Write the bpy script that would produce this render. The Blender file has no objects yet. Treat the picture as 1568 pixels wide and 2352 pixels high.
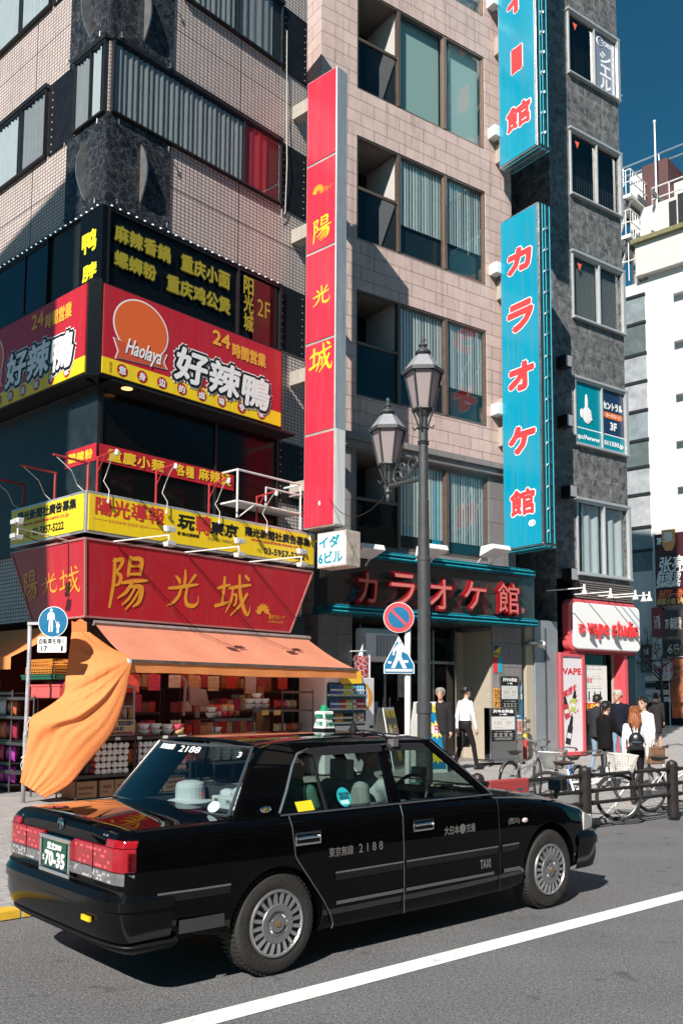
import bpy, bmesh, math, random
from mathutils import Vector as V, Matrix
import numpy as np
random.seed(7)
SC = bpy.context.scene
COL = SC.collection
rad = math.radians
sin, cos, pi = math.sin, math.cos, math.pi

# ---------------------------------------------------------------- camera
F_PX, C_Y, PITCH, ROLL, CAM_H = 2099.93, 1402.32, rad(5.4041), rad(.32201), 1.70   # measured on a 1568 x 2352 print
_r, _u = V((1, 0, 0)), V((0, -sin(PITCH), cos(PITCH)))
CF = V((0, cos(PITCH), sin(PITCH)))
CR = cos(ROLL) * _r + sin(ROLL) * _u
CU = -sin(ROLL) * _r + cos(ROLL) * _u
cam = bpy.data.cameras.new('camera')
cam.sensor_fit = 'VERTICAL'
cam.sensor_height = 36.0
cam.lens = F_PX / 2352 * 36
cam.shift_y = (C_Y - 1176) / 2352
cam.clip_start, cam.clip_end = .05, 6000
co = bpy.data.objects.new('camera', cam)
COL.objects.link(co)
mw = Matrix((CR, CU, -CF)).transposed().to_4x4()
mw.translation = V((0, 0, CAM_H))
co.matrix_world = mw
SC.camera = co

# ---------------------------------------------------------------- world, sun, exposure
SUN_EL = rad(37)
SUN_AZ = V((-.39, -.92, 0)).normalized()          # horizontal direction towards the sun
world = bpy.data.worlds.new('World')
SC.world = world
world.use_nodes = True
wn, wlk = world.node_tree.nodes, world.node_tree.links
bg = wn['Background']
sky = wn.new('ShaderNodeTexSky')
sky.sky_type = 'NISHITA'
sky.sun_disc = False
sky.sun_elevation = SUN_EL
sky.sun_rotation = math.atan2(SUN_AZ.x, SUN_AZ.y)
sky.air_density, sky.dust_density, sky.ozone_density = .8, .2, 2.0
tint = wn.new('ShaderNodeMixRGB')
tint.blend_type = 'MULTIPLY'
tint.inputs[0].default_value = 1
tint.inputs[2].default_value = (.20, .70, .72, 1)
wlk.new(sky.outputs[0], tint.inputs[1])
wlk.new(tint.outputs[0], bg.inputs[0])
bg.inputs[1].default_value = .07
sl = bpy.data.lights.new('sun', 'SUN')
sl.energy, sl.angle, sl.color = 5.0, rad(.5), (1, .955, .89)
so = bpy.data.objects.new('sun', sl)
COL.objects.link(so)
sd = V((SUN_AZ.x * cos(SUN_EL), SUN_AZ.y * cos(SUN_EL), sin(SUN_EL)))
so.rotation_euler = (-sd).to_track_quat('-Z', 'Y').to_euler()
SC.view_settings.view_transform = 'Standard'
SC.view_settings.look = 'None'
SC.view_settings.exposure = 0.62
SC.view_settings.gamma = 1.0

# ---------------------------------------------------------------- frames (local x along a face, local y into it, z up)
def ray(px, py): return (px - 784) / F_PX * CR - (py - C_Y) / F_PX * CU + CF
def G(px, py, z=.15):
    d = ray(px, py); t = (z - CAM_H) / d.z
    return V((0, 0, CAM_H)) + d * t
def D(px, py, Y):
    d = ray(px, py)
    return V((0, 0, CAM_H)) + d * (Y / d.y)
class Frame:
    def __init__(s, ox, oy, ang):
        a = rad(ang)
        s.o, s.dx, s.dy = V((ox, oy, 0)), V((sin(a), cos(a), 0)), V((-cos(a), sin(a), 0))
        s.rz = math.atan2(s.dx.y, s.dx.x)
    def at(s, px, py, ly=0):
        d = ray(px, py); o = s.o + s.dy * ly; c = V((0, 0, CAM_H))
        P = c + d * ((o - c).dot(s.dy) / d.dot(s.dy))
        q = P - s.o
        return q.dot(s.dx), P.z
    def w(s, x, y, z=0): return s.o + s.dx * x + s.dy * y + V((0, 0, z))
    def loc(s, P):
        q = V(P) - s.o
        return (q.dot(s.dx), q.dot(s.dy), q.z)
    def sub(s, x, y, dang):
        P = s.w(x, y); a = math.degrees(math.atan2(s.dx.x, s.dx.y)) + dang
        return Frame(P.x, P.y, a)
W0 = Frame(0, 0, 90)                 # world axes
FA = Frame(-4.18, 15.31, 42.4)       # corner building, street front
FB = Frame(-4.18, 15.31, 132.4)      # corner building, side street front
FC = Frame(-.54, 20.08, 54.5)        # karaoke building and grey building fronts
FT = Frame(-.933, 6.40, 48.7)        # taxi, origin under the rear axle
FR = Frame(-2.43, 7.18, 48.93)       # kerb line
RS = FA.sub(4.5, 0, 90)              # face of the red blade sign (x = outwards)
KS = FC.sub(5.55, 0, 90)             # face of the teal blade signs

# ---------------------------------------------------------------- materials
def lin(h):
    h = h.lstrip('#'); r = []
    for i in (0, 2, 4):
        c = int(h[i:i + 2], 16) / 255
        r.append(c / 12.92 if c <= .04045 else ((c + .055) / 1.055) ** 2.4)
    return tuple(r)
MATS = {}
def M(name, col=(.5, .5, .5), rough=.5, metal=0.0, var=.0, vscale=6.0, bump=0.0, bscale=80.0, coat=0.0, spec=.5, emit=0, trans=0, scratch=0):
    if name in MATS: return MATS[name]
    if isinstance(col, str): col = lin(col)
    m = bpy.data.materials.new(name); m.use_nodes = True
    nt = m.node_tree; N = nt.nodes; L = nt.links; b = N['Principled BSDF']
    b.inputs['Base Color'].default_value = (*col, 1)
    b.inputs['Roughness'].default_value = rough
    b.inputs['Metallic'].default_value = metal
    b.inputs['Specular IOR Level'].default_value = spec
    b.inputs['Coat Weight'].default_value = coat
    b.inputs['Coat Roughness'].default_value = .03
    tc = N.new('ShaderNodeTexCoord')
    if var:
        n = N.new('ShaderNodeTexNoise'); n.inputs['Scale'].default_value = vscale; n.inputs['Detail'].default_value = 6; n.inputs['Roughness'].default_value = .65
        L.new(tc.outputs['Object'], n.inputs['Vector'])
        mr = N.new('ShaderNodeMapRange'); mr.inputs[1].default_value = .25; mr.inputs[2].default_value = .75
        mr.inputs[3].default_value = 1 - var; mr.inputs[4].default_value = 1 + var
        L.new(n.outputs['Fac'], mr.inputs[0])
        mx = N.new('ShaderNodeMixRGB'); mx.blend_type = 'MULTIPLY'; mx.inputs[0].default_value = 1; mx.inputs[1].default_value = (*col, 1)
        L.new(mr.outputs[0], mx.inputs[2]); L.new(mx.outputs[0], b.inputs['Base Color'])
        m2 = N.new('ShaderNodeMapRange'); m2.inputs[3].default_value = max(0, rough - .12); m2.inputs[4].default_value = min(1, rough + .15)
        L.new(n.outputs['Fac'], m2.inputs[0]); L.new(m2.outputs[0], b.inputs['Roughness'])
    if scratch:                     # rain streaks and dust, drawn out along z
        mp = N.new('ShaderNodeMapping'); mp.inputs['Scale'].default_value = (7, 7, .45); L.new(tc.outputs['Object'], mp.inputs[0])
        ns_ = N.new('ShaderNodeTexNoise'); ns_.inputs['Scale'].default_value = 1.5; ns_.inputs['Detail'].default_value = 6; L.new(mp.outputs[0], ns_.inputs['Vector'])
        rs_ = N.new('ShaderNodeMapRange'); rs_.inputs[1].default_value = .48; rs_.inputs[2].default_value = .78; rs_.inputs[3].default_value = 0; rs_.inputs[4].default_value = scratch; L.new(ns_.outputs['Fac'], rs_.inputs[0])
        mg = N.new('ShaderNodeMixRGB'); mg.inputs[2].default_value = (.16, .14, .12, 1); mg.inputs[1].default_value = (*col, 1); L.new(rs_.outputs[0], mg.inputs[0])
        if b.inputs['Base Color'].links: L.new(b.inputs['Base Color'].links[0].from_socket, mg.inputs[1])
        L.new(mg.outputs[0], b.inputs['Base Color'])
    if bump:
        n2 = N.new('ShaderNodeTexNoise'); n2.inputs['Scale'].default_value = bscale; n2.inputs['Detail'].default_value = 3
        L.new(tc.outputs['Object'], n2.inputs['Vector'])
        bp = N.new('ShaderNodeBump'); bp.inputs['Strength'].default_value = bump; bp.inputs['Distance'].default_value = .02
        L.new(n2.outputs['Fac'], bp.inputs['Height']); L.new(bp.outputs[0], b.inputs['Normal'])
    if emit:
        b.inputs['Emission Color'].default_value = (*col, 1); b.inputs['Emission Strength'].default_value = emit
    if trans:                       # cloth that lets light through
        t = N.new('ShaderNodeBsdfTranslucent'); t.inputs[0].default_value = (*col, 1)
        ms = N.new('ShaderNodeMixShader'); ms.inputs[0].default_value = trans
        L.new(b.outputs[0], ms.inputs[1]); L.new(t.outputs[0], ms.inputs[2]); L.new(ms.outputs[0], N['Material Output'].inputs[0])
    MATS[name] = m
    return m
def glassm(name, tint, refl=1.0, see=1.0):
    """window pane: tinted see-through with fresnel reflection"""
    if name in MATS: return MATS[name]
    m = bpy.data.materials.new(name); m.use_nodes = True
    nt = m.node_tree; N = nt.nodes; L = nt.links; N.remove(N['Principled BSDF'])
    t = N.new('ShaderNodeBsdfTransparent'); t.inputs[0].default_value = (*tint, 1)
    g = N.new('ShaderNodeBsdfGlossy'); g.inputs['Roughness'].default_value = .01; g.inputs[0].default_value = (refl, refl, refl, 1)
    tc = N.new('ShaderNodeTexCoord'); n = N.new('ShaderNodeTexNoise'); n.inputs['Scale'].default_value = 1.6
    L.new(tc.outputs['Object'], n.inputs['Vector'])
    bp = N.new('ShaderNodeBump'); bp.inputs['Strength'].default_value = .06; bp.inputs['Distance'].default_value = .05
    L.new(n.outputs['Fac'], bp.inputs['Height']); L.new(bp.outputs[0], g.inputs['Normal'])
    fr = N.new('ShaderNodeLayerWeight'); fr.inputs[0].default_value = .5
    pw = N.new('ShaderNodeMath'); pw.operation = 'POWER'; pw.inputs[1].default_value = 4.0; L.new(fr.outputs['Facing'], pw.inputs[0])
    ad = N.new('ShaderNodeMath'); ad.operation = 'MULTIPLY_ADD'; ad.inputs[1].default_value = .85; ad.inputs[2].default_value = .06; ad.use_clamp = True
    L.new(pw.outputs[0], ad.inputs[0])
    ms = N.new('ShaderNodeMixShader'); L.new(ad.outputs[0], ms.inputs[0]); L.new(t.outputs[0], ms.inputs[1]); L.new(g.outputs[0], ms.inputs[2])
    L.new(ms.outputs[0], N['Material Output'].inputs[0])
    MATS[name] = m
    return m
def brickm(name, c1, c2, mortar, bw, rh, ms=.006, off=.5, var=.15, rough=.6, bump=.4, horiz=False, fine=0, fscale=150, rot=0, stain=0):
    """bricks, tiles, stone courses or pavers; walls map (x+y, z), floors map (x, y)"""
    m = bpy.data.materials.new(name); m.use_nodes = True
    nt = m.node_tree; N = nt.nodes; L = nt.links; b = N['Principled BSDF']
    tc = N.new('ShaderNodeTexCoord'); src = tc.outputs['Object']
    if rot:
        mp = N.new('ShaderNodeMapping'); mp.inputs['Rotation'].default_value = (0, 0, rot); L.new(src, mp.inputs[0]); src = mp.outputs[0]
    if not horiz:
        sp = N.new('ShaderNodeSeparateXYZ'); L.new(src, sp.inputs[0])
        ad = N.new('ShaderNodeMath'); L.new(sp.outputs[0], ad.inputs[0]); L.new(sp.outputs[1], ad.inputs[1])
        cb = N.new('ShaderNodeCombineXYZ'); L.new(ad.outputs[0], cb.inputs[0]); L.new(sp.outputs[2], cb.inputs[1]); vec = cb.outputs[0]
    else: vec = src
    br = N.new('ShaderNodeTexBrick'); L.new(vec, br.inputs['Vector'])
    br.offset = off; br.inputs['Scale'].default_value = 1
    br.inputs['Brick Width'].default_value = bw; br.inputs['Row Height'].default_value = rh
    br.inputs['Mortar Size'].default_value = ms; br.inputs['Mortar Smooth'].default_value = .1; br.inputs['Bias'].default_value = 0
    for k, c in (('Color1', c1), ('Color2', c2), ('Mortar', mortar)):
        br.inputs[k].default_value = (*(lin(c) if isinstance(c, str) else c), 1)
    n = N.new('ShaderNodeTexNoise'); n.inputs['Scale'].default_value = 1.3; n.inputs['Detail'].default_value = 8; n.inputs['Roughness'].default_value = .7
    L.new(tc.outputs['Object'], n.inputs['Vector'])
    mr = N.new('ShaderNodeMapRange'); mr.inputs[1].default_value = .25; mr.inputs[2].default_value = .75; mr.inputs[3].default_value = 1 - var; mr.inputs[4].default_value = 1 + var
    L.new(n.outputs['Fac'], mr.inputs[0])
    mx = N.new('ShaderNodeMixRGB'); mx.blend_type = 'MULTIPLY'; mx.inputs[0].default_value = 1
    L.new(br.outputs['Color'], mx.inputs[1]); L.new(mr.outputs[0], mx.inputs[2])
    out = mx.outputs[0]
    if fine:
        n3 = N.new('ShaderNodeTexNoise'); n3.inputs['Scale'].default_value = fscale; n3.inputs['Detail'].default_value = 2
        L.new(tc.outputs['Object'], n3.inputs['Vector'])
        m3 = N.new('ShaderNodeMapRange'); m3.inputs[1].default_value = .3; m3.inputs[2].default_value = .7; m3.inputs[3].default_value = 1 - fine; m3.inputs[4].default_value = 1 + fine
        L.new(n3.outputs['Fac'], m3.inputs[0])
        mx3 = N.new('ShaderNodeMixRGB'); mx3.blend_type = 'MULTIPLY'; mx3.inputs[0].default_value = 1
        L.new(out, mx3.inputs[1]); L.new(m3.outputs[0], mx3.inputs[2]); out = mx3.outputs[0]
    if stain:                        # rain streaks: noise stretched along z
        mp2 = N.new('ShaderNodeMapping'); mp2.inputs['Scale'].default_value = (5, 5, .35); L.new(tc.outputs['Object'], mp2.inputs[0])
        n4 = N.new('ShaderNodeTexNoise'); n4.inputs['Scale'].default_value = 1.2; n4.inputs['Detail'].default_value = 5; L.new(mp2.outputs[0], n4.inputs['Vector'])
        m4 = N.new('ShaderNodeMapRange'); m4.inputs[1].default_value = .5; m4.inputs[2].default_value = .8; m4.inputs[3].default_value = 1; m4.inputs[4].default_value = 1 - stain
        L.new(n4.outputs['Fac'], m4.inputs[0])
        mx4 = N.new('ShaderNodeMixRGB'); mx4.blend_type = 'MULTIPLY'; mx4.inputs[0].default_value = 1
        L.new(out, mx4.inputs[1]); L.new(m4.outputs[0], mx4.inputs[2]); out = mx4.outputs[0]
    L.new(out, b.inputs['Base Color'])
    b.inputs['Roughness'].default_value = rough
    bp = N.new('ShaderNodeBump'); bp.inputs['Strength'].default_value = bump; bp.inputs['Distance'].default_value = .01; bp.invert = True
    L.new(br.outputs['Fac'], bp.inputs['Height'])
    if fine:
        bp2 = N.new('ShaderNodeBump'); bp2.inputs['Strength'].default_value = .3; bp2.inputs['Distance'].default_value = .006
        L.new(n3.outputs['Fac'], bp2.inputs['Height']); L.new(bp.outputs[0], bp2.inputs['Normal']); L.new(bp2.outputs[0], b.inputs['Normal'])
    else: L.new(bp.outputs[0], b.inputs['Normal'])
    MATS[name] = m
    return m

# ---------------------------------------------------------------- mesh builder
GLY = {}
FONT_DG = None
def glyph(s):
    if s in GLY: return GLY[s]
    c = bpy.data.curves.new('t', 'FONT'); c.body = s; c.resolution_u = 2; c.align_x = 'CENTER'; c.space_line = .85
    o = bpy.data.objects.new('t', c); COL.objects.link(o)
    dg = bpy.context.evaluated_depsgraph_get()
    me = bpy.data.meshes.new_from_object(o.evaluated_get(dg))
    vs = [(v.co.x, v.co.y) for v in me.vertices]; fs = [tuple(p.vertices) for p in me.polygons]
    if not vs: vs, fs = [(0, 0), (1, 0), (1, 1)], []
    x0, x1 = min(v[0] for v in vs), max(v[0] for v in vs); y0, y1 = min(v[1] for v in vs), max(v[1] for v in vs)
    dx, dy = max(x1 - x0, 1e-4), max(y1 - y0, 1e-4)
    r = ([((x - x0) / dx, (y - y0) / dy) for x, y in vs], fs, dx / dy)
    bpy.data.objects.remove(o); bpy.data.meshes.remove(me); bpy.data.curves.remove(c)
    GLY[s] = r
    return r
class MB:
    def __init__(s): s.v = []; s.f = []; s.m = []; s.ms = []; s.rec = []
    def mi(s, m):
        if m not in s.ms: s.ms.append(m)
        return s.ms.index(m)
    def add(s, vs, fs, m):
        n = len(s.v); k = s.mi(m); s.v += [tuple(v) for v in vs]
        for f in fs: s.f.append(tuple(i + n for i in f)); s.m.append(k)
        return s
    def box(s, x0, x1, y0, y1, z0, z1, m):
        if x0 > x1: x0, x1 = x1, x0
        if y0 > y1: y0, y1 = y1, y0
        if z0 > z1: z0, z1 = z1, z0
        return s.add([(x0, y0, z0), (x1, y0, z0), (x1, y1, z0), (x0, y1, z0), (x0, y0, z1), (x1, y0, z1), (x1, y1, z1), (x0, y1, z1)],
                     [(0, 3, 2, 1), (4, 5, 6, 7), (0, 1, 5, 4), (1, 2, 6, 5), (2, 3, 7, 6), (3, 0, 4, 7)], m)
    def quad(s, a, b, c, d, m): return s.add([a, b, c, d], [(0, 1, 2, 3)], m)
    def poly(s, pts, m): return s.add(pts, [tuple(range(len(pts)))], m)
    def prism(s, pts, d, m):
        """polygon (3-D points) pushed along vector d"""
        n = len(pts); d = V(d); a = [V(p) for p in pts]
        return s.add(a + [p + d for p in a], [tuple(range(n - 1, -1, -1)), tuple(range(n, 2 * n))] + [(i, (i + 1) % n, n + (i + 1) % n, n + i) for i in range(n)], m)
    def plate(s, pts, y0, y1, m):
        """polygon in (x, z) between depths y0 (front) and y1"""
        return s.prism([(x, y0, z) for x, z in pts], (0, y1 - y0, 0), m)
    def tube(s, pts, r, m, n=8, cap=True):
        P = [V(p) for p in pts]; k = len(P)
        R = r if isinstance(r, (list, tuple)) else [r] * k
        vs = []; prev = None
        for i, p in enumerate(P):
            t = (P[min(i + 1, k - 1)] - P[max(i - 1, 0)])
            if t.length < 1e-9: t = V((0, 0, 1))
            t.normalize()
            if prev is None: u = t.orthogonal().normalized()
            else:
                u = prev - t * prev.dot(t)
                u = u.normalized() if u.length > 1e-6 else t.orthogonal().normalized()
            prev = u; w = t.cross(u)
            for j in range(n):
                a = 2 * pi * j / n; vs.append(p + (u * cos(a) + w * sin(a)) * R[i])
        fs = [(i * n + j, i * n + (j + 1) % n, (i + 1) * n + (j + 1) % n, (i + 1) * n + j) for i in range(k - 1) for j in range(n)]
        if cap: fs += [tuple(range(n - 1, -1, -1)), tuple(range((k - 1) * n, k * n))]
        return s.add(vs, fs, m)
    def lathe(s, prof, m, c=(0, 0, 0), n=16, axis='z', a0=0, cap=True):
        """profile of (radius, height) about an axis through c"""
        vs = []; c = V(c)
        for r, h in prof:
            for j in range(n):
                a = a0 + 2 * pi * j / n; x, y = r * cos(a), r * sin(a)
                vs.append(c + (V((x, y, h)) if axis == 'z' else V((x, h, y)) if axis == 'y' else V((h, x, y))))
        k = len(prof)
        fs = [(i * n + j, i * n + (j + 1) % n, (i + 1) * n + (j + 1) % n, (i + 1) * n + j) for i in range(k - 1) for j in range(n)]
        if axis == 'y': fs = [f[::-1] for f in fs]
        if cap and prof[0][0] > 1e-6: fs.append(tuple(range(n - 1, -1, -1)))
        if cap and prof[-1][0] > 1e-6: fs.append(tuple(range((k - 1) * n, k * n)))
        return s.add(vs, fs, m)
    def ball(s, c, r, m, n=10, k=7):
        if not isinstance(r, (list, tuple)): r = (r, r, r)
        vs = []; fs = []
        for i in range(k + 1):
            t = pi * i / k
            for j in range(n):
                a = 2 * pi * j / n; vs.append((c[0] + r[0] * sin(t) * cos(a), c[1] + r[1] * sin(t) * sin(a), c[2] + r[2] * cos(t)))
        for i in range(k):
            for j in range(n): fs.append((i * n + j, (i + 1) * n + j, (i + 1) * n + (j + 1) % n, i * n + (j + 1) % n))
        return s.add(vs, fs, m)
    def grid(s, fn, nu, nv, m, flip=False):
        vs = [fn(i / nu, j / nv) for j in range(nv + 1) for i in range(nu + 1)]
        fs = []
        for j in range(nv):
            for i in range(nu):
                a = j * (nu + 1) + i; f = (a, a + 1, a + nu + 2, a + nu + 1)
                fs.append(f[::-1] if flip else f)
        return s.add(vs, fs, m)
    def text(s, body, x0, z0, x1, z1, y, m, bold=0, shear=0, xf=None, keep=False, step=.0006, rnd=6):
        """lettering stretched into a box of the (x, z) plane, standing just before depth y"""
        g, fs, asp = glyph(body); r0 = (len(s.v), len(s.f))
        if keep:                     # keep the letters' own proportions, centred
            w = (z1 - z0) * asp; cx = (x0 + x1) / 2
            if w < x1 - x0: x0, x1 = cx - w / 2, cx + w / 2
        offs = [(0, 0)] + ([(bold * cos(2 * pi * k / rnd + .4), bold * sin(2 * pi * k / rnd + .4)) for k in range(rnd)] if bold else [])
        for k, (ox, oz) in enumerate(offs):
            d = step * (1 + k); vs = []
            for gx, gz in g:
                x = x0 + (x1 - x0) * gx + shear * (gz - .5) * (z1 - z0) + ox; z = z0 + (z1 - z0) * gz + oz
                vs.append(xf(x, z, d) if xf else (x, y - d, z))
            s.add(vs, fs, m)
        s.rec.append((*r0, len(s.v), len(s.f)))
        return s
    def ribbon(s, strokes, x0, z0, x1, z1, y, m, step=.0007, wk=1.0, xf=None):
        """brush strokes: lists of (u, v, width) in a unit box"""
        r0 = (len(s.v), len(s.f))
        for k, st in enumerate(strokes):
            P = []
            for a, b in zip(st[:-1], st[1:]):
                for i in range(4): t = i / 4; P.append([a[j] + (b[j] - a[j]) * t for j in range(3)])
            P.append(list(st[-1])); n = len(P)
            for _ in range(2):
                P = [P[0]] + [[(P[i - 1][j] + 2 * P[i][j] + P[i + 1][j]) / 4 for j in range(3)] for i in range(1, n - 1)] + [P[-1]]
            X, Z = x1 - x0, z1 - z0
            pt = [(x0 + p[0] * X, z0 + p[1] * Z, p[2] * Z * wk / 2) for p in P]
            vs = []
            for i in range(n):
                a, b = pt[max(i - 1, 0)], pt[min(i + 1, n - 1)]
                dx, dz = b[0] - a[0], b[1] - a[1]; l = math.hypot(dx, dz) or 1; nx, nz = -dz / l, dx / l
                for q in (-1, 1):
                    x, z = pt[i][0] + q * nx * pt[i][2], pt[i][1] + q * nz * pt[i][2]
                    d = step * (1 + k); vs.append(xf(x, z, d) if xf else (x, y - d, z))
            s.add(vs, [(2 * i, 2 * i + 2, 2 * i + 3, 2 * i + 1) for i in range(n - 1)], m)
            for e in (0, n - 1):     # rounded stroke ends
                cx, cz, r = pt[e]; d = step * (1 + k) + .0002
                vs = [(cx + r * cos(a), cz + r * sin(a)) for a in [2 * pi * j / 10 for j in range(10)]]
                s.add([xf(x, z, d) if xf else (x, y - d, z) for x, z in vs], [tuple(range(10))], m)
        s.rec.append((*r0, len(s.v), len(s.f)))
        return s
    def xform(s, fn):
        s.v = [tuple(fn(V(v))) for v in s.v]; return s
    def join(s, o):
        n = len(s.v); s.v += o.v
        for f, k in zip(o.f, o.m): s.f.append(tuple(i + n for i in f)); s.m.append(s.mi(o.ms[k]))
        return s

OFF = {}
def raw_mesh(name, mb, off=(0, 0, 0), smooth=False, recalc=False):
    me = bpy.data.meshes.new(name)
    o = V(off)
    me.from_pydata([tuple(V(v) - o) for v in mb.v], [], mb.f)
    for m in mb.ms: me.materials.append(m)
    me.polygons.foreach_set('material_index', mb.m)
    if recalc:
        bm = bmesh.new(); bm.from_mesh(me); bmesh.ops.recalc_face_normals(bm, faces=bm.faces); bm.to_mesh(me); bm.free()
    if smooth: me.polygons.foreach_set('use_smooth', [True] * len(me.polygons))
    me.update()
    return me
def thing(name, label, cat, fr=W0, loc=(0, 0, 0), group=None):
    o = bpy.data.objects.new(name, None); COL.objects.link(o)
    o.empty_display_size = .1
    o.location = fr.w(*loc); o.rotation_euler = (0, 0, fr.rz)
    o['label'] = label; o['category'] = cat
    if group: o['group'] = group
    OFF[o.name] = tuple(loc)
    return o
def words(mb):
    """lettering split into its separate words: neighbouring characters stay together"""
    cl = []
    for v0, f0, v1, f1 in mb.rec:
        P = np.array(mb.v[v0:v1]); lo, hi = P.min(0), P.max(0); e = np.sort(hi - lo)[1] * .28 + .004
        hit = [c for c in cl if np.all(c[0] - e < hi) and np.all(lo - e < c[1])]
        n = [lo, hi, [(f0, f1)]]
        for c in hit: n = [np.minimum(n[0], c[0]), np.maximum(n[1], c[1]), n[2] + c[2]]; cl = [k for k in cl if k is not c]
        cl.append(n)
    own = {}
    for i, c in enumerate(cl):
        for a, b in c[2]:
            for f in range(a, b): own[f] = i
    out = [MB() for _ in cl]; mp = [{} for _ in cl]
    for f, face in enumerate(mb.f):
        i = own.get(f, 0); o = out[i]; q = []
        for v in face:
            if v not in mp[i]: mp[i][v] = len(o.v); o.v.append(mb.v[v])
            q.append(mp[i][v])
        o.f.append(tuple(q)); o.m.append(o.mi(mb.ms[mb.m[f]]))
    return out
def part(name, mb, parent, smooth=False, bev=0, label=None, recalc=False, seg=2):
    if name == 'lettering' and len(mb.rec) > 1:
        w = words(mb)
        if len(w) > 1: return [part(name, k, parent, smooth, bev, label, recalc, seg) for k in w][0]
    off = OFF[parent.name]
    o = bpy.data.objects.new(name, raw_mesh(name, mb, off, smooth, recalc)); COL.objects.link(o)
    o.parent = parent
    OFF[o.name] = off
    if label: o['label'] = label
    if bev: bevel(o, bev, seg)
    return o
def bevel(o, w, seg=2):
    md = o.modifiers.new('edge', 'BEVEL'); md.width = w; md.segments = seg; md.limit_method = 'ANGLE'; md.angle_limit = rad(40)
    if len(o.data.polygons): md.harden_normals = False
def single(name, mb, label=None, cat=None, fr=W0, loc=(0, 0, 0), kind=None, group=None, smooth=False, bev=0, recalc=False):
    o = bpy.data.objects.new(name, raw_mesh(name, mb, loc, smooth, recalc)); COL.objects.link(o)
    o.location = fr.w(*loc); o.rotation_euler = (0, 0, fr.rz)
    if label: o['label'] = label
    if cat: o['category'] = cat
    if group: o['group'] = group
    if kind: o['kind'] = kind
    OFF[o.name] = tuple(loc)
    if bev: bevel(o, bev)
    return o
def copy_tree(o, parent=None):
    c = o.copy(); COL.objects.link(c)
    if parent: c.parent = parent
    OFF[c.name] = OFF.get(o.name, (0, 0, 0))
    for ch in list(o.children): copy_tree(ch, c)
    return c
def wall_holes(mb, X0, X1, Z0, Z1, holes, m, depth=.12, y=0, mr=None):
    """a wall face at depth y with rectangular openings and their reveals"""
    xs = sorted({X0, X1, *[h[0] for h in holes], *[h[1] for h in holes]}); zs = sorted({Z0, Z1, *[h[2] for h in holes], *[h[3] for h in holes]})
    for a, b in zip(xs[:-1], xs[1:]):
        for c, d in zip(zs[:-1], zs[1:]):
            cx, cz = (a + b) / 2, (c + d) / 2
            if any(h[0] < cx < h[1] and h[2] < cz < h[3] for h in holes): continue
            mb.quad((a, y, c), (b, y, c), (b, y, d), (a, y, d), m)
    for x0, x1, z0, z1 in holes:
        q = mr or m
        mb.quad((x0, y, z0), (x0, y + depth, z0), (x0, y + depth, z1), (x0, y, z1), q)
        mb.quad((x1, y, z0), (x1, y, z1), (x1, y + depth, z1), (x1, y + depth, z0), q)
        mb.quad((x0, y, z1), (x0, y + depth, z1), (x1, y + depth, z1), (x1, y, z1), q)
        mb.quad((x0, y, z0), (x1, y, z0), (x1, y + depth, z0), (x0, y + depth, z0), q)
def frame_mb(mb, x0, x1, z0, z1, y0, y1, w, m, mull=()):
    mb.box(x0, x1, y0, y1, z0, z0 + w, m); mb.box(x0, x1, y0, y1, z1 - w, z1, m)
    mb.box(x0, x0 + w, y0, y1, z0 + w, z1 - w, m); mb.box(x1 - w, x1, y0, y1, z0 + w, z1 - w, m)
    for x in mull: mb.box(x - w / 2, x + w / 2, y0, y1, z0 + w, z1 - w, m)
# ================================================================ materials used all over
ASPH = M('asphalt', (.085, .083, .085), .85)
def _asphalt(m):
    nt = m.node_tree; N = nt.nodes; L = nt.links; b = N['Principled BSDF']; tc = N.new('ShaderNodeTexCoord')
    def noise(sc, lo, hi, a, c, det=3, mapping=None):
        n = N.new('ShaderNodeTexNoise'); n.inputs['Scale'].default_value = sc; n.inputs['Detail'].default_value = det; n.inputs['Roughness'].default_value = .6
        if mapping:
            mp = N.new('ShaderNodeMapping'); mp.inputs['Rotation'].default_value = (0, 0, FR.rz * -1); mp.inputs['Scale'].default_value = mapping
            L.new(tc.outputs['Object'], mp.inputs[0]); L.new(mp.outputs[0], n.inputs['Vector'])
        else: L.new(tc.outputs['Object'], n.inputs['Vector'])
        r = N.new('ShaderNodeMapRange'); r.inputs[1].default_value = lo; r.inputs[2].default_value = hi; r.inputs[3].default_value = a; r.inputs[4].default_value = c
        L.new(n.outputs['Fac'], r.inputs[0]); return r.outputs[0], n
    col = None
    f1, n1 = noise(75, .35, .68, .42, 1.72); f2, _ = noise(.9, .3, .7, .86, 1.12, 6); f3, _ = noise(1.0, .55, .75, 1, .82, 6, (.12, 2.2, 1)); f4, _ = noise(3.2, .64, .72, 1, .58, 2)
    f5, _ = noise(28, .3, .7, .8, 1.2); f6, _ = noise(130, .66, .74, 1, 3.2, 1)
    col = f1
    for f in (f2, f3, f4, f5, f6):
        mm = N.new('ShaderNodeMath'); mm.operation = 'MULTIPLY'; L.new(col, mm.inputs[0]); L.new(f, mm.inputs[1]); col = mm.outputs[0]
    mx = N.new('ShaderNodeMixRGB'); mx.blend_type = 'MULTIPLY'; mx.inputs[0].default_value = 1; mx.inputs[1].default_value = (.135, .132, .134, 1)
    L.new(col, mx.inputs[2]); L.new(mx.outputs[0], b.inputs['Base Color'])
    bp = N.new('ShaderNodeBump'); bp.inputs['Strength'].default_value = .55; bp.inputs['Distance'].default_value = .012; L.new(n1.outputs['Fac'], bp.inputs['Height']); L.new(bp.outputs[0], b.inputs['Normal'])
_asphalt(ASPH)
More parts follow.
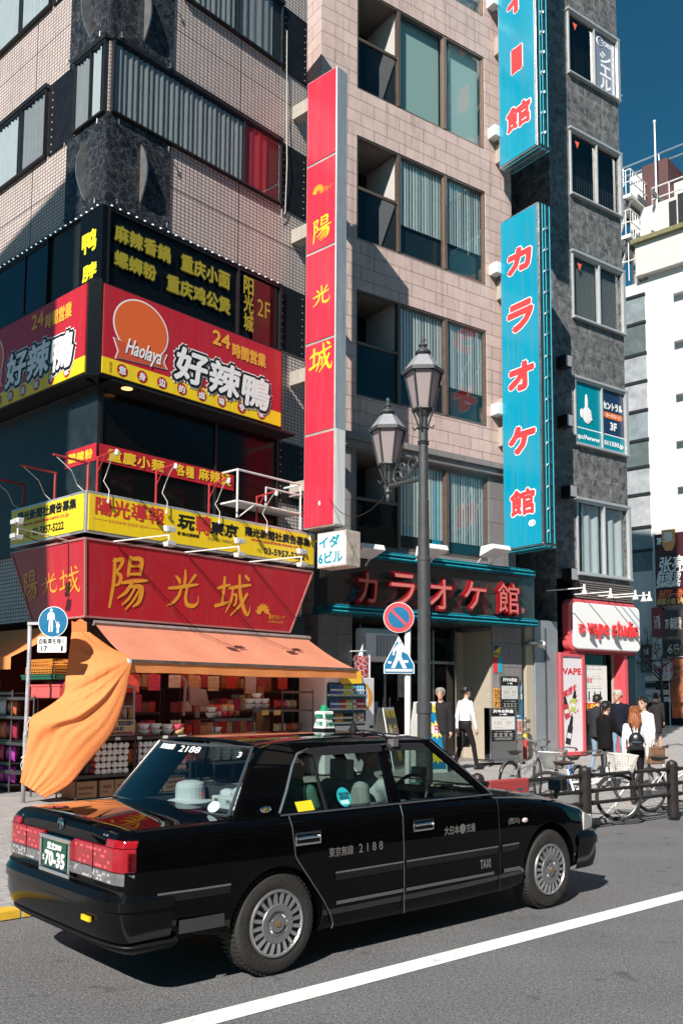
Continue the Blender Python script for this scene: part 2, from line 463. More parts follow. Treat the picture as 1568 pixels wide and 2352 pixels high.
def _wear(m, under, scale, lo, hi):
    """paint worn through to what lies under it"""
    nt = m.node_tree; N = nt.nodes; L = nt.links; b = N['Principled BSDF']; tc = N.new('ShaderNodeTexCoord')
    n = N.new('ShaderNodeTexNoise'); n.inputs['Scale'].default_value = scale; n.inputs['Detail'].default_value = 10; n.inputs['Roughness'].default_value = .75; L.new(tc.outputs['Object'], n.inputs['Vector'])
    r = N.new('ShaderNodeMapRange'); r.inputs[1].default_value = lo; r.inputs[2].default_value = hi; L.new(n.outputs[0], r.inputs[0])
    src = b.inputs['Base Color'].links[0].from_socket; mx = N.new('ShaderNodeMixRGB'); mx.inputs[2].default_value = (*under, 1); L.new(src, mx.inputs[1]); L.new(r.outputs[0], mx.inputs[0]); L.new(mx.outputs[0], b.inputs['Base Color'])
PAVE = brickm('paving', (.40, .37, .35), (.33, .31, .30), (.20, .19, .18), .2, .1, .006, .5, .18, .8, .3, True, .12, 90, rot=-FR.rz)
KERB = M('kerb_concrete', (.34, .33, .31), .85, var=.25, vscale=9, bump=.3, bscale=120)
YEL = M('kerb_yellow', (.72, .42, .03), .7, var=.25, vscale=14)
WHITEP = M('white_road_paint', (.80, .79, .77), .65, var=.07, vscale=16, bump=.25, bscale=90)
_wear(WHITEP, (.32, .31, .30), 7, .56, .72); _wear(YEL, (.25, .24, .22), 7, .56, .70)
STEEL = M('brushed_steel', (.55, .55, .56), .28, 1, var=.1)
CHROME = M('chrome', (.8, .8, .82), .06, 1)
MIRROR = M('mirror_steel', (.24, .215, .20), .14, .9, var=.06, vscale=2, bump=.5, bscale=1.6)
ALU = M('aluminium', (.62, .62, .61), .38, .6, var=.08, scratch=0.3)
BLK = M('black_metal', (.010, .010, .011), .45, var=.2)
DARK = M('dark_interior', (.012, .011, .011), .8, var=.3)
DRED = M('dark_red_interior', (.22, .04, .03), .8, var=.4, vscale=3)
WPL = M('white_plastic', (.72, .72, .70), .4, var=.06, scratch=0.3)
WMT = M('white_metal', (.74, .73, .71), .42, var=.1, vscale=9, scratch=0.3)
GREYM = M('grey_painted_metal', (.048, .050, .053), .45, var=.18, vscale=9)
REDP = M('red_painted_steel', (.42, .03, .035), .5, var=.2)
LEDM = M('led', (.75, .9, 1), .4, emit=.7)
RUST = M('rusty_steel', (.22, .12, .09), .7, var=.3)
CABLE = M('black_cable', (.01, .01, .01), .5)
WCAB = M('white_cable', (.6, .58, .52), .5)
BEIGE = M('beige_panel', (.38, .34, .29), .6, var=.1, scratch=0.4)
YLW = M('yellow_sign_face', (.88, .61, .014), .32, var=.035, vscale=2, scratch=0.22)
REDS = M('red_sign_face', (.47, .016, .028), .30, var=.06, vscale=1.5, scratch=0.2)
REDS2 = M('red_blade_face', (.66, .030, .060), .26, var=.05, vscale=1.2, scratch=0.2)
GOLD = M('gold_lettering', (.80, .38, .045), .4)
GOLDY = M('yellow_lettering', (.85, .55, .03), .4)
LINE_W = M('white_lettering', (.82, .81, .80), .4)
LINE_B = M('black_lettering', (.010, .010, .010), .4)
LINE_R = M('red_lettering', (.62, .03, .04), .4)
TEAL = M('teal_sign_face', (.0, .26, .39), .22, var=.05, vscale=1.0, scratch=0.28)
TEALB = M('teal_band', (.004, .12, .16), .25, .3, var=.15)
NEON = M('teal_neon_tube', (.02, .36, .45), .2, var=.15)
PINKR = M('coral_lettering', (.80, .045, .05), .35)
FABO = M('orange_cloth', (.95, .335, .105), .8, var=.04, vscale=3, bump=.35, bscale=26, trans=.28)
FABA = M('salmon_awning', (.95, .36, .22), .75, var=.06, vscale=2.5, trans=.4, scratch=0.25)
PAPER = M('paper', (.70, .68, .64), .7, var=.06)
CARD = M('cardboard', (.36, .19, .10), .8, var=.15)
WOODC = M('orange_crate_plastic', (.62, .24, .04), .5)
BLUER = M('road_sign_blue', (.006, .13, .27), .35, var=.05)
GLS = glassm('window_glass', (.88, .92, .91), .9)
GLD = glassm('dark_window_glass', (.16, .18, .19), .9)
GLG = glassm('green_grey_glass', (.70, .80, .78), .8)
GLC = glassm('clear_glass', (.86, .88, .88), .7)
CURT = M('grey_curtain', (.24, .24, .25), .9, var=.12)
CURTW = M('pale_curtain', (.42, .45, .47), .9, var=.08)
CURTR = M('crimson_curtain', (.30, .012, .025), .9, var=.15)
BLIND = M('vertical_blind', (.72, .78, .76), .8, var=.06)

# ================================================================ ground
g = MB(); g.quad((-900, -900, 0), (900, -900, 0), (900, 3500, 0), (-900, 3500, 0), ASPH)
single('road', g, kind='structure')
FK = FR.sub(7.05, 0, -8.9)                                          # the kerb turns slightly away here
kl = [FR.w(-60, 0), FR.w(7.05, 0), FK.w(90, 0)]
kin = [FR.w(-60, .17), FR.w(7.05 - .0, .17), FK.w(90, .17)]
g = MB()                                                            # the pavement rises from the low kerb to the shop fronts
km = [FR.w(-60, 3.2), FR.w(7.05 - .25, 3.2), FK.w(90, 3.2)]
far = [FR.w(-60, 160), FR.w(-10, 160), FK.w(90, 160)]
up = lambda p, z: (p.x, p.y, z)
for i in range(2):
    g.poly([up(kin[i], .06), up(kin[i + 1], .06), up(km[i + 1], .15), up(km[i], .15)], PAVE)
    g.poly([up(km[i], .15), up(km[i + 1], .15), up(far[i + 1], .15), up(far[i], .15)], PAVE)
single('pavement', g, kind='structure')
g = MB()
for a, b, c, d in ((kl[0], kl[1], kin[1], kin[0]), (kl[1], kl[2], kin[2], kin[1])):
    n = int((b - a).length / .6)
    for i in range(n):
        q = [a.lerp(b, (i + .004) / n), a.lerp(b, (i + .996) / n), d.lerp(c, (i + .996) / n), d.lerp(c, (i + .004) / n)]
        g.prism([tuple(p) for p in q], (0, 0, .066), KERB)
single('kerb', g, kind='structure', bev=.012)
g = MB()
for i in range(14):                                                 # yellow paint on the kerb stones beside the taxi
    x0 = -1.2 + i * .6
    if x0 > 7.0: break
    g.box(x0 + .01, x0 + .588, -.004, .162, .01, .070, YEL)
single('kerb_paint', g, kind='structure', fr=FR)
g = MB()
a, b = G(390, 2349, 0), G(1568, 2047.5, 0)
dr = (b - a).normalized(); nr = V((dr.y, -dr.x, 0))
p0, p1 = a - dr * 8, b + dr * 70
g.quad(*[tuple(p + V((0, 0, .004))) for p in (p0, p0 + nr * .175, p1 + nr * .175, p1)], WHITEP)
single('lane_line', g, kind='structure')
# the shaded side of the street behind the viewer (seen in reflections only)
FO = FR.sub(0, -17.5, 0)
OPP = brickm('opposite_wall', (.38, .31, .26), (.30, .25, .21), (.16, .14, .12), .6, .3, .01, .5, .3)
for i, (x0, x1, hh) in enumerate(((-16, -7, 12.0), (-6.9, 2.4, 13.5), (2.5, 9, 15), (9.1, 17, 14.2), (17.1, 26, 16), (26.1, 38, 15))):
    b = thing('street_building', ['dark', 'low', 'taller', 'squat', 'brown', 'broad'][i] + ' shaded shop building across the road from the taxi', 'building', FO, (x0, 0, 0), 'buildings across the road')
    mb = MB(); hs = [(x0 + .6 + k * 2.1, x0 + 2.1 + k * 2.1, z, z + 1.5) for k in range(int((x1 - x0) / 2.1)) for z in (3.6, 6.2, 8.8, 11.4) if z + 1.7 < hh] + [(x0 + .5, x1 - .5, .2, 2.7)]
    mb.quad((x1, 0, 0), (x0, 0, 0), (x0, 0, hh), (x1, 0, hh), OPP)
    mb.box(x0, x1, -9, -.02, 0, hh - .01, OPP); part('wall', mb, b)
    for h in hs:
        w = MB(); w.box(h[0], h[1], .0, .03, h[2], h[3], BLK); part('window', w, b)
# neighbour across the side street: its shadow falls on the lower storeys of the corner building
# ================================================================ corner building
TILE = brickm('pink_mosaic_tile', (.58, .475, .435), (.52, .43, .395), (.075, .065, .06), .096, .072, .0085, 0, .10, .45, .5, stain=.18)
def marble():
    m = M('black_marble', (.02, .022, .025), .2, spec=.2)
    nt = m.node_tree; N = nt.nodes; L = nt.links; b = N['Principled BSDF']; tc = N.new('ShaderNodeTexCoord')
    n = N.new('ShaderNodeTexNoise'); n.inputs['Scale'].default_value = 4.5; n.inputs['Detail'].default_value = 10; n.inputs['Distortion'].default_value = 1.8; n.inputs['Roughness'].default_value = .62
    L.new(tc.outputs['Object'], n.inputs['Vector'])
    v = N.new('ShaderNodeTexVoronoi'); v.feature = 'DISTANCE_TO_EDGE'; v.inputs['Scale'].default_value = 6.5
    ad = N.new('ShaderNodeMixRGB'); ad.inputs[0].default_value = .22; L.new(tc.outputs['Object'], ad.inputs[1]); L.new(n.outputs['Color'], ad.inputs[2]); L.new(ad.outputs[0], v.inputs['Vector'])
    r = N.new('ShaderNodeValToRGB'); r.color_ramp.elements[0].position = .0; r.color_ramp.elements[0].color = (.16, .16, .165, 1); r.color_ramp.elements[1].position = .03; r.color_ramp.elements[1].color = (0, 0, 0, 1)
    L.new(v.outputs[0], r.inputs[0])
    r2 = N.new('ShaderNodeValToRGB'); r2.color_ramp.elements[0].position = .40; r2.color_ramp.elements[0].color = (.010, .012, .015, 1); r2.color_ramp.elements[1].position = .72; r2.color_ramp.elements[1].color = (.055, .057, .062, 1)
    L.new(n.outputs[0], r2.inputs[0])
    mx = N.new('ShaderNodeMixRGB'); mx.blend_type = 'ADD'; mx.inputs[0].default_value = .6; L.new(r2.outputs[0], mx.inputs[1]); L.new(r.outputs[0], mx.inputs[2]); L.new(mx.outputs[0], b.inputs['Base Color'])
    return m
MARB = marble()
CB = thing('corner_building', 'corner building in pink mosaic tile with black marble corner blocks and red shop signs', 'building', FA, (0, 0, 0))
WID = 4.97
H1 = 17.5
mb = MB()
wall_holes(mb, 0, WID, 0, H1, [(.35, WID - .25, .15, 3.05)], TILE, .3)
mb.quad((WID, 0, 0), (WID, 9, 0), (WID, 9, H1), (WID, 0, H1), TILE); mb.quad((0, 9, H1), (0, 0, H1), (WID, 0, H1), (WID, 9, H1), TILE)
# side-street face with its own opening (local x = 0 plane)
for y0, y1, z0, z1 in ((0, .35, 0, H1), (.35, 7, 3.05, H1), (7, 9, 0, H1), (.35, 7, 0, .15)):
    mb.quad((0, y1, z0), (0, y0, z0), (0, y0, z1), (0, y1, z1), TILE)
mb.quad((0, 9, 0), (WID, 9, 0), (WID, 9, H1), (0, 9, H1), TILE)
part('wall', mb, CB)
mb = MB()                                                            # shop inside
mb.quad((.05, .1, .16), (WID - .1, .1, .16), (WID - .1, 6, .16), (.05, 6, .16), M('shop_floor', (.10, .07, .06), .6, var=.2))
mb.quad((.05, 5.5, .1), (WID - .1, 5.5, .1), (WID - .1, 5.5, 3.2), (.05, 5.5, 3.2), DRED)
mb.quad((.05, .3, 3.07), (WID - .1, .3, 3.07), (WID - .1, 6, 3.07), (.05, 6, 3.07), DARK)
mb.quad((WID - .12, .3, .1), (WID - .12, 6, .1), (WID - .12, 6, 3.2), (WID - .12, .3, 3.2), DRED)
part('shop_interior', mb, CB)
LV = [(8.92, 10.25), (12.01, 13.38), (15.10, 16.5)]                  # window bands
def lens_fin(mb, P, fr_axis, z0, z1, bulge, m):
    pts = []
    for i in range(13):
        t = i / 12; pts.append((bulge * 4 * t * (1 - t), z0 + (z1 - z0) * t))
    if fr_axis == 'a': mb.prism([(P, -b - .03, z) for b, z in pts], (.03, 0, 0), m)
    else: mb.prism([(-b - .03, P, z) for b, z in pts], (0, .03, 0), m)
FIN = M('satin_steel_fin', (.40, .39, .38), .35, .8, var=.2)
for z0, z1 in ((10.25, 12.01), (13.38, 15.10)):                      # marble corner blocks
    mb = MB()
    mb.box(-.03, 1.36, -.03, .02, z0, z1, MARB); mb.box(-.03, .02, -.0301, 1.32, z0, z1, MARB)
    b = part('marble_block', mb, CB, bev=.006)
    f = MB(); lens_fin(f, .68, 'a', z0 + .34, z1 - .30, .20, FIN); part('steel_fin', f, b)
    f = MB(); lens_fin(f, .62, 'b', z0 + .34, z1 - .30, .20, FIN); part('steel_fin', f, b)
    for u in (.14, 1.22):
        for z in (z0 + .14, z1 - .14):
            part('fixing_peg', MB().tube([(u, -.03, z), (u, -.13, z), (u, -.13, z - .09)], .016, STEEL, 6), b); part('fixing_peg', MB().tube([(-.03, u, z), (-.13, u, z), (-.13, u, z - .09)], .016, STEEL, 6), b)
def drape(mb, x0, x1, z0, z1, y, m, period=.11, amp=.025, ax='x'):
    n = max(4, int((x1 - x0) / period * 6))
    def fn(u, v):
        x = x0 + (x1 - x0) * u; d = amp * sin(2 * pi * x / period) + amp * .6 * sin(2 * pi * x / period * .37 + 1)
        return (x, y + d, z0 + (z1 - z0) * v) if ax == 'x' else (y + d, x, z0 + (z1 - z0) * v)
    mb.grid(fn, n, 1, m)
def band_window(x0, x1, z0, z1, mulls, cur, glass=GLS, ax='x', name='window'):
    """window ribbon standing 7 cm proud of the wall; ax 'y' runs up the side street"""
    f = MB(); o = [x0] + list(mulls) + [x1]
    sw = (lambda v: v) if ax == 'x' else (lambda v: (v[1], v[0], v[2]))
    t = MB(); frame_mb(t, x0, x1, z0, z1, -.09, .0, .035, BLK, mulls); t.box(x0 - .02, x1 + .02, -.11, 0, z1, z1 + .09, BLK); t.box(x0 + .05, x1 - .05, -.012, -.002, z0 + .05, z1 - .05, DARK)
    w = part(name, t.xform(sw), CB, recalc=True)
    for i, (a, b) in enumerate(zip(o[:-1], o[1:])):
        k = cur[i] if i < len(cur) else None
        p = MB(); p.quad((a + .03, -.07, z0 + .04), (b - .03, -.07, z0 + .04), (b - .03, -.07, z1 - .04), (a + .03, -.07, z1 - .04), glass); part('pane', p.xform(sw), w)
        if k:
            c = MB(); f0, f1, mt, per = k
            drape(c, a + .04 + (b - a - .08) * f0, a + .04 + (b - a - .08) * f1, z0 + .06, z1 - .06, -.040, mt, per, .013); part('curtain', c.xform(sw), w, smooth=True)
    return w
band_window(.03, 4.17, 12.01, 13.38, (3.12,), [(.0, 1, CURT, .115), (0, .62, CURTR, .2)])
band_window(1.55, 4.17, 15.12, 16.5, (2.9,), [(0, 1, CURT, .13), (0, .8, CURT, .2)])
band_window(.03, 1.05, 12.01, 13.38, (.5,), [(.3, .95, CURTW, .12), (.1, 1, CURT, .1)], ax='y')
band_window(2.05, 6.5, 12.0, 13.38, (3.0, 4.5), [(0, 1, CURT, .14), (.1, 1, CURTW, .12), (0, 1, CURTW, .15)], ax='y')
band_window(2.05, 6.5, 15.1, 16.5, (3.2, 4.6), [(0, 1, CURTW, .14), (.1, 1, CURTW, .12), (0, 1, CURTW, .15)], ax='y')
band_window(1.75, 6.5, 8.95, 10.2, (2.6, 4.2), [(.4, 1, CURTR, .2), None, (0, 1, CURT, .2)], GLD, ax='y')
PNL = M('black_cladding', (.012, .012, .013), .3, var=.4, vscale=4, spec=.2)
for z0, z1 in LV[:2] + [(15.1, 16.5), (5.7, 6.9)]:
    mb = MB(); mb.box(4.24, 4.94, -.03, 0, z0 - .02, z1 + .05, PNL); 
    for k in range(9): mb.box(4.26, 4.30, -.036, -.03, z0 + k * .15, z0 + k * .15 + .02, BEIGE); mb.box(4.86, 4.89, -.036, -.03, z0 + k * .15 + .05, z0 + k * .15 + .07, BEIGE)
    part('cladding_panel', mb, CB)
    mb = MB(); mb.box(-.03, 0, 1.12, 2.0, z0 - .02, z1 + .05, PNL)
    for k in range(9): mb.box(-.036, -.03, 1.86, 1.89, z0 + k * .15, z0 + k * .15 + .03, BEIGE)
    part('cladding_panel', mb, CB)
mb = MB()                                                            # expansion joints in the tiling
for x in (3.05,): mb.box(x, x + .012, -.004, 0, 7, H1, DARK)
for z in (11.2, 14.4): mb.box(1.37, WID, -.004, 0, z, z + .012, DARK); mb.box(-.004, 0, 1.4, 9, z, z + .012, DARK)
mb.box(-.004, 0, 2.6, 2.612, 7, H1, DARK)
part('tile_joint', mb, CB)
mb = MB()                                                            # ground-floor corner column and lintel
mb.box(-.02, .36, -.02, .36, .0, 3.1, BLK); mb.box(WID - .26, WID + .01, -.02, .3, 0, 3.1, BLK)
mb.box(-.02, WID + .02, -.06, 0, 2.95, 3.35, BLK)
part('column', mb, CB)
mb = MB(); mb.tube([(4.30, -.05, 16), (4.31, -.06, 14), (4.28, -.12, 12.9), (4.31, -.05, 11.9), (4.20, -.05, 11.75), (4.18, -.08, 11.9)], .009, WCAB, 5); part('loose_cable', mb, CB)
# ---- lit window signs of the third storey
mb = MB(); z0, z1 = 8.35, 10.22
frame_mb(mb, 0, 4.2, z0, z1, -.10, 0, .05, BLK, (3.02,)); mb.box(.04, 4.16, -.05, -.01, z0, z1, M('window_black', (.004, .004, .004), .15, spec=.25))
mb.box(-.10, 0, -.1, .62, z0, z1, M('window_black', 0)); mb.box(-.06, .0, .62, 1.6, z0 + .3, z1, BLK)
ws = thing('window_sign', 'black window sign with yellow dish names wrapped round the corner', 'sign', FA, (0, 0, 8.35))
part('window', mb, ws)
LY = M('yellow_neon_letter', (.34, .28, .02), .5)
LYD = M('dim_green_edge', (.05, .06, .01), .5)
def pxtext(mb, fr, body, a, b, ly, m, **k):
    """lettering whose lower-left and upper-right corners are seen at a and b"""
    x0, z0 = fr.at(*a, ly); x1, z1 = fr.at(*b, ly)
    return mb.text(body, x0, z0, x1, z1, ly, m, **k)
mb = MB()
def row(fr, chars, p0, p1, hpx, ly, m, bold=0, back=None, gap=.12, mk=None, shear=0):
    """single characters set along the baseline p0 - p1 (print pixels); hpx = height there"""
    mbx = mk or mb
    x0, z0 = fr.at(*p0, ly); x1, z1 = fr.at(*p1, ly); _, zt = fr.at(p0[0], p0[1] - hpx, ly); h = zt - z0; zb = (z0 + z1) / 2
    n = len(chars); w = (x1 - x0) / n
    for i, c in enumerate(chars):
        if c == ' ': continue
        a, b = x0 + w * (i + gap / 2), x0 + w * (i + 1 - gap / 2)
        hh = h * (.9 if c in 'ー一' else 1)
        if back: mbx.text(c, a, zb, b, zb + hh, ly, back, bold=bold * 2.4, shear=shear)
        mbx.text(c, a, zb, b, zb + hh, ly - .005, m, bold=bold, shear=shear)
row(FA, '麻辣香鍋', (263, 549), (392, 606), 36, -.10, LY, .014, LYD)
row(FA, '重庆小面', (415, 617), (528, 667), 36, -.10, LY, .014, LYD)
row(FA, '螺蛳粉', (262, 607), (359, 647), 34, -.10, LY, .014, LYD)
row(FA, '重庆鸡公煲', (382, 666), (529, 722), 36, -.10, LY, .014, LYD)
for i, c in enumerate('阳光城'):
    pxtext(mb, FA, c, (560, 672 + i * 42), (582, 642 + i * 42), -.10, LY, bold=.010)
pxtext(mb, FA, '2F', (590, 722), (619, 696), -.10, LY, bold=.014)
part('lettering', mb, ws)
x, z = FA.at(572, 690, -.1)
mb = MB(); mb.box(3.40, 3.86, -.104, -.10, 8.5, 10.1, M('dark_red_film', (.06, .006, .008), .3)); part('red_film', mb, ws)
mb = MB()
def side_glyph(mb, fr, body, a, b, ly, m, **k): return pxtext(mb, fr, body, a, b, ly, m, **k)
fbx = lambda x, zz, d: (-.10 - d, -x, zz)                           # side face: FB local x runs to the corner
for c, a, b in (('鸭', (189, 588), (222, 522)), ('脖', (190, 650), (222, 598))):
    x0, z0 = FB.at(*a, -.1); x1, z1 = FB.at(*b, -.1)
    mb.text(c, x0, z0, x1, z1, 0, M('yellow_lit_letter', (.80, .70, .02), .4), bold=.016, xf=fbx)
part('lettering', mb, ws)
mb = MB()
for i in range(24): x = .04 + i * .174; mb.box(x, x + .03, -.130, -.112, 10.238, 10.252, LEDM)
for i in range(28): y = .04 + i * .174; mb.box(-.130, -.112, y, y + .03, 10.238, 10.252, LEDM)
mb.box(0, 4.2, -.112, 0, 10.22, 10.26, BLK); mb.box(-.112, 0, 0, 5, 10.22, 10.26, BLK)
part('led_strip', mb, ws)
# ---- second-storey window ribbon with red film
mb = MB(); z0, z1 = 4.3, 7.0
frame_mb(mb, 0, 4.2, z0, z1, -.06, 0, .05, BLK, (.02, 2.55)); mb.box(.0, 4.2, -.03, 0, z0, z1, M('window_black', 0))
mb.box(-.06, 0, -.06, .9, z0, z1, M('window_dim_green', (.018, .022, .022), .15, var=.5, vscale=3)); mb.box(-.05, 0, .92, 5, 4.3, 7.0, BLK)
rw = part('window', mb, CB)
mb = MB(); x1, zb = FA.at(537, 1113, -.07); x0, zb0 = FA.at(226, 1058, -.07); _, zt = FA.at(226, 1017, -.07)
mb.box(.0, x1, -.07, -.06, zb0, zt, REDS); mb.box(-.075, -.06, -.07, .92, zb0, zt, REDS)
zrow0, zrow1 = zb0, zt
fs = single('window_film_sign', mb, 'red window strip with yellow noodle names above the scaffold rails', 'sign', FA, (0, -.06, 5.5))
mb = MB(); row(FA, '重慶小麺', (246, 1056), (378, 1086), 27, -.072, GOLDY, .008); row(FA, '各種', (404, 1090), (446, 1100), 26, -.072, GOLDY, .008); row(FA, '麻辣烫', (455, 1102), (531, 1115), 26, -.072, GOLDY, .008)
for i, c in enumerate('酸辣粉'):
    a = FB.at(158 + i * 19, 1066 - i * 5, -.075); b = FB.at(158 + i * 19 + 17, 1040 - i * 5, -.075)
    mb.text(c, a[0], a[1], b[0], b[1], 0, GOLDY, bold=.008, xf=lambda x, zz, d: (-.076 - d, -x, zz))
part('lettering', mb, fs)
mb = MB(); mb.lathe([(.10, 0), (.10, .02)], M('warm_downlight', (1, .55, .2), emit=1.2), c=(.35, -.3, 6.98), n=12); mb.box(-.05, 4.3, -.45, -.0, 6.985, 7.03, BLK); part('soffit_light', mb, CB)
mb = MB()                                                            # ledge and dark box under the ribbon
mb.box(-.12, 4.5, -.14, 0, 4.12, 4.30, M('ledge', (.30, .22, .19), .7, var=.3)); part('ledge', mb, CB)

# ---- big red sign with yellow foot band, wrapped round the corner
hs = thing('wraparound_sign', 'large red and yellow signboard with white outlined brush characters wrapped round the corner', 'sign', FA, (0, -.45, 7.0))
Z0, Z1, ZY = 7.04, 8.64, 7.04 + .31
mb = MB(); XR = 3.885
mb.box(-.30, XR, -.45, 0, Z0, Z1, BLK); mb.box(-.45, 0, -.30, 4.6, Z0, Z1, BLK)
mb.prism([(-.45, -.30, Z0 - .03), (-.30, -.45, Z0 - .03), (.0, 0, Z0 - .03)], (0, 0, Z1 - Z0 + .08), M('gloss_black_post', (.003, .003, .003), .15, spec=.25))
part('cabinet', mb, hs)
mb = MB(); mb.box(-.26, XR - .03, -.47, -.45, ZY, Z1 - .03, REDS); mb.box(-.26, XR - .03, -.471, -.45, Z0 + .03, ZY, YLW); part('front_face', mb, hs)
mb = MB(); mb.box(-.47, -.45, -.26, 4.6, ZY, Z1 - .03, REDS); mb.box(-.471, -.45, -.26, 4.6, Z0 + .03, ZY, YLW); part('side_face', mb, hs)
def sign_art(mb, fx, S):
    """fx(px, py) -> sign coordinates measured on the street face; S maps (x, z, d) into place"""
    OR = M('orange_disc', (.72, .13, .03), .35); BRW = LINE_W
    cx, cz = fx(325, 757); rx = .62
    ring = [(cx + rx * .93 * cos(a), cz + rx * .83 * sin(a)) for a in [2 * pi * i / 40 for i in range(40)]]
    mb.add([S(x, z, .003) for x, z in ring], [tuple(range(40))], BRW)
    mb.add([S(cx + (x - cx) * .95, cz + (z - cz) * .95, .005) for x, z in ring], [tuple(range(40))], OR)
    P = [(258, 778), (272, 800), (376, 823), (381, 843), (358, 842), (374, 856), (364, 860), (325, 850), (285, 830), (273, 826), (281, 812), (268, 812)]
    P = [(262, 776), (284, 786), (288, 800), (362, 818), (381, 814), (374, 832), (381, 848), (290, 826), (266, 822), (272, 806)]
    for k, (mm, gx) in enumerate(((BRW, 1.06), (M('ribbon_red', (.58, .09, .04), .35), 1.0))):
        q = [fx(*p) for p in P]; ccx = sum(p[0] for p in q) / len(q); ccz = sum(p[1] for p in q) / len(q)
        mb.add([S(ccx + (x - ccx) * gx, ccz + (z - ccz) * gx, .008 + .003 * k) for x, z in q], [tuple(range(len(q)))], mm)
    a, b = fx(290, 820), fx(370, 816)
    mb.text('Haolaya', a[0], a[1] - .02, b[0], b[1] + .10, 0, LINE_W, bold=.006, shear=.25, xf=lambda x, z, d: S(x, z - (x - a[0]) * .02, .014 + d))
    for body, p, q, mm, bd in (('24', (489, 788), (528, 754), GOLD, .012), ('時間営業', (534, 818), (610, 786), GOLD, .012)):
        a, b = fx(*p), fx(*q); zz = (b[1] - a[1]); 
        mb.text(body, a[0], a[1], b[0], a[1] + .26, 0, mm, bold=bd, xf=lambda x, z, d: S(x, z, .004 + d))
    for c, p, q in (('好', (400, 870), (478, 782)), ('辣', (478, 898), (553, 805)), ('鴨', (553, 928), (620, 838))):
        a, b = fx(*p), fx(*q); w = b[0] - a[0]; z0 = a[1] - .01; z1 = z0 + .66
        for mm, bd, dd in ((LINE_W, .100, .004), (LINE_B, .076, .011), (LINE_W, .024, .018)):
            mb.text(c, a[0] + .03, z0 + .03, b[0] - .03, z1 - .03, 0, mm, bold=bd, shear=.12, rnd=8, xf=lambda x, z, d, e=dd: S(x, z, e + d))
    for i, c in enumerate('您身边的卤味专家'):
        px = 281 + i * (600 - 281) / 7; py = 857 + i * (957 - 857) / 7
        x, z = fx(px, py); zc = Z0 + .165
        mb.add([S(x + .108 * cos(t), zc + .108 * sin(t), .004) for t in [2 * pi * k / 20 for k in range(20)]], [tuple(range(20))], REDS)
        mb.text(c, x - .065, zc - .065, x + .065, zc + .065, 0, LINE_W, bold=.006, xf=lambda xx, zz, d: S(xx, zz, .006 + d))
    mb.text('陽\n光\n食\n坊', -.13, Z0 + .06, -.07, ZY - .06, 0, M('brown_print', (.25, .12, .03), .5), xf=lambda xx, zz, d: S(xx, zz, .003 + d))
fA = lambda px, py: FA.at(px, py, -.47)
mb = MB(); sign_art(mb, fA, lambda x, z, d: (x, -.471 - d, z)); part('lettering', mb, hs)
# side copy: same artwork, its end towards the corner
mb = MB(); sign_art(mb, fA, lambda x, z, d: (-.471 - d, 3.62 - x + -.02, z)); part('lettering', mb, hs)
# ---------------------------------------------------------------- brush characters
BR_YO = [  # 陽
 [(.10, .93, .07), (.12, .5, .08), (.06, .02, .06)], [(.08, .90, .07), (.32, .97, .09), (.24, .78, .06), (.14, .70, .05)], [(.14, .70, .05), (.30, .62, .09), (.24, .46, .06), (.16, .44, .04)],
 [(.48, 1.0, .08), (.46, .66, .07)], [(.48, .98, .06), (.80, 1.02, .11), (.76, .70, .07)], [(.48, .84, .05), (.74, .86, .05)], [(.47, .68, .05), (.76, .71, .06)],
 [(.32, .50, .06), (.62, .56, .09), (.96, .60, .05)], [(.58, .54, .06), (.44, .32, .08), (.24, .20, .03)], [(.52, .44, .06), (.86, .48, .11), (.80, .16, .10), (.64, .06, .03)],
 [(.66, .44, .05), (.52, .20, .06), (.36, .08, .03)], [(.78, .42, .05), (.64, .18, .06), (.46, .0, .03)]]
BR_KO = [  # 光
 [(.50, 1.0, .06), (.52, .80, .10), (.50, .56, .08)], [(.22, .82, .05), (.34, .72, .11), (.36, .64, .06)], [(.82, .90, .09), (.72, .76, .08), (.64, .66, .03)],
 [(.04, .48, .07), (.30, .52, .10), (.62, .60, .11), (.92, .66, .05)], [(.42, .54, .07), (.36, .30, .11), (.20, .10, .08), (.02, .02, .02)],
 [(.60, .56, .07), (.56, .28, .10), (.62, .08, .12), (.84, .06, .12), (.98, .16, .05), (.97, .36, .02)]]
BR_JO = [  # 城
 [(.02, .62, .06), (.16, .68, .09), (.36, .74, .05)], [(.20, .90, .08), (.20, .56, .09), (.18, .30, .07)], [(.00, .20, .09), (.20, .26, .09), (.44, .36, .03)],
 [(.36, .66, .07), (.60, .72, .10), (.96, .80, .06)], [(.46, .68, .06), (.44, .36, .09), (.30, .06, .03)], [(.46, .50, .05), (.58, .54, .07), (.57, .28, .07), (.50, .24, .03)],
 [(.62, 1.0, .07), (.66, .60, .11), (.80, .20, .12), (.94, .02, .09), (1.0, .16, .04), (1.0, .26, .02)], [(.88, .56, .08), (.72, .28, .09), (.44, .00, .03)], [(.80, 1.0, .08), (.90, .92, .08)]]
def brush3(mb, fr, boxes, ly, m, xf=None, wk=1):
    for st, (a, b) in zip((BR_YO, BR_KO, BR_JO), boxes):
        x0, z0 = fr.at(*a, ly); x1, z1 = fr.at(*b, ly)
        mb.ribbon(st, x0, z0, x1, z1, ly, m, wk=wk, xf=xf)
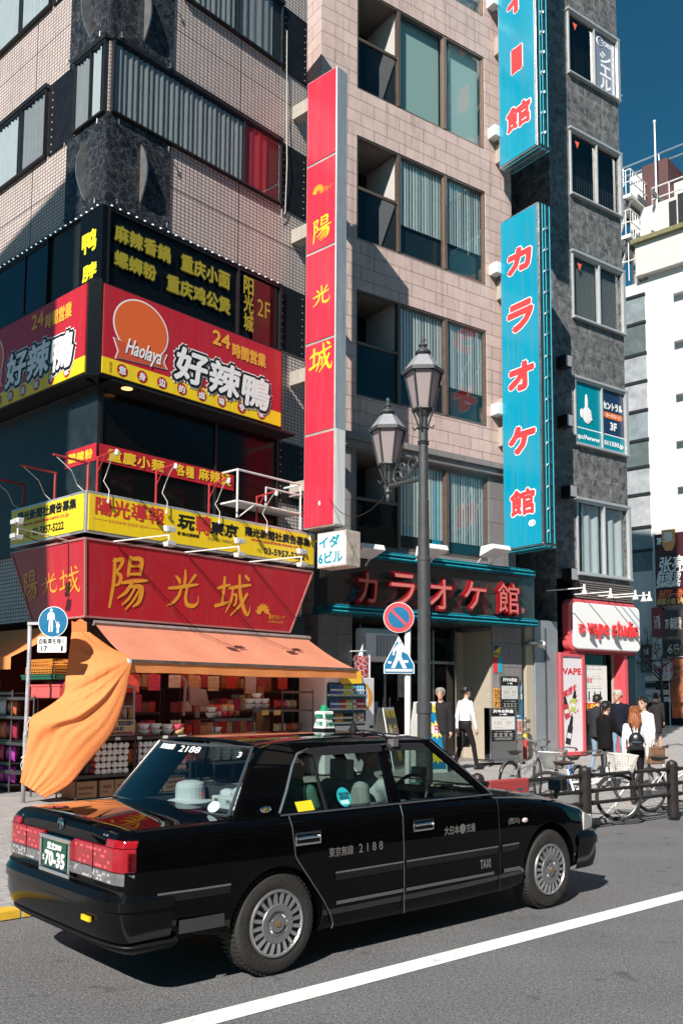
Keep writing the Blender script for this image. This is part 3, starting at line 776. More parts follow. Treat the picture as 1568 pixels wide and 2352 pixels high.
def flame_logo(mb, fx, cx, cz, R, m):
    """seven curved petals opening to the upper right"""
    for i in range(8):
        a = rad(25 + i * 24); st = []
        for k in range(6):
            t = k / 5; aa = a - .5 * t; r = R * (.18 + .82 * t)
            st.append((cx + r * cos(aa), cz + r * sin(aa), R * .16 * (4 * t * (1 - t)) + .002))
        vs = []
        for k, (x, z, w) in enumerate(st):
            aa = a - .5 * k / 5 + pi / 2
            vs += [fx(x - w * cos(aa), z - w * sin(aa), .002 + i * .0004), fx(x + w * cos(aa), z + w * sin(aa), .002 + i * .0004)]
        mb.add(vs, [(2 * k, 2 * k + 2, 2 * k + 3, 2 * k + 1) for k in range(5)], m)

# ================================================================ yellow newspaper signboard
YD = .5
ys = thing('yellow_signboard', 'yellow signboard with red and black newspaper lettering in an aluminium frame at the corner', 'sign', FA, (-.5, -.5, 4.3))
YZ0, YZ1, YX1 = 4.33, 5.03, 4.83
mb = MB(); mb.box(-YD, YX1, -YD, -.02, YZ0, YZ1, ALU); mb.box(-YD, -.02, -YD + .01, 1.95, YZ0, YZ1 - .005, ALU); part('cabinet', mb, ys, bev=.01)
mb = MB(); mb.box(-YD + .05, YX1 - .04, -YD - .012, -YD, YZ0 + .05, YZ1 - .05, YLW); part('front_face', mb, ys)
mb = MB(); mb.box(-YD - .012, -YD, -YD + .05, 1.9, YZ0 + .05, YZ1 - .05, YLW); part('side_face', mb, ys)
mb = MB(); L = -YD - .013
def q(body, a, b, m, bold=0, shear=0, fr=FA, xf=None, h=None):
    x0, z0 = fr.at(*a, L); x1, z1 = fr.at(*b, L)
    if h: z1 = z0 + h
    mb.text(body, x0, z0, x1, z1, L, m, bold=bold, shear=shear, xf=xf)
zz = lambda px, py: FA.at(px, py, L)[1]
for body, xa, xb, ya, za, h, m, bd, sh in (
    ('陽光導報', 219, 377, 0, 4.66, .29, LINE_R, .008, 0), ('玩', 409, 447, 0, 4.66, .24, LINE_B, .012, .15), ('轉', 450, 484, 0, 4.62, .34, LINE_R, .008, 0), ('東京', 484, 546, 0, 4.66, .24, LINE_B, .012, .15),
    ('陽光新聞社廣告募集', 564, 712, 0, 4.74, .17, LINE_B, .009, 0), ('www.sunshine-news.co.jp', 577, 694, 0, 4.64, .085, LINE_R, .002, 0), ('TEL:', 591, 604, 0, 4.46, .06, LINE_B, 0, 0), ('03-5957-5222', 607, 700, 0, 4.45, .12, LINE_B, .006, 0),
    ('SUNSHINE GUIDE NEWS', 250, 342, 0, 4.55, .05, LINE_R, 0, 0), ('TOKYO MIRACLE', 478, 545, 0, 4.53, .06, LINE_B, 0, 0), ('原 陽光娱樂報', 408, 458, 0, 4.54, .06, LINE_B, .001, 0)):
    x0 = FA.at(xa, 1200, L)[0]; x1 = FA.at(xb, 1200, L)[0]
    mb.text(body, x0, za, x1, za + h, L, m, bold=bd, shear=sh)
for xa, xb in ((215, 247), (346, 372)):
    x0 = FA.at(xa, 1200, L)[0]; x1 = FA.at(xb, 1200, L)[0]; mb.box(x0, x1, L - .002, L, 4.575, 4.58, LINE_R)
part('lettering', mb, ys)
mb = MB(); SX = lambda x, z, d: (-YD - .013 - d, -x, z)
for body, xa, xb, za, h, m, bd in (('陽光新聞社廣告募集', 42, 174, 4.76, .17, LINE_B, .009), ('www.sunshine-news.co.jp', 55, 158, 4.64, .09, LINE_R, .002), ('03-5957-5222', 77, 147, 4.46, .13, LINE_B, .006), ('TEL', 60, 72, 4.47, .07, LINE_B, 0)):
    x0 = FB.at(xa, 1200, L)[0]; x1 = FB.at(xb, 1200, L)[0]
    mb.text(body, x0, za, x1, za + h, 0, m, bold=bd, xf=SX)
part('lettering', mb, ys)

# ================================================================ red hopper-shaped shop sign
rs = thing('hopper_sign', 'red shop sign, wider at the top, with three golden brush characters above the awning', 'sign', FA, (-.4, -.4, 2.97))
T0, T1 = 2.98, 4.24
dt, db = .48, .36
FRM = M('pale_red_frame', (.50, .22, .20), .4, .3, var=.2)
mb = MB()
tl, tr, bl, br = (-dt, -dt, T1), (4.80, -dt, T1), (-db, -db, T0), (4.28, -db, T0)
mb.add([tl, tr, br, bl, (4.80, 0, T1), (4.28, 0, T0), (-dt, 1.92, T1), (-db, 1.32, T0), (0, 1.92, T1), (0, 1.32, T0)], [(3, 2, 1, 0), (2, 5, 4, 1), (3, 0, 6, 7), (0, 1, 4, 8, 6), (3, 7, 9, 5, 2)], REDS)
part('face', mb, rs)
mb = MB()
for a, b in ((tl, tr), (bl, br), (tl, bl), (tr, br), (tl, (-dt, 1.92, T1)), (bl, (-db, 1.32, T0)), ((-dt, 1.92, T1), (-db, 1.32, T0)), (tr, (4.8, 0, T1)), (br, (4.28, 0, T0))): mb.tube([a, b], .022, FRM, 4)
mb.box(-.40, 4.6, -.33, -.28, T0 - .12, T0 - .03, BLK)
part('edge_frame', mb, rs)
kt = (dt - db) / (T1 - T0)
hx = lambda x, z, d: (x, -(db + (z - T0) * kt) - .004 - d, z)
hy = lambda x, z, d: (-(db + (z - T0) * kt) - .004 - d, -x, z)
mb = MB(); GO = M('orange_gold_lettering', (.80, .33, .03), .4)
brush3(mb, FA, (((250, 1395), (343, 1288)), ((385, 1392), (460, 1315)), ((497, 1410), (577, 1326))), -.43, GO, xf=hx)
cx, cz = FA.at(606, 1408, -.43); flame_logo(mb, hx, cx, cz, .20, GO)
a = FA.at(620, 1412, -.42); mb.text('陽光グループ', a[0], a[1] - .08, a[0] + .42, a[1] + .01, 0, GO, bold=.002, xf=hx); mb.text('SUNSHINE GROUP', a[0], a[1] - .15, a[0] + .40, a[1] - .10, 0, GO, xf=hx)
part('lettering', mb, rs)
mb = MB(); brush3(mb, FB, (((52, 1382), (90, 1310)), ((94, 1365), (132, 1313)), ((136, 1366), (184, 1300))), -.43, GO, xf=hy); part('lettering', mb, rs)

# ================================================================ red blade sign on the corner building
bs = thing('blade_sign', 'tall red vertical sign with yellow brush characters and a steel edge', 'sign', RS, (.6, 0, 4.7))
BZ0, BZ1 = RS.at(770, 1205)[1], RS.at(772, 152)[1]
mb = MB(); mb.box(.49, 1.345, .0, .32, BZ0, BZ1, ALU); part('cabinet', mb, bs, bev=.012)
divs = [BZ0] + [RS.at(*p)[1] for p in ((767, 985), (767, 772), (767, 560), (770, 352))] + [BZ1]
for a, b in zip(divs[:-1], divs[1:]):
    mb = MB(); mb.box(.52, 1.32, -.014, 0, a + .03, b - .03, REDS2); part('face_panel', mb, bs)
mb = MB()
brush3(mb, RS, (((717, 562), (762, 488)), ((718, 707), (758, 648)), ((711, 862), (762, 782))), -.015, GOLDY, wk=1.1)
cx, cz = RS.at(733, 440, -.015); flame_logo(mb, lambda x, z, d: (x, -.015 - d, z), cx - .03, cz, .17, GO)
mb.text('陽光グループ', cx + .02, cz - .06, cx + .36, cz + .05, -.015, GO, bold=.002)
part('lettering', mb, bs)
mb = MB(); mb.box(1.346, 1.352, .03, .30, BZ0 + .03, divs[1] + .02, WPL); part('edge_panel', mb, bs)
for p, q2 in (((664, 238), (703, 290)), ((652, 520), (700, 575)), ((660, 845), (700, 885)), ((664, 1100), (700, 1130))):
    z1 = RS.at(664, p[1] + 6)[1]; mb = MB(); mb.box(.0, .495, .04, .28, z1 - .32, z1 - .02, BEIGE); part('bracket', mb, bs, bev=.01)

ib = thing('blade_sign', 'small white sign box with teal lettering under the tall red sign', 'sign', RS, (.9, .1, 4.3))
L2 = .10
x0, zt = RS.at(729, 1226, L2); x1, zt1 = RS.at(795, 1215, L2); zb = RS.at(729, 1306, L2)[1]
mb = MB(); mb.box(x0, x1, L2, L2 + .42, zb, zt, M('stained_box', (.50, .42, .36), .6, var=.45, vscale=7)); part('cabinet', mb, ib, bev=.01)
mb = MB(); mb.box(x0 + .025, x1 - .03, L2 - .01, L2, zb + .03, zt - .03, LINE_W); part('face', mb, ib)
mb = MB(); TL = M('teal_lettering', (.0, .25, .36), .4)
w = x1 - x0; h = zt - zb
mb.text('イダ', x0 + .08 * w, zb + .55 * h, x0 + .78 * w, zb + .88 * h, L2 - .01, TL, bold=.012); mb.text('6ビル', x0 + .06 * w, zb + .12 * h, x0 + .88 * w, zb + .44 * h, L2 - .01, TL, bold=.012)
part('lettering', mb, ib)
mb = MB(); mb.tube([(.0, L2 + .2, zt - .1), (x0, L2 + .2, zt - .1)], .03, STEEL, 6); part('bracket', mb, ib)

# ================================================================ rails, scaffold and floodlights
def red_bracket(x, h, label):
    t = thing('light_bracket', label, 'bracket', FA, (x, -.42, YZ1), 'red light brackets on the yellow sign')
    mb = MB(); mb.tube([(x, -.40, YZ1 - .02), (x, -.40, YZ1 + h)], .019, REDP, 6); mb.tube([(x, -.38, YZ1 + h - .02), (x, -.95, YZ1 + h + .02)], .017, REDP, 6); mb.tube([(x, -.4, YZ1 + h - .28), (x, -.62, YZ1 + h - .01)], .012, REDP, 6); part('arm', mb, t)
    mb = MB(); mb.lathe([(.02, 0), (.035, -.04), (.03, -.09)], WPL, c=(x, -.95, YZ1 + h + .02), n=8); part('lamp_socket', mb, t)
    mb = MB(); r = random.random; mb.tube([(x, -.94, YZ1 + h + .02), (x + .03, -.75, YZ1 + h - .1), (x + .1, -.52, YZ1 + h - .25 - .1 * r()), (x + .06, -.5, YZ1 + .2), (x + .14, -.55, YZ1 + .05), (x + .12, -.56, YZ1 - .12)], .008, WCAB, 5); mb.ball((x + .12, -.56, YZ1 - .14), (.025, .025, .04), WPL, 8, 5); part('loose_cable', mb, t)
nm = ['over the large red characters', 'over the red and black lettering join', 'next to the white scaffold frame', 'beneath the white scaffold platform', 'at the far end by the white sign box']
for px, h, n in zip((222, 358, 480, 590, 690), (.62, .62, .58, .55, .55), nm):
    red_bracket(FA.at(px, 1150, -.4)[0], h, 'red pipe bracket with dangling cable, ' + n)
for k, (px, h) in enumerate(((196, .50), (121, .50), (50, .46))):
    x = FB.at(px, 1140, -.4)[0]; t = thing('light_bracket', ['red pipe bracket at the corner end of the side yellow sign', 'red pipe bracket halfway along the side yellow sign', 'red pipe bracket at the street end of the side yellow sign'][k], 'bracket', FB, (x, -.4, YZ1), 'red light brackets on the yellow sign')
    mb = MB(); mb.tube([(x, -.36, YZ1 - .02), (x, -.36, YZ1 + h)], .024, REDP, 6); mb.tube([(x, -.34, YZ1 + h), (x, -1.0, YZ1 + h + .02)], .022, REDP, 6); part('arm', mb, t)
    mb = MB(); mb.tube([(x, -.95, YZ1 + h), (x + .06, -.7, YZ1 + h - .2), (x, -.55, YZ1 + h - .4), (x + .1, -.5, YZ1)], .008, WCAB, 5); part('loose_cable', mb, t)
sc = thing('scaffold_frame', 'white pipe scaffold frame with a plank platform above the yellow sign', 'scaffold', FA, (3.2, -.5, 5.1))
mb = MB(); sx0, sx1, sy0, sy1, sz0, sz1 = 2.72, 4.40, -.50, .02, 5.38, 5.98
for x in (sx0, sx1):
    for y in (sy0, sy1): mb.tube([(x, y, sz0 - .32), (x, y, sz1)], .020, WMT, 6)
for z in (sz0, sz1):
    for y in (sy0, sy1): mb.tube([(sx0, y, z), (sx1, y, z)], .020, WMT, 6)
    for x in (sx0, sx1): mb.tube([(x, sy0, z), (x, sy1, z)], .020, WMT, 6)
mb.tube([(sx0 + .05, sy0, sz0 - .3), (sx0 + .45, sy0, sz0)], .014, WMT, 6); mb.tube([(3.45, sy0, sz0), (3.45, sy0, sz1 - .22), (4.4, sy0, sz1 - .22)], .018, WMT, 6)
part('pipe_frame', mb, sc)
mb = MB(); mb.box(sx0, sx1, sy0, sy1, sz0 - .02, sz0 + .015, M('grey_plank', (.40, .39, .37), .7, var=.2)); part('platform', mb, sc)
def flood(fr, x, label, two=True):
    t = thing('floodlight', label, 'floodlight', fr, (x, -.5, YZ0), 'white floodlights under the yellow sign')
    z = YZ0 - .10; mb = MB(); mb.tube([(x - .35, -.40, z + .02), (x, -1.55, z + .05)], .012, WMT, 6); mb.tube([(x, -1.55, z - .08), (x, -1.55, z + .14)], .014, WMT, 6); part('arm', mb, t)
    for s in (1, -1):
        mb = MB(); cz = z + .03 + s * .11; tl = .07 * s
        P = [(-.08, -.06 + tl * .3, .045 * s), (.08, -.06 + tl * .3, .045 * s), (.08, .06, .036 * s + .016), (-.08, .06, .036 * s + .016)]
        top = [(x + a, -1.55 + b, cz + c * .6 + .03) for a, b, c in P]; bot = [(x + a * .8, -1.55 + b * .8, cz - .05 + c * .3) for a, b, c in P]
        mb.add(top + bot, [(0, 1, 2, 3), (7, 6, 5, 4), (0, 4, 5, 1), (1, 5, 6, 2), (2, 6, 7, 3), (3, 7, 4, 0)], WMT)
        mb.box(x - .08, x + .08, -1.64, -1.625, cz - .04, cz + .03, M('lamp_lens', (.5, .5, .48), .1)); part('lamp_head', mb, t, bev=.006, recalc=True)
    mb = MB(); mb.tube([(x - .02, -1.55, z - .02), (x - .1, -1.2, z - .09), (x - .3, -.5, z - .02)], .008, CABLE, 5); part('cable', mb, t)
for px, l in ((388, 'under the middle of the yellow sign'), (549, 'over the middle golden characters'), (692, 'at the white sign box end')): flood(FA, FA.at(px, 1240, -1.55)[0], 'pair of white floodlight heads on an arm ' + l)
flood(FB, FB.at(41, 1232, -1.55)[0], 'pair of white floodlight heads at the side street end')

# ================================================================ awning and the tied-back curtain
aw = thing('awning', 'salmon orange fabric awning over the open shop front', 'awning', FA, (2.4, -.4, 2.2))
mb = MB(); ax0, ax1 = -.26, 5.0
def awn(u, v):
    x0 = -.16 + (ax0 + .16) * v; x1 = 4.80 + (ax1 - 4.80) * v; x = x0 + (x1 - x0) * u
    z = 2.86 + (2.24 - 2.86) * v - .045 * sin(pi * v) + .012 * sin(u * 31) * sin(pi * v)
    return (x, -.36 - 1.14 * v, z)
mb.grid(awn, 60, 14, FABA); part('canopy', mb, aw, smooth=True)
mb = MB()
mb.grid(lambda u, v: (ax0 + (ax1 - ax0) * u, -1.51 + .006 * sin(u * 40) * v, 2.22 - .165 * v + .01 * sin(u * 9) * v), 80, 3, FABO); part('valance', mb, aw, smooth=True)
mb = MB(); mb.box(ax0, ax1, -1.53, -1.485, 2.215, 2.262, M('dirty_bar', (.12, .09, .08), .5, var=.5, vscale=12)); mb.tube([(-.2, -.34, 2.89), (4.86, -.34, 2.89)], .05, M('grey_roller', (.30, .24, .23), .4, var=.2), 8)
mb.tube([(.4, -.3, 2.75), (.4, -.9, 2.35), (.35, -1.48, 2.22)], .018, WMT, 6); mb.tube([(4.4, -.3, 2.75), (4.4, -.9, 2.35), (4.5, -1.48, 2.22)], .018, WMT, 6); mb.box(ax0 - .06, ax0, -1.54, -1.47, 2.2, 2.27, WPL)
part('bar', mb, aw)
# side-street awning with its hanging end cloth
sa = thing('awning', 'shaded orange awning along the side street face of the shop', 'awning', FB, (-2, -.4, 2.2))
mb = MB(); mb.grid(lambda u, v: (-4.5 + 4.3 * u, -.36 - .95 * v, 2.86 - .55 * v - .03 * sin(pi * v)), 20, 8, FABO); mb.grid(lambda u, v: (-4.5 + 4.3 * u, -1.32, 2.31 - .2 * v), 20, 2, FABO); part('canopy', mb, sa, smooth=True)
mb = MB()
def endcloth(u, v):
    z = 2.85 - 2.3 * v; w = .25 + .75 * (1 - v) ** 2
    return (-2.75 + .03 * sin(u * 9 + v * 3), -.35 - .95 * w * u - .5 * v * (1 - u) * 0 + .02 * sin(v * 14), z)
mb.grid(endcloth, 12, 24, FABO); part('end_curtain', mb, sa, smooth=True)
# curtain: left and right edges are real space curves between the awning corner, the wall and the sign pole
cl = [D(166, 1452, 13.9), D(160, 1500, 13.85), D(152, 1560, 13.75), D(148, 1592, 13.7), D(128, 1612, 13.62), D(98, 1632, 13.5), D(72, 1650, 13.42), D(66, 1690, 13.40), D(58, 1740, 13.38), D(48, 1798, 13.36)]
cr = [D(205, 1452, 14.0), D(255, 1488, 14.1), D(300, 1514, FA.w(ax0, -1.5).y), D(296, 1556, 14.0), D(284, 1612, 13.9), D(264, 1668, 13.8), D(240, 1706, 13.7), D(200, 1752, 13.6), D(160, 1800, 13.5), D(104, 1833, 13.42)]
def along(c, t):
    t = min(max(t, 0), .9999) * (len(c) - 1); i = int(t); f = t - i
    p0, p1, p2, p3 = c[max(i - 1, 0)], c[i], c[i + 1], c[min(i + 2, len(c) - 1)]
    return .5 * ((2 * p1) + (p2 - p0) * f + (2 * p0 - 5 * p1 + 4 * p2 - p3) * f * f + (3 * p1 - p0 - 3 * p2 + p3) * f * f * f)
nd = V((.25, -.97, 0)).normalized()
def curtain(u, v):
    a, b = along(cl, v), along(cr, v); p = a.lerp(b, u)
    s = sin(pi * u) ** .7
    k_ = (a.y + (b.y - a.y) * u ** 2.4) / p.y; p = V((p.x * k_, p.y * k_, CAM_H + (p.z - CAM_H) * k_))
    # folds fan out from the awning corner (u = 1, v = .22) to the pole ties (u = 0, v = .65 and 1)
    ang = math.atan2((v - .22) * 1.9, (1.02 - u))
    fold = .03 * math.exp(-((ang - .83) / .07) ** 2) - .035 * math.exp(-((ang - .93) / .06) ** 2) + .016 * sin(ang * 9 + 1) + .011 * sin(ang * 17) + .004 * sin(ang * 41)
    near = min(1, ((1 - u) ** 2 + (v - .22) ** 2) ** .5 * 2.2)
    fine = .010 * sin(u * 40 + v * 12) * v * .6
    return tuple(p + nd * (fold * near * s + .10 * s * v * (1 - v) * 2 + fine * s))
mb = MB(); mb.grid(curtain, 90, 110, FABO)
cu = single('curtain_cloth', mb, 'sunlit orange curtain cloth tied from the awning corner to the sign pole', 'curtain', W0, (-4, 13, .3), smooth=True)
for q_, nm in ((cl[6], 'upper'), (cl[8], 'lower')):
    mb = MB(); mb.tube([tuple(q_ + V((-.02 + .05 * cos(a), .07 + .06 * sin(a), .012 * sin(3 * a)))) for a in [k * pi / 8 for k in range(17)]], .008, WCAB, 5); mb.tube([tuple(q_ + V((-.02, .01, 0))), tuple(q_ + V((-.05, -.02, -.10))), tuple(q_ + V((-.03, -.02, -.18)))], .006, WCAB, 5); part('tie_cord', mb, cu)
mb = MB()
for c_, sgn in ((cl, .012), (cr, -.012)): mb.tube([tuple(along(c_, k / 40) + nd * -.004) for k in range(41)], .007, FABO, 5)
part('hem', mb, cu)
sm = cu.modifiers.new('hem', 'SOLIDIFY'); sm.thickness = .004
mb = MB(); mb.grid(lambda u, v: tuple(D(165 + 35 * u, 1425 + 45 * v + 4 * sin(u * 8), 14.55 + .1 * u)), 8, 6, FABO)
single('cloth_scrap', mb, 'short orange cloth flap hanging under the hopper sign corner', 'cloth', W0, (-4.1, 14.5, 2.7), smooth=True)
# ================================================================ neighbour that shades the lower side face
xe = FB.at(128, 1200, -.3)[0]
P = FB.w(xe, -.3) + SUN_AZ * 12
nb = thing('street_building', 'tall brown building on the far side of the side street', 'building', W0, (P.x - 5, P.y, 0))
mb = MB(); e = V((-SUN_AZ.y, SUN_AZ.x, 0)); 
if e.x > 0: e = -e
a, b = P, P + e * 9; c, d = b + SUN_AZ * 6, a + SUN_AZ * 6
mb.prism([tuple(a), tuple(b), tuple(c), tuple(d)], (0, 0, 20.7), OPP); part('wall', mb, nb, recalc=True)
mb = MB()
for i in range(5):
    for k in range(5): p = a + e * (.8 + i * 1.7); q = p + e * 1.0; mb.prism([tuple(p - SUN_AZ * .03 + V((0, 0, 2 + k * 3.4))), tuple(q - SUN_AZ * .03 + V((0, 0, 2 + k * 3.4))), tuple(q + V((0, 0, 2 + k * 3.4))), tuple(p + V((0, 0, 2 + k * 3.4)))], (0, 0, 1.5), BLK)
part('window', mb, nb, recalc=True)

# ================================================================ karaoke building (pink stone)
PINK = brickm('pink_granite_block', (.56, .415, .37), (.51, .38, .34), (.21, .145, .125), .78, .32, .008, .5, .18, .7, .5, fine=.12, fscale=60, stain=.38)
GRAN = brickm('speckled_granite', (.22, .20, .195), (.20, .185, .18), (.07, .065, .06), .9, .62, .006, .5, .15, .5, .3, fine=.35, fscale=70)
BRZ = M('bronze_window_frame', (.20, .145, .115), .35, .6, var=.12)
kb = thing('karaoke_building', 'pink stone building with bronze windows and a mirrored karaoke fascia', 'building', FC, (0, 0, 0))
ROWS = [(5.17, 7.38), (8.69, 11.27), (12.50, 15.09), (16.27, 18.9), (20.05, 22.7)]
XR = 6.25; HT = 24
mb = MB()
wall_holes(mb, 0, XR, 7.72, HT, [(1.04, 5.27, a, b) for a, b in ROWS[1:]], PINK, .14)
for x, s in ((0, 1), (XR, -1)): mb.quad((x, 0, 0), (x, 12, 0), (x, 12, HT), (x, 0, HT), PINK)
mb.quad((0, 12, 0), (XR, 12, 0), (XR, 12, HT), (0, 12, HT), PINK)
part('wall', mb, kb)
mb = MB(); wall_holes(mb, 0, XR, 4.9, 7.42, [(1.04, 5.27, 5.17, 7.38)], GRAN, .14)
mb.box(-.02, XR + .02, -.12, .02, 7.42, 7.58, GRAN); mb.box(-.02, XR + .02, -.20, .02, 7.58, 7.74, GRAN); part('stone_course', mb, kb, bev=.015)
mb = MB(); mb.box(.02, XR - .02, .15, 11.9, HT - .3, HT, GRAN); part('roof', mb, kb)
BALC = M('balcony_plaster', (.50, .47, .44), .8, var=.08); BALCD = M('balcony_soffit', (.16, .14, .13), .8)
for r, (z0, z1) in enumerate(ROWS):
    mb = MB()                                                        # recessed balcony
    x0, x1 = 1.04, 2.30
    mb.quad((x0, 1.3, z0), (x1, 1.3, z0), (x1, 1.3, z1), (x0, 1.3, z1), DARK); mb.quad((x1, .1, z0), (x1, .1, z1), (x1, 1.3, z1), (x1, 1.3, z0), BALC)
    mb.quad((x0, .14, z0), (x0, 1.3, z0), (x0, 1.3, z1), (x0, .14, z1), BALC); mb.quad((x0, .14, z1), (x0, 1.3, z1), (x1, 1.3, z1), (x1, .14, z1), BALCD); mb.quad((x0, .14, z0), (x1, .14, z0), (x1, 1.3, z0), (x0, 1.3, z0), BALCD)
    mb.box(x0 + .35, x0 + .95, 1.2, 1.29, z0, z0 + 2.0, BLK)
    bc = part('balcony', mb, kb)
    mb = MB(); zm = z0 + (z1 - z0) * .5; mb.box(x0, x1, .02, .09, zm - .035, zm + .035, BRZ); part('rail', mb, bc, bev=.006); part('rail', MB().box(x0, x1, .04, .09, z0, z0 + .05, BRZ), bc)
    mb = MB(); mb.quad((x0, .06, z0 + .05), (x1, .06, z0 + .05), (x1, .06, zm - .03), (x0, .06, zm - .03), GLD); part('glass_panel', mb, bc)
    mb = MB(); frame_mb(mb, 1.04, 5.27, z0, z1, .02, .12, .05, BRZ, (2.34, 3.87)); 
    for xm in (2.34, 3.87): mb.box(xm - .045, xm + .045, .0, .13, z0 + .05, z1 - .05, BRZ)
    wf = part('window_frame', mb, kb, bev=.004)
    for i, (a, b) in enumerate(((2.385, 3.825), (3.915, 5.22))):
        mb = MB(); frame_mb(mb, a, b, z0 + .05, z1 - .05, .05, .10, .035, BRZ)
        w = part('window', mb, kb)
        mb = MB(); g_ = GLG if r == 3 else GLS; mb.quad((a, .07, z0 + .05), (b, .07, z0 + .05), (b, .07, z1 - .05), (a, .07, z1 - .05), g_); part('pane', mb, w)
        mb = MB(); 
        if r == 3: mb.box(a, b, .22, .25, z0, z1, M('frosted_film', (.47, .55, .54), .6))
        else:
            zb = z0 + (z1 - z0) * (.33 if r in (1, 2) else .18); n = 15
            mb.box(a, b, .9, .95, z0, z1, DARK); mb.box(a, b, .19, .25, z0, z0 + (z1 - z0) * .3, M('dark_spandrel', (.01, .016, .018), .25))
            for k in range(n):
                xa = a + (b - a) * k / n; ww = (b - a) / n * 1.02; t = .5 * sin(k * 1.7 + r); mb.quad((xa, .125, zb), (xa + ww, .155 + .014 * t, zb), (xa + ww, .155 + .014 * t, z1 - .05), (xa, .125, z1 - .05), BLIND)
        if r == 0 and i == 0: mb.box(b - .30, b - .02, .15, .19, z0, z1, TEAL)
        part('blind', mb, w)
# ---- fascia with mirrored panel, channel letters and teal bands
FY = -.55
fx0 = FC.at(752, 1340, FY)[0]; fx1 = FC.at(1226, 1380, FY)[0]
fz0 = FC.at(1000, 1413, FY)[1]; fz1 = FC.at(1000, 1292, FY)[1]
fs = thing('shop_fascia', 'mirror polished fascia with red letters between two teal neon bands', 'sign', FC, (3, FY, fz0))
mb = MB(); mb.box(fx0, fx1, FY, -.02, fz0, fz1, MIRROR); part('panel', mb, fs, bev=.01)
def tbox(px0, px1, zc, nm):
    mb = MB(); a = FC.at(px0, 1300, FY - .1)[0]; b = FC.at(px1, 1300, FY - .1)[0]
    mb.box(a, b, FY - .14, .0, zc - .10, zc + .09, TEALB)
    band = part('neon_band', mb, fs, bev=.008)
    mb = MB()
    for z, y in ((zc - .05, -.17), (zc + .035, -.17), (zc + .085, -.10)): mb.tube([(a + .05, FY + y, z), (b - .05, FY + y, z)], .014, NEON, 6)
    part('neon_tube', mb, band)
zt_ = FC.at(1000, 1290, FY - .14)[1]; zb_ = FC.at(1000, 1414, FY - .14)[1]
tbox(812, 1226, zt_, 'top'); tbox(757, 1230, zb_, 'low')
G3 = {}
def glyph3(s, ext):
    k = (s, ext)
    if k not in G3:
        c = bpy.data.curves.new('t', 'FONT'); c.body = s; c.resolution_u = 2; c.extrude = .5
        o = bpy.data.objects.new('t', c); COL.objects.link(o); me = bpy.data.meshes.new_from_object(o.evaluated_get(bpy.context.evaluated_depsgraph_get()))
        vs = [tuple(v.co) for v in me.vertices]; fs_ = [tuple(p.vertices) for p in me.polygons]
        x0, x1 = min(v[0] for v in vs), max(v[0] for v in vs); y0, y1 = min(v[1] for v in vs), max(v[1] for v in vs)
        G3[k] = ([((x - x0) / (x1 - x0), (y - y0) / (y1 - y0), z + .5) for x, y, z in vs], fs_); bpy.data.objects.remove(o); bpy.data.meshes.remove(me); bpy.data.curves.remove(c)
    return G3[k]
def text3(mb, s, x0, z0, x1, z1, y, depth, m, bold=0):
    vs, fs_ = glyph3(s, depth)
    for k in range(7 if bold else 1):
        ox, oz = (bold * cos(k), bold * sin(k)) if k else (0, 0)
        mb.add([(x0 + (x1 - x0) * a + ox, y - depth * c - .0007 * k, z0 + (z1 - z0) * b + oz) for a, b, c in vs], fs_, m)
CHRED = M('red_channel_letter', (.30, .008, .012), .2, .2, var=.1)
for ch, a, b in (('カ', (821, 1384), (867, 1316)), ('ラ', (896, 1391), (953, 1320)), ('オ', (985, 1399), (1037, 1332)), ('ケ', (1064, 1400), (1116, 1338)), ('館', (1142, 1408), (1191, 1342))):
    x0, z0 = FC.at(*a, FY - .26); x1, z1 = FC.at(*b, FY - .26)
    mb = MB(); text3(mb, ch, x0, z0, x1, z1, FY - .17, .09, CHRED, .028); text3(mb, ch, x0, z0, x1, z1, FY, .17, MIRROR, .028)
    L_ = part('channel_letter', mb, fs)
    mb = MB(); mb.text(ch, x0 + .02, z0 + .02, x1 - .02, z1 - .02, FY - .272, M('unlit_neon', (.60, .16, .15), .25), bold=.004); part('neon_tube', mb, L_)
x0, z0 = FC.at(1192, 1408, FY - .05); mb = MB(); mb.text('®', x0, z0, x0 + .17, z0 + .17, FY - .05, M('unlit_neon', 0), bold=.006); part('registered_mark', mb, fs)
mb = MB()
for x in (1.0, 2.2, 3.4, 4.6, 5.8): mb.lathe([(.09, 0), (.09, -.012)], M('downlight_ring', (.6, .55, .5), .3), c=(x, -.28, fz0 - .002), n=14)
part('soffit_light', mb, fs)
# ---- ground floor: granite piers, glazed entrance
mb = MB(); mb.box(0, .93, -.05, 1.5, 0, fz0 - .02, GRAN); p_ = part('pier', mb, kb, bev=.01)
px0 = FC.at(1131, 1600, -.05)[0]; px1 = FC.at(1199, 1600, -.05)[0]
mb = MB(); mb.box(px0, px1, -.05, 1.5, 0, fz0 - .02, GRAN); part('pier', mb, kb, bev=.01)
mb = MB(); mb.box(.94, px0 - .01, 1.5, 1.55, .12, fz0, DARK); mb.box(.94, px0 - .01, 0, 5, .12, .16, GRAN); mb.box(.94, px0 - .01, .0, 1.5, fz0 - .14, fz0 - .03, DARK); part('lobby', mb, kb)
CREAM = M('cream_wall', (.40, .345, .265), .6, var=.06)
mb = MB(); mb.box(px0 - .25, px0 - .02, 1.0, 1.04, .16, 3.4, CREAM); mb.box(px0 - .02, px0 - .0, .0, 1.0, .16, 3.4, CREAM); part('lobby_wall', mb, kb)
mb = MB()
for x in (1.0, 1.75, 2.5, 3.3, 4.05, 4.8): mb.box(x, x + .05, .78, .86, .16, fz0 - .2, STEEL)
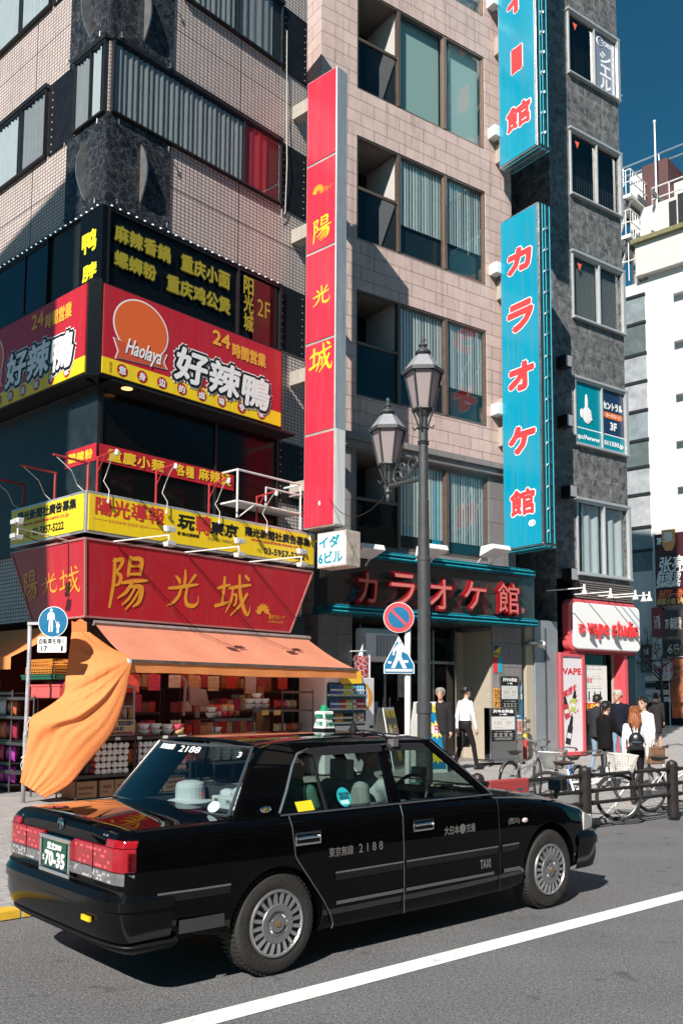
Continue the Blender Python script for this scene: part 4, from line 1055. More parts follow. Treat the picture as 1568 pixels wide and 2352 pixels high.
mb.box(1.0, 4.85, .78, .86, 2.55, 2.62, STEEL); mb.box(1.0, 4.85, .78, .86, .16, .22, STEEL); dr_ = part('entrance_door', mb, kb, bev=.004)
mb = MB(); mb.quad((1.0, .82, .2), (4.85, .82, .2), (4.85, .82, 3.2), (1.0, .82, 3.2), GLD); part('pane', mb, dr_)
mb = MB()
for x in (2.42, 2.62): mb.tube([(x, .72, .9), (x, .72, 1.7)], .018, STEEL, 6)
part('handle', mb, dr_)
part('door_poster', MB().box(1.9, 2.3, .76, .775, 1.0, 1.6, M('poster_grey', (.30, .28, .30), .6, var=.6, vscale=9)), dr_); part('door_poster', MB().box(2.9, 3.15, .76, .775, 1.7, 2.3, M('poster_grey', 0)), dr_)
# posters and stickers on the right pier
for i, (a, b, col, txt, tc) in enumerate((((1134, 1508), (1148, 1484), '#e8c21c', 'PASCO', '#1c3a7a'), ((1133, 1545), (1142, 1510), '#d83a45', '', ''), ((1143, 1545), (1152, 1510), '#2aa0b4', '', ''), ((1134, 1640), (1142, 1580), '#e09a30', 'カラオケ', '#402010'), ((1182, 1650), (1198, 1572), '#1f7fae', '30%\n80', '#e8e8e8'), ((1176, 1686), (1197, 1652), '#d8d6d0', '大募集', '#c03030'))):
    x0, z0 = FC.at(*a, -.06); x1, z1 = FC.at(*b, -.06); t = single('wall_poster', MB().box(x0, x1, -.062, -.052, z0, z1, M('poster_' + str(i), col, .5)),
        ['small yellow security sticker high on the granite pier', 'narrow red notice on the granite pier', 'narrow cyan notice beside the red one on the granite pier', 'orange vertical strip on the granite pier', 'blue price poster on the outer edge of the granite pier', 'white recruiting notice low on the granite pier'][i], 'poster', FC, ((x0 + x1) / 2, -.055, z0))
    if txt:
        mb = MB(); mb.text('\n'.join(txt) if i == 3 else txt, x0 + .01, z0 + .03, x1 - .01, z1 - .03 if i > 2 else z0 + .1, -.0625, M('ink' + tc, tc, .5), bold=.003)
        if i == 0: mb.poly([(x0, -.0632, z1), (x1, -.0632, z1), (x0, -.0632, z0 + .12)], M('ink_navy', '#1c3a7a', .5))
        part('lettering', mb, t)
# floodlights on the upper teal band
for px, l in ((838, 'behind the hanging white box'), (985, 'in the middle behind the lamp post'), (1130, 'at the far end under the teal sign')):
    x, z = FC.at(px, 1268, -.9); t = thing('floodlight', 'white wedge floodlight on the karaoke fascia ' + l, 'floodlight', FC, (x, -.6, zt_ + .09), 'wedge floodlights on the karaoke fascia')
    mb = MB(); mb.prism([(x - .30, -.75, z - .12), (x - .30, -1.25, z + .02), (x - .30, -1.2, z + .14), (x - .30, -.80, z + .12)], (.6, 0, 0), WMT); part('lamp_head', mb, t, bev=.015, recalc=True)
    mb = MB()
    for s in (-.22, .22): mb.tube([(x + s, -.85, z - .05), (x + s, -.62, z - .25)], .018, WMT, 6)
    part('arm', mb, t)
# ---- teal blade signs
def teal_sign(ztop, zbot, glyphs, label, reg=None):
    t = thing('blade_sign', label, 'sign', KS, (.2, .1, zbot), 'teal karaoke blade signs')
    X0, X1, TH = .26, 1.565, .46
    mb = MB(); frame_mb(mb, X0, X1, zbot, ztop, .0, TH, .05, STEEL); mb.box(X0 + .05, X1 - .03, .01, TH - .01, zbot + .04, ztop - .04, M('sign_box_dark', (.03, .04, .045), .4)); part('cabinet', mb, t, bev=.006)
    mb = MB(); mb.box(X0 + .03, X1 - .03, -.012, -.001, zbot + .04, ztop - .04, TEAL); part('face', mb, t)
    mb = MB(); mb.box(X0 + .03, X1 - .03, TH + .001, TH + .012, zbot + .04, ztop - .04, TEAL); part('back_face', mb, t)
    mb = MB()
    for c, a, b in glyphs:
        x0, z0 = KS.at(*a, -.014); x1, z1 = KS.at(*b, -.014); sl_ = .30 * (x1 - x0) / 1.0
        xf = lambda x, z, d, xm=(x0 + x1) / 2: (x, -.013 - d, z - (x - xm) * 0 )
        mb.text(c, x0 + .02, z0 + .03, x1 - .02, z1 - .03, -.013, LINE_W, bold=.06 if c == '館' else .085, rnd=8); mb.text(c, x0 + .02, z0 + .03, x1 - .02, z1 - .03, -.020, PINKR, bold=.026 if c == '館' else .056, rnd=8)
        mb.text(c, X0 + X1 - x0, z0, X0 + X1 - x1, z1, 0, LINE_W, bold=.03, xf=lambda x, z, d: (x, TH + .013 + d, z))
    if reg: x0, z0 = KS.at(*reg[0], -.014); x1, z1 = KS.at(*reg[1], -.014); mb.text('®', x0, z0, x1, z1, -.013, LINE_W, bold=.006)
    part('lettering', mb, t)
    mb = MB(); e = X1 + .01                                          # edge: mirrored strip with neon tubing
    mb.box(X1, X1 + .012, .03, TH - .03, zbot + .03, ztop - .03, MIRROR)
    for y in (.10, .20, .36): mb.tube([(X1 + .06, y, zbot + .05), (X1 + .06, y, ztop - .05)], .014, NEON, 6)
    for k in range(int((ztop - zbot) / .55)):
        z = zbot + .3 + k * .55; mb.tube([(X1 + .06, .10, z), (X1 + .09, .13, z + .06), (X1 + .06, .20, z + .02)], .012, WPL, 5); mb.box(X1 + .01, X1 + .07, .27, .31, z + .1, z + .16, CHROME)
    for y in (.05, .2, .4): mb.tube([(X0 + .1, y, zbot - .04), (X1 + .06, y, zbot - .04)], .012, NEON, 6)
    part('neon_edge', mb, t)
    return t
ku0, ku1 = KS.at(1147, 388)[1], 24.5
kl0, kl1 = KS.at(1157, 1266)[1], KS.at(1148, 512)[1]
tu = teal_sign(ku1, ku0, (('館', (1163, 312), (1217, 218)), ('ー', (1176, 172), (1196, 100)), ('イ', (1166, 42), (1197, -30))), 'upper teal sign ending in a red 館 character, bottom edge free above the gap')
tl_ = teal_sign(kl1, kl0, (('カ', (1167, 635), (1218, 555)), ('ラ', (1167, 770), (1222, 682)), ('オ', (1169, 905), (1224, 822)), ('ケ', (1170, 1048), (1227, 970)), ('館', (1172, 1190), (1227, 1116))), 'lower teal sign reading five red white-edged karaoke characters', ((1213, 1210), (1229, 1192)))
for par, zs in ((tu, (ku0 + .3, ku0 + 3.4, ku0 + 7)), (tl_, (kl1 - 2.0, kl1 - 5.2, kl0 + 2.8))):
    for z in zs:
        mb = MB(); mb.box(-.0, .24, .1, .36, z, z + .5, BEIGE); part('bracket', mb, par, bev=.01)
for r, z in enumerate((8.25, 12.05, 15.85, 19.6)):
    mb = MB(); mb.box(5.38, 5.62, -.28, .0, z + .75, z + 1.05, WPL); single('spot_lamp_box', mb, ['lowest small white box by the teal sign, level with the second window row', 'small white box on the pink stone at the gap of the second and third storeys', 'small white box on the pink stone near the top of the lower teal sign', 'small white box on the pink stone beside the upper teal sign'][r], 'lamp', FC, (5.5, 0, z + .75), group='white boxes beside the teal signs', bev=.015)

# ================================================================ grey building
GREYS = brickm('mottled_grey_stone', (.125, .122, .12), (.11, .108, .106), (.25, .245, .24), .78, .72, .006, 0, .22, .55, .3, fine=.0)
def _mottle(m):
    nt = m.node_tree; N = nt.nodes; L = nt.links; b = N['Principled BSDF']; src = b.inputs['Base Color'].links[0].from_socket; tc = N.new('ShaderNodeTexCoord')
    n = N.new('ShaderNodeTexNoise'); n.inputs['Scale'].default_value = 4.5; n.inputs['Detail'].default_value = 9; n.inputs['Roughness'].default_value = .72; n.inputs['Distortion'].default_value = .6; L.new(tc.outputs['Object'], n.inputs['Vector'])
    r = N.new('ShaderNodeMapRange'); r.inputs[1].default_value = .38; r.inputs[2].default_value = .62; r.inputs[3].default_value = .45; r.inputs[4].default_value = 1.75; L.new(n.outputs[0], r.inputs[0])
    mx = N.new('ShaderNodeMixRGB'); mx.blend_type = 'MULTIPLY'; mx.inputs[0].default_value = 1; L.new(src, mx.inputs[1]); L.new(r.outputs[0], mx.inputs[2]); L.new(mx.outputs[0], b.inputs['Base Color'])
_mottle(GREYS)
gb = thing('grey_building', 'narrow building clad in mottled grey stone above the vaping shop', 'building', FC, (9.4, 0, 0))
GX0, GX1, GH = 7.82, 10.96, 34.0
GW = [(5.15, 7.23), (8.83, 10.72), (12.52, 14.43), (16.2, 18.15), (19.92, 21.85), (23.6, 25.5)]
mb = MB(); wall_holes(mb, GX0, GX1, 4.95, GH, [(8.67, 10.86, a, b) for a, b in GW], GREYS, .12)
mb.quad((GX0, 0, 0), (GX0, 9, 0), (GX0, 9, GH), (GX0, 0, GH), GREYS); mb.quad((GX1, 0, 0), (GX1, 0, GH), (GX1, 9, GH), (GX1, 9, 0), GREYS); mb.quad((GX0, 0, GH), (GX1, 0, GH), (GX1, 9, GH), (GX0, 9, GH), GREYS)
part('wall', mb, gb)
mb = MB(); mb.box(5.5, 10.5, 9.01, 20.5, 0, 18.3, GREYS); part('shade_block', mb, gb)  # unseen block added to cast shade on the white building
mb = MB(); mb.box(6.26, GX0 - .01, 2.2, 2.4, 0, 26, BLK)  # black panel stands in for the shade deep in the gap
for x in (6.55, 6.75): mb.tube([(x, 2.1, 0), (x, 2.1, 25)], .05, M('wet_pipe', (.05, .05, .05), .2), 6)
part('shaded_gap', mb, gb)
WFR = M('silver_window_frame', (.60, .60, .59), .35, .5, var=.06)
for i, (z0, z1) in enumerate(GW):
    mb = MB(); xm = 9.85
    frame_mb(mb, 8.66, 10.93, z0, z1, -.05, .08, .055, WFR, (xm,)); mb.box(8.62, 10.99, -.10, .0, z1, z1 + .07, WFR); mb.box(8.64, 10.98, -.12, .0, z0 - .05, z0, WFR); mb.box(10.87, 10.985, -.09, .1, z0, z1, WFR)
    w = part('window', mb, gb, bev=.004)
    for k, (a, b) in enumerate(((8.71, xm - .03), (xm + .03, 10.88))):
        mb = MB(); mb.quad((a, .03 + .02 * k, z0 + .05), (b, .03 + .02 * k, z0 + .05), (b, .03 + .02 * k, z1 - .05), (a, .03 + .02 * k, z1 - .05), GLS if i in (0, 2) else GLD); part('pane', mb, w)
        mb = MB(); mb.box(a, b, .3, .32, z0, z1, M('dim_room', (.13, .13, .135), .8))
        if i == 2:
            for q_ in range(34): z = z0 + .06 + q_ * .054; mb.quad((a, .12, z), (b, .12, z), (b, .15, z + .045), (a, .15, z + .045), M('slat_blind', (.30, .31, .30), .6))
        if i == 0: drape(mb, a + .3, b, z0 + .05, z1 - .05, .16, CURTW, .35, .03)
        if i == 3:
            for q_ in range(10): mb.box(a + .1 + q_ * .11, a + .125 + q_ * .11, .14, .16, z0 + .05, z0 + .75, WMT)
        part('room_backing', mb, w)
    if i in (2, 3, 4):
        mb = MB(); x = 8.95; mb.poly([(x, .028, z1 - .22), (x + .2, .028, z1 - .22), (x + .1, .028, z1 - .44)], M('orange_marker', '#e8663f', .5)); part('rescue_marker', mb, w)
    if i == 4:
        mb = MB(); mb.box(xm + .06, 10.86, .02, .028, z0 + .06, z1 - .08, M('grey_film', (.20, .23, .30), .3)); a = xm + .1
        for j, c in enumerate('シエル'): mb.text(c, a + .22, z1 - .92 - j * .42, a + .70, z1 - .58 - j * .42, .019, LINE_W, bold=.02)
        mb.text('CIEL', a + .36, z1 - .34, a + .78, z1 - .22, .019, LINE_W, bold=.01)
        ring = [(a + .22 + r_ * cos(t), .018, z1 - .30 + r_ * sin(t)) for t, r_ in [(.5 + k * .26, .14) for k in range(20)]]; mb.tube(ring, .02, LINE_W, 5); part('window_film', mb, w)
    if i == 1:
        mb = MB(); TLF = M('teal_film', (.0, .22, .28), .3); NVY = M('navy_film', (.012, .035, .085), .3)
        zm = z0 + .52
        mb.box(8.72, xm - .03, .012, .02, zm, z1 - .05, TLF); mb.box(xm + .03, 10.87, .012, .02, zm, z1 - .05, NVY); mb.box(8.72, 10.87, .012, .02, z0 + .06, zm - .03, TLF); mb.box(8.72, 10.87, .009, .013, zm - .03, zm, LINE_W)
        mb.text('tp://www', 8.76, z0 + .16, xm - .10, z0 + .32, .009, LINE_W, bold=.012); mb.text('.011330.jp', xm + .06, z0 + .16, 10.82, z0 + .32, .009, LINE_W, bold=.012)
        mb.text('セントラル', xm + .10, z1 - .62, 10.80, z1 - .42, .009, LINE_W, bold=.016)
        mb.plate([(xm + .2 + .09 * cos(t), z1 - .80 + .09 * sin(t)) for t in [pi / 2 + k * pi / 8 for k in range(9)]] + [(10.72 + .09 * cos(t), z1 - .80 + .09 * sin(t)) for t in [-pi / 2 + k * pi / 8 for k in range(9)]], .006, .012, M('orange_badge', '#e9742e', .4))
        mb.text('カードローン', xm + .22, z1 - .85, 10.70, z1 - .75, .005, LINE_W, bold=.005); mb.text('3F', xm + .40, z1 - 1.22, xm + .68, z1 - 1.0, .009, LINE_W, bold=.016)
        HND = LINE_W; cx, cz = 9.22, z1 - .98                        # white cartoon hand pointing up
        mb.ball((cx, .0, cz), (.20, .016, .25), HND, 14, 8); mb.ball((cx - .02, .0, cz + .34), (.07, .015, .28), HND, 10, 8); mb.ball((cx - .23, .0, cz + .02), (.07, .014, .14), HND, 10, 6)
        for q_ in range(3): mb.ball((cx + .11 + .02 * q_, -.004, cz + .11 - .10 * q_), (.075, .016, .06), HND, 10, 6)
        part('window_film', mb, w)
mb = MB()
mb.box(8.4, 10.99, -.06, -.0, 4.42, 4.97, M('brown_louvre_back', (.07, .06, .055), .7))
for k in range(8): mb.box(8.42, 10.97, -.11, -.06, 4.46 + k * .063, 4.495 + k * .063, M('brown_louvre', (.17, .15, .14), .6, var=.2))
part('louvre', mb, gb)
mb = MB(); x = GX1; z = FC.at(1420, 190, .5)[1]; mb.box(x + .02, x + .42, .2, 1.1, z - .7, z + .7, WPL); ac = single('air_conditioner', mb, 'white outdoor unit on the far side of the grey building', 'air conditioner', FC, (x, .5, z), bev=.03)
mb = MB(); mb.tube([(x + .1, .15, z - .6), (x + .2, .10, z - .85), (x + .36, .12, z - .8)], .025, WPL, 6); part('pipe', mb, ac)
for i, (px, py) in enumerate(((1297, 832), (1300, 968), (1308, 1130), (1310, 1320))):
    x, z = FC.at(px, py, -.2); mb = MB(); mb.box(x - .14, x + .12, -.34, 0, z - .17, z + .17, BLK); t = single('wall_lamp', mb, ['top', 'second', 'third', 'lowest'][i] + ' small dark box lamp on the shaded edge of the grey stone', 'lamp', FC, (x, 0, z), group='box lamps on the grey building', bev=.01)
    mb = MB(); mb.box(x + .12, x + .125, -.33, -.01, z - .16, z + .16, M('lamp_glass', (.30, .31, .33), .2)); mb.box(x - .13, x + .11, -.345, -.34, z - .15, z + .15, M('lamp_glass', 0)); part('lens', mb, t)
# ================================================================ vaping shop at the foot of the grey building
VRED = M('coral_red_paint', (.60, .085, .10), .3, var=.05); VWH = M('white_sign_face', (.82, .82, .81), .35)
def rrect(x0, x1, z0, z1, r, n=6):
    P = []
    for cx, cz, a in ((x1 - r, z1 - r, 0), (x0 + r, z1 - r, 90), (x0 + r, z0 + r, 180), (x1 - r, z0 + r, 270)):
        for k in range(n + 1): t = rad(a + 90 * k / n); P.append((cx + r * cos(t), cz + r * sin(t)))
    return P
VY = -.24
vx0, vz0 = FC.at(1306, 1492, VY); vx1, vz1 = FC.at(1461, 1388, VY); vz1 = FC.at(1310, 1374, VY)[1]; vz0 = FC.at(1310, 1494, VY)[1]
vs_ = thing('shop_sign', 'white illuminated sign box in a rounded red surround with red raised lettering', 'sign', FC, (vx0, VY, vz0))
mb = MB(); mb.plate(rrect(vx0, vx1, vz0, vz1, .22), VY, 0, VRED); part('surround', mb, vs_, bev=.03, recalc=True)
mb = MB(); mb.plate(rrect(vx0 + .12, vx1 + .01, vz0 + .05, vz1 - .10, .16), VY - .09, VY - .001, VWH); part('face', mb, vs_, bev=.03, recalc=True)
mb = MB(); h = vz1 - vz0; zc = vz0 + h * .32
KW = (vx1 - vx0 - .80) / 2.22
x = vx0 + .60
for k, c in enumerate('vape studio'):
    if c == ' ': x += .12 * KW; continue
    w = {'i': .06, 't': .13}.get(c, .19) * KW; up = h * .30 if c in 'td' else h * .28 if c == 'i' else h * .215; dn = h * .09 if c == 'p' else 0
    text3(mb, c, x, zc - dn, x + w, zc + up, VY - .13, .04, PINKR, .005); x += w + .045 * KW
part('raised_lettering', mb, vs_, recalc=False)
mb = MB(); cx, cz = vx0 + .36, zc + h * .10
mb.tube([(cx + .11 * cos(t), VY - .15, cz + .11 * sin(t)) for t in [k * .45 for k in range(15)]], .022, PINKR, 6); mb.tube([(cx - .13, VY - .15, cz + .11), (cx + .08, VY - .15, cz + .04), (cx - .02, VY - .15, cz - .10)], .022, PINKR, 6); part('raised_emblem', mb, vs_)
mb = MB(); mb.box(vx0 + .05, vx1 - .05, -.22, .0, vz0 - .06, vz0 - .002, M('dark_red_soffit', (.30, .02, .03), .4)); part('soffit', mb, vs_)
for i, (px, py) in enumerate(((1338, 1384), (1398, 1384), (1455, 1388), (1474, 1392), (1487, 1388))):
    x, z = FC.at(px, py, -1.1); zt = vz1 + .02
    t = thing('spotlight', ['first', 'second', 'third', 'fourth', 'fifth'][i] + ' white spotlight from the grey wall end over the vaping sign', 'spotlight', FC, (x, -.8, zt), 'white spotlights over the vaping sign')
    mb = MB(); zz_ = zt + .14 - .03 * (i % 2); mb.tube([(x - .25, -.1, zz_), (x - .05, -.9, zz_), (x, -1.15, zz_)], .016, WMT, 6); mb.tube([(x, -1.15, zz_ + .09), (x, -1.15, zz_ - .04)], .03, WMT, 8); part('arm', mb, t)
    mb = MB(); mb.lathe([(.03, .02), (.05, -.03), (.09, -.11), (.085, -.12)], WMT, c=(x, -1.15, zz_ - .05), n=14); part('lamp_shade', mb, t, smooth=True)
# shop front
sf = thing('vaping_storefront', 'vaping shop front with a metal pier, glass door and red door jamb', 'shop front', FC, (9.5, 0, 0))
ST = 3.55
mb = MB(); a = FC.at(1229, 1600, -.1)[0]; b = FC.at(1282, 1600, -.1)[0]
mb.box(a, b, -.10, .5, 0, ST + .2, M('grey_metal_sheet', (.36, .38, .41), .38, .5, var=.12, vscale=2.5)); mb.box(a + (b - a) * .42, a + (b - a) * .46, -.13, -.1, 0, ST, GREYM); mb.box(a - .28, a - .01, -.05, .4, 0, ST, CREAM); part('pier', mb, sf, bev=.008)
pc = FC.at(1342, 1600, 0)[0]; pd = FC.at(1392, 1600, 0)[0]; pe = FC.at(1424, 1600, 0)[0]; pf = FC.at(1450, 1600, 0)[0]
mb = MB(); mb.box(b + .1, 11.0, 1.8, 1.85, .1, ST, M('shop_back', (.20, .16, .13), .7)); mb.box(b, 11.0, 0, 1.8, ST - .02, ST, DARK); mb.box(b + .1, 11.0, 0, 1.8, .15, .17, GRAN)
for q_ in range(5):
    mb.box(pd - .25, pd + .35, 1.3, 1.7, .6 + q_ * .55, .62 + q_ * .55, BEIGE)
part('interior', mb, sf)
mb = MB()
for q_ in range(5):
    for j in range(4): mb.lathe([(.03, 0), (.035, .14), (.012, .18), (.012, .24)], BLK, c=(pd - .18 + j * .13, 1.35, .62 + q_ * .55), n=8)
part('stock_row', mb, sf)
mb = MB(); mb.box(pc, pd - .04, .04, .09, .2, ST, M('dark_door_glass', (.012, .025, .025), .06)); frame_mb(mb, pc - .02, pd, .15, ST, .02, .10, .05, BLK); part('glass_door', mb, sf)
mb = MB(); mb.box(pd + .55, pe - .02, .2, .26, .15, ST, M('beige_door', (.42, .37, .31), .5)); part('inner_door', mb, sf)
mb = MB(); mb.box(pe, pf, -.16, .3, .15, 3.3, VRED); mb.box(pe + .14, pf - .03, -.18, -.16, .3, 3.25, M('dark_slot_glass', (.01, .012, .02), .1)); part('door_jamb', mb, sf, bev=.01)
mb = MB(); mb.box(pd, pd + .5, -.0, .5, 2.95, 3.2, WPL); part('wall_unit', mb, sf, bev=.02)
# tall poster in a red frame
pt = thing('poster_board', 'tall white vape poster in a coral frame leaning on the metal pier', 'poster', FC, (b, -.14, .15))
bx1 = FC.at(1341, 1600, -.16)[0]; bzt = FC.at(1300, 1499, -.16)[1]
mb = MB(); frame_mb(mb, b - .03, bx1, .18, bzt, -.20, -.12, .10, VRED); part('frame', mb, pt, bev=.008)
mb = MB(); mb.box(b + .05, bx1 - .09, -.16, -.14, .25, bzt - .08, M('poster_paper', (.68, .64, .66), .5, var=.05)); part('sheet', mb, pt)
mb = MB(); w = bx1 - b; mb.text('VAPE', b + .11, bzt - .58, bx1 - .13, bzt - .42, -.16, LINE_R, bold=.012)
for k, (s_, dz, xx) in enumerate((('禁煙を', 1.02, .12), ('もっと', 1.32, .16), ('楽しく。', 1.62, .18))):
    mb.text(s_, b + xx, bzt - dz - .10, b + xx + .52, bzt - dz + .10, -.16, LINE_R, bold=.008, xf=lambda x, z, d, z0=bzt - dz, x0=b + .4: (x, -.16 - d, z + (x - x0) * .45))
for k, (cx, cz, an, col, hh) in enumerate(((b + .22, 1.42, .15, (.45, .05, .06), .40), (b + .52, 1.58, -.2, (.45, .52, .10), .40), (b + .34, .80, -.25, (.02, .02, .022), .55))):
    R_ = lambda x, z: (cx + x * cos(an) - z * sin(an), cz + x * sin(an) + z * cos(an))
    mb.plate([R_(*p) for p in ((-.10, -hh * .6), (.10, -hh * .6), (.10, hh * .3), (-.10, hh * .3))], -.166, -.161, M('bottle_ink%d' % k, col, .4)); mb.plate([R_(*p) for p in ((-.07, hh * .3), (.07, hh * .3), (.04, hh * .8), (-.04, hh * .8))], -.166, -.161, LINE_B); mb.plate([R_(*p) for p in ((-.08, -hh * .3), (.08, -hh * .3), (.08, -hh * .05), (-.08, -hh * .05))], -.168, -.165, PAPER)
part('print', mb, pt)
x0, z0 = FC.at(1343, 1633, -.02); x1, z1 = FC.at(1392, 1528, -.02); zq = z0 + (z1 - z0) * .17
pp = thing('poster', 'white price poster with a red and yellow foot on the shop glass', 'poster', FC, (x0, -.02, z0))
mb = MB(); mb.box(x0, x1, -.02, .0, z0, z1, PAPER); mb.box(x0 + .01, x1 - .01, -.024, -.02, z0, zq, M('poster_red', (.72, .05, .02), .5)); part('sheet', mb, pp)
mb = MB(); mb.text('1,000~', x0 + .05, z0 + .05, x1 - .1, zq - .04, -.024, M('poster_yellow', (.85, .60, .03), .5), bold=.014); ink = M('faint_print', (.42, .34, .36), .6)
for i in range(4):
    for j in range(3): mb.box(x0 + .06 + j * .24, x0 + .25 + j * .24, -.0225, -.02, zq + .12 + i * .27, zq + .14 + i * .27, ink); mb.box(x0 + .06 + j * .24, x0 + .20 + j * .24, -.0225, -.02, zq + .19 + i * .27, zq + .20 + i * .27, ink)
for j in range(3): mb.box(x0 + .14 + j * .24, x0 + .20 + j * .24, -.024, -.0226, zq + .05, zq + .32, M('device_ink', (.09, .08, .09), .5))
mb.text('禁煙', x0 + .08, z1 - .5, x0 + .30, z1 - .36, -.0226, M('pink_ink', (.70, .25, .28), .5), bold=.004); part('print', mb, pp)

# ================================================================ white building across the far side street
o = D(1513, 1600, 55.0)
FD = Frame(o.x, o.y, 132.4)
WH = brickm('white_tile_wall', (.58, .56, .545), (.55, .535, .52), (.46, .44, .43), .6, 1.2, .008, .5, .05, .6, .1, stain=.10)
CRM = M('cream_wall_paint', (.54, .51, .465), .7, var=.12, vscale=.8)
wb = thing('white_building', 'tall white building with a glazed strip, fire stairs and a brown brick stack', 'building', FD, (0, 0, 0))
zt = FD.at(1510, 620)[1]
zl = FD.at(1470, 648)[1]
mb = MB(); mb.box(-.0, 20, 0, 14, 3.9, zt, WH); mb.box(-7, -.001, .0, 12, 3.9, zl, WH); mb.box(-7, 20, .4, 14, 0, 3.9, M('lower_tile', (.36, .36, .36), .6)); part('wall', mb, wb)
# glazed strip: pairs of panels, dark sills between
GP = [(.20, .23, .24), (.10, .12, .12), (.30, .31, .32), (.34, .34, .35)]
ys_ = [690, 754, 826, 890, 957, 1025, 1087, 1150, 1226, 1280, 1330]
for i, (ya, yb) in enumerate(zip(ys_[:-1], ys_[1:])):
    za = FD.at(1484, ya - 17)[1]; zb = FD.at(1484, yb - 17)[1]
    mb = MB(); mb.box(-7, -.25, -.06, 0, zb + .05, za - .12, M('panel_grey%d' % (i % 4), GP[i % 4], .22, var=.35, vscale=1.2)); mb.box(-2.3, -2.22, -.10, 0, zb, za, BLK); mb.box(-7, -.2, -.14, 0, za - .12, za + .05, BLK); w = part('window', mb, wb)
    if i == 2: mb = MB(); mb.box(-3.9, -2.35, -.09, -.06, zb + .1, za - .2, PAPER); mb.poly([(-3.6, -.095, za - .5), (-3.2, -.095, za - .5), (-3.4, -.095, za - .95)], M('orange_marker', 0)); part('poster', mb, w)
    if i == 0: mb = MB(); mb.box(-4.2, -2.4, -.09, -.06, zb + .1, za - .15, M('sky_blue_pane', (.08, .30, .48), .15)); part('pane', mb, w)
for i, py in enumerate((850, 1035, 1225, 1440, 1640)):
    z = FD.at(1568, 313 + py * .2665 if py < 1400 else 0)[1]
for i, (px, py) in enumerate(((1556, 660), (1558, 770), (1562, 892), (1563, 1000), (1566, 1105))):
    x, z = FD.at(px, py, -.4); mb = MB(); mb.box(x - .3, x + .34, -.45, 0, z - .32, z + .40, WH); part('vent_hood', mb, wb)
# parapet storey, cornice and roof house
zc0, zc1 = FD.at(1530, 548)[1], FD.at(1500, 505)[1]
XE = 9
mb = MB(); xa = FD.at(1466, 600)[0]; xa2 = FD.at(1478, 500)[0]
mb.box(xa, XE, -.5, 8, zt - .2, zc0, CRM); mb.box(xa - .15, XE, -.8, 8, zc0, zc0 + .28, M('mossy_cornice', (.16, .15, .07), .8, var=.4)); part('upper_storey', mb, wb)
zh = FD.at(1505, 478)[1]
mb = MB(); mb.box(xa - .1, XE, .6, 8, zc0 + .28, FD.at(1520, 462, .6)[1], CRM); mb.box(FD.at(1536, 500, .58)[0], FD.at(1553, 500, .58)[0], .52, .6, zc0 + .9, zc0 + 2.6, BLK); mb.box(FD.at(1557, 500, .58)[0], FD.at(1570, 500, .58)[0], .52, .6, zc0 + 1.1, zc0 + 2.9, BLK); part('roof_house', mb, wb)
x0, zb = FD.at(1478, 600, 2); x1, zt2 = FD.at(1531, 360, 2); BRK = brickm('brown_brick', (.10, .035, .032), (.085, .03, .028), (.05, .02, .02), .5, .16, .01, .5, .2)
mb = MB(); mb.box(x0, x1, 2, 5.5, zt - 1, zt2, BRK); part('chimney', mb, wb, bev=.03)
x0w = FD.at(1440, 400, 3)[0]; mb = MB(); mb.box(FD.at(1445, 420, 3.5)[0], FD.at(1482, 400, 3.5)[0], 3.5, 7, zl - 2, FD.at(1470, 398, 3.5)[1], WH); mb.box(x1, x1 + 8, 3, 9, zt, FD.at(1550, 420, 3)[1], WH); part('stair_tower', mb, wb)
def rail(mb, fr, pts, h, post, m, r=.04):
    P = [V(p) for p in pts]
    for a, b in zip(P[:-1], P[1:]):
        n = max(1, int((b - a).length / post))
        for i in range(n + 1): p = a.lerp(b, i / n); mb.tube([p, p + V((0, 0, h))], r * .6, m, 5)
        for hh in (h, h * .5): mb.tube([a + V((0, 0, hh)), b + V((0, 0, hh))], r, m, 5)
mb = MB(); z = FD.at(1500, 395, 3)[1]; a = FD.at(1430, 395, 3)[0]; rail(mb, FD, [(a, 3, z - .2), (x1 + 9, 3, z - .2)], 1.3, 2.2, M('galvanised_rail', (.35, .42, .48), .4, .5), .06); part('roof_railing', mb, wb)
mb = MB(); z = FD.at(1500, 470, .7)[1]; a = FD.at(1497, 480, .7)[0]; rail(mb, FD, [(a, 2.2, z - .4), (a, .7, z - .4), (9, .7, z - .4)], 1.5, 1.0, WMT, .05); part('terrace_railing', mb, wb)
mb = MB(); a = FD.at(1507, 470, .4)[0]; mb.tube([(a, .4, zc0 + .3), (a, .4, FD.at(1507, 280, .4)[1])], [.07, .05], WMT, 8); mb.ball((a, .4, FD.at(1507, 277, .4)[1]), .1, WMT, 8, 5); part('flagpole', mb, wb)
fe = thing('fire_stair', 'white steel fire stair with slatted landings behind the grey building', 'stair', FD, (-4, 1, zl - 4))
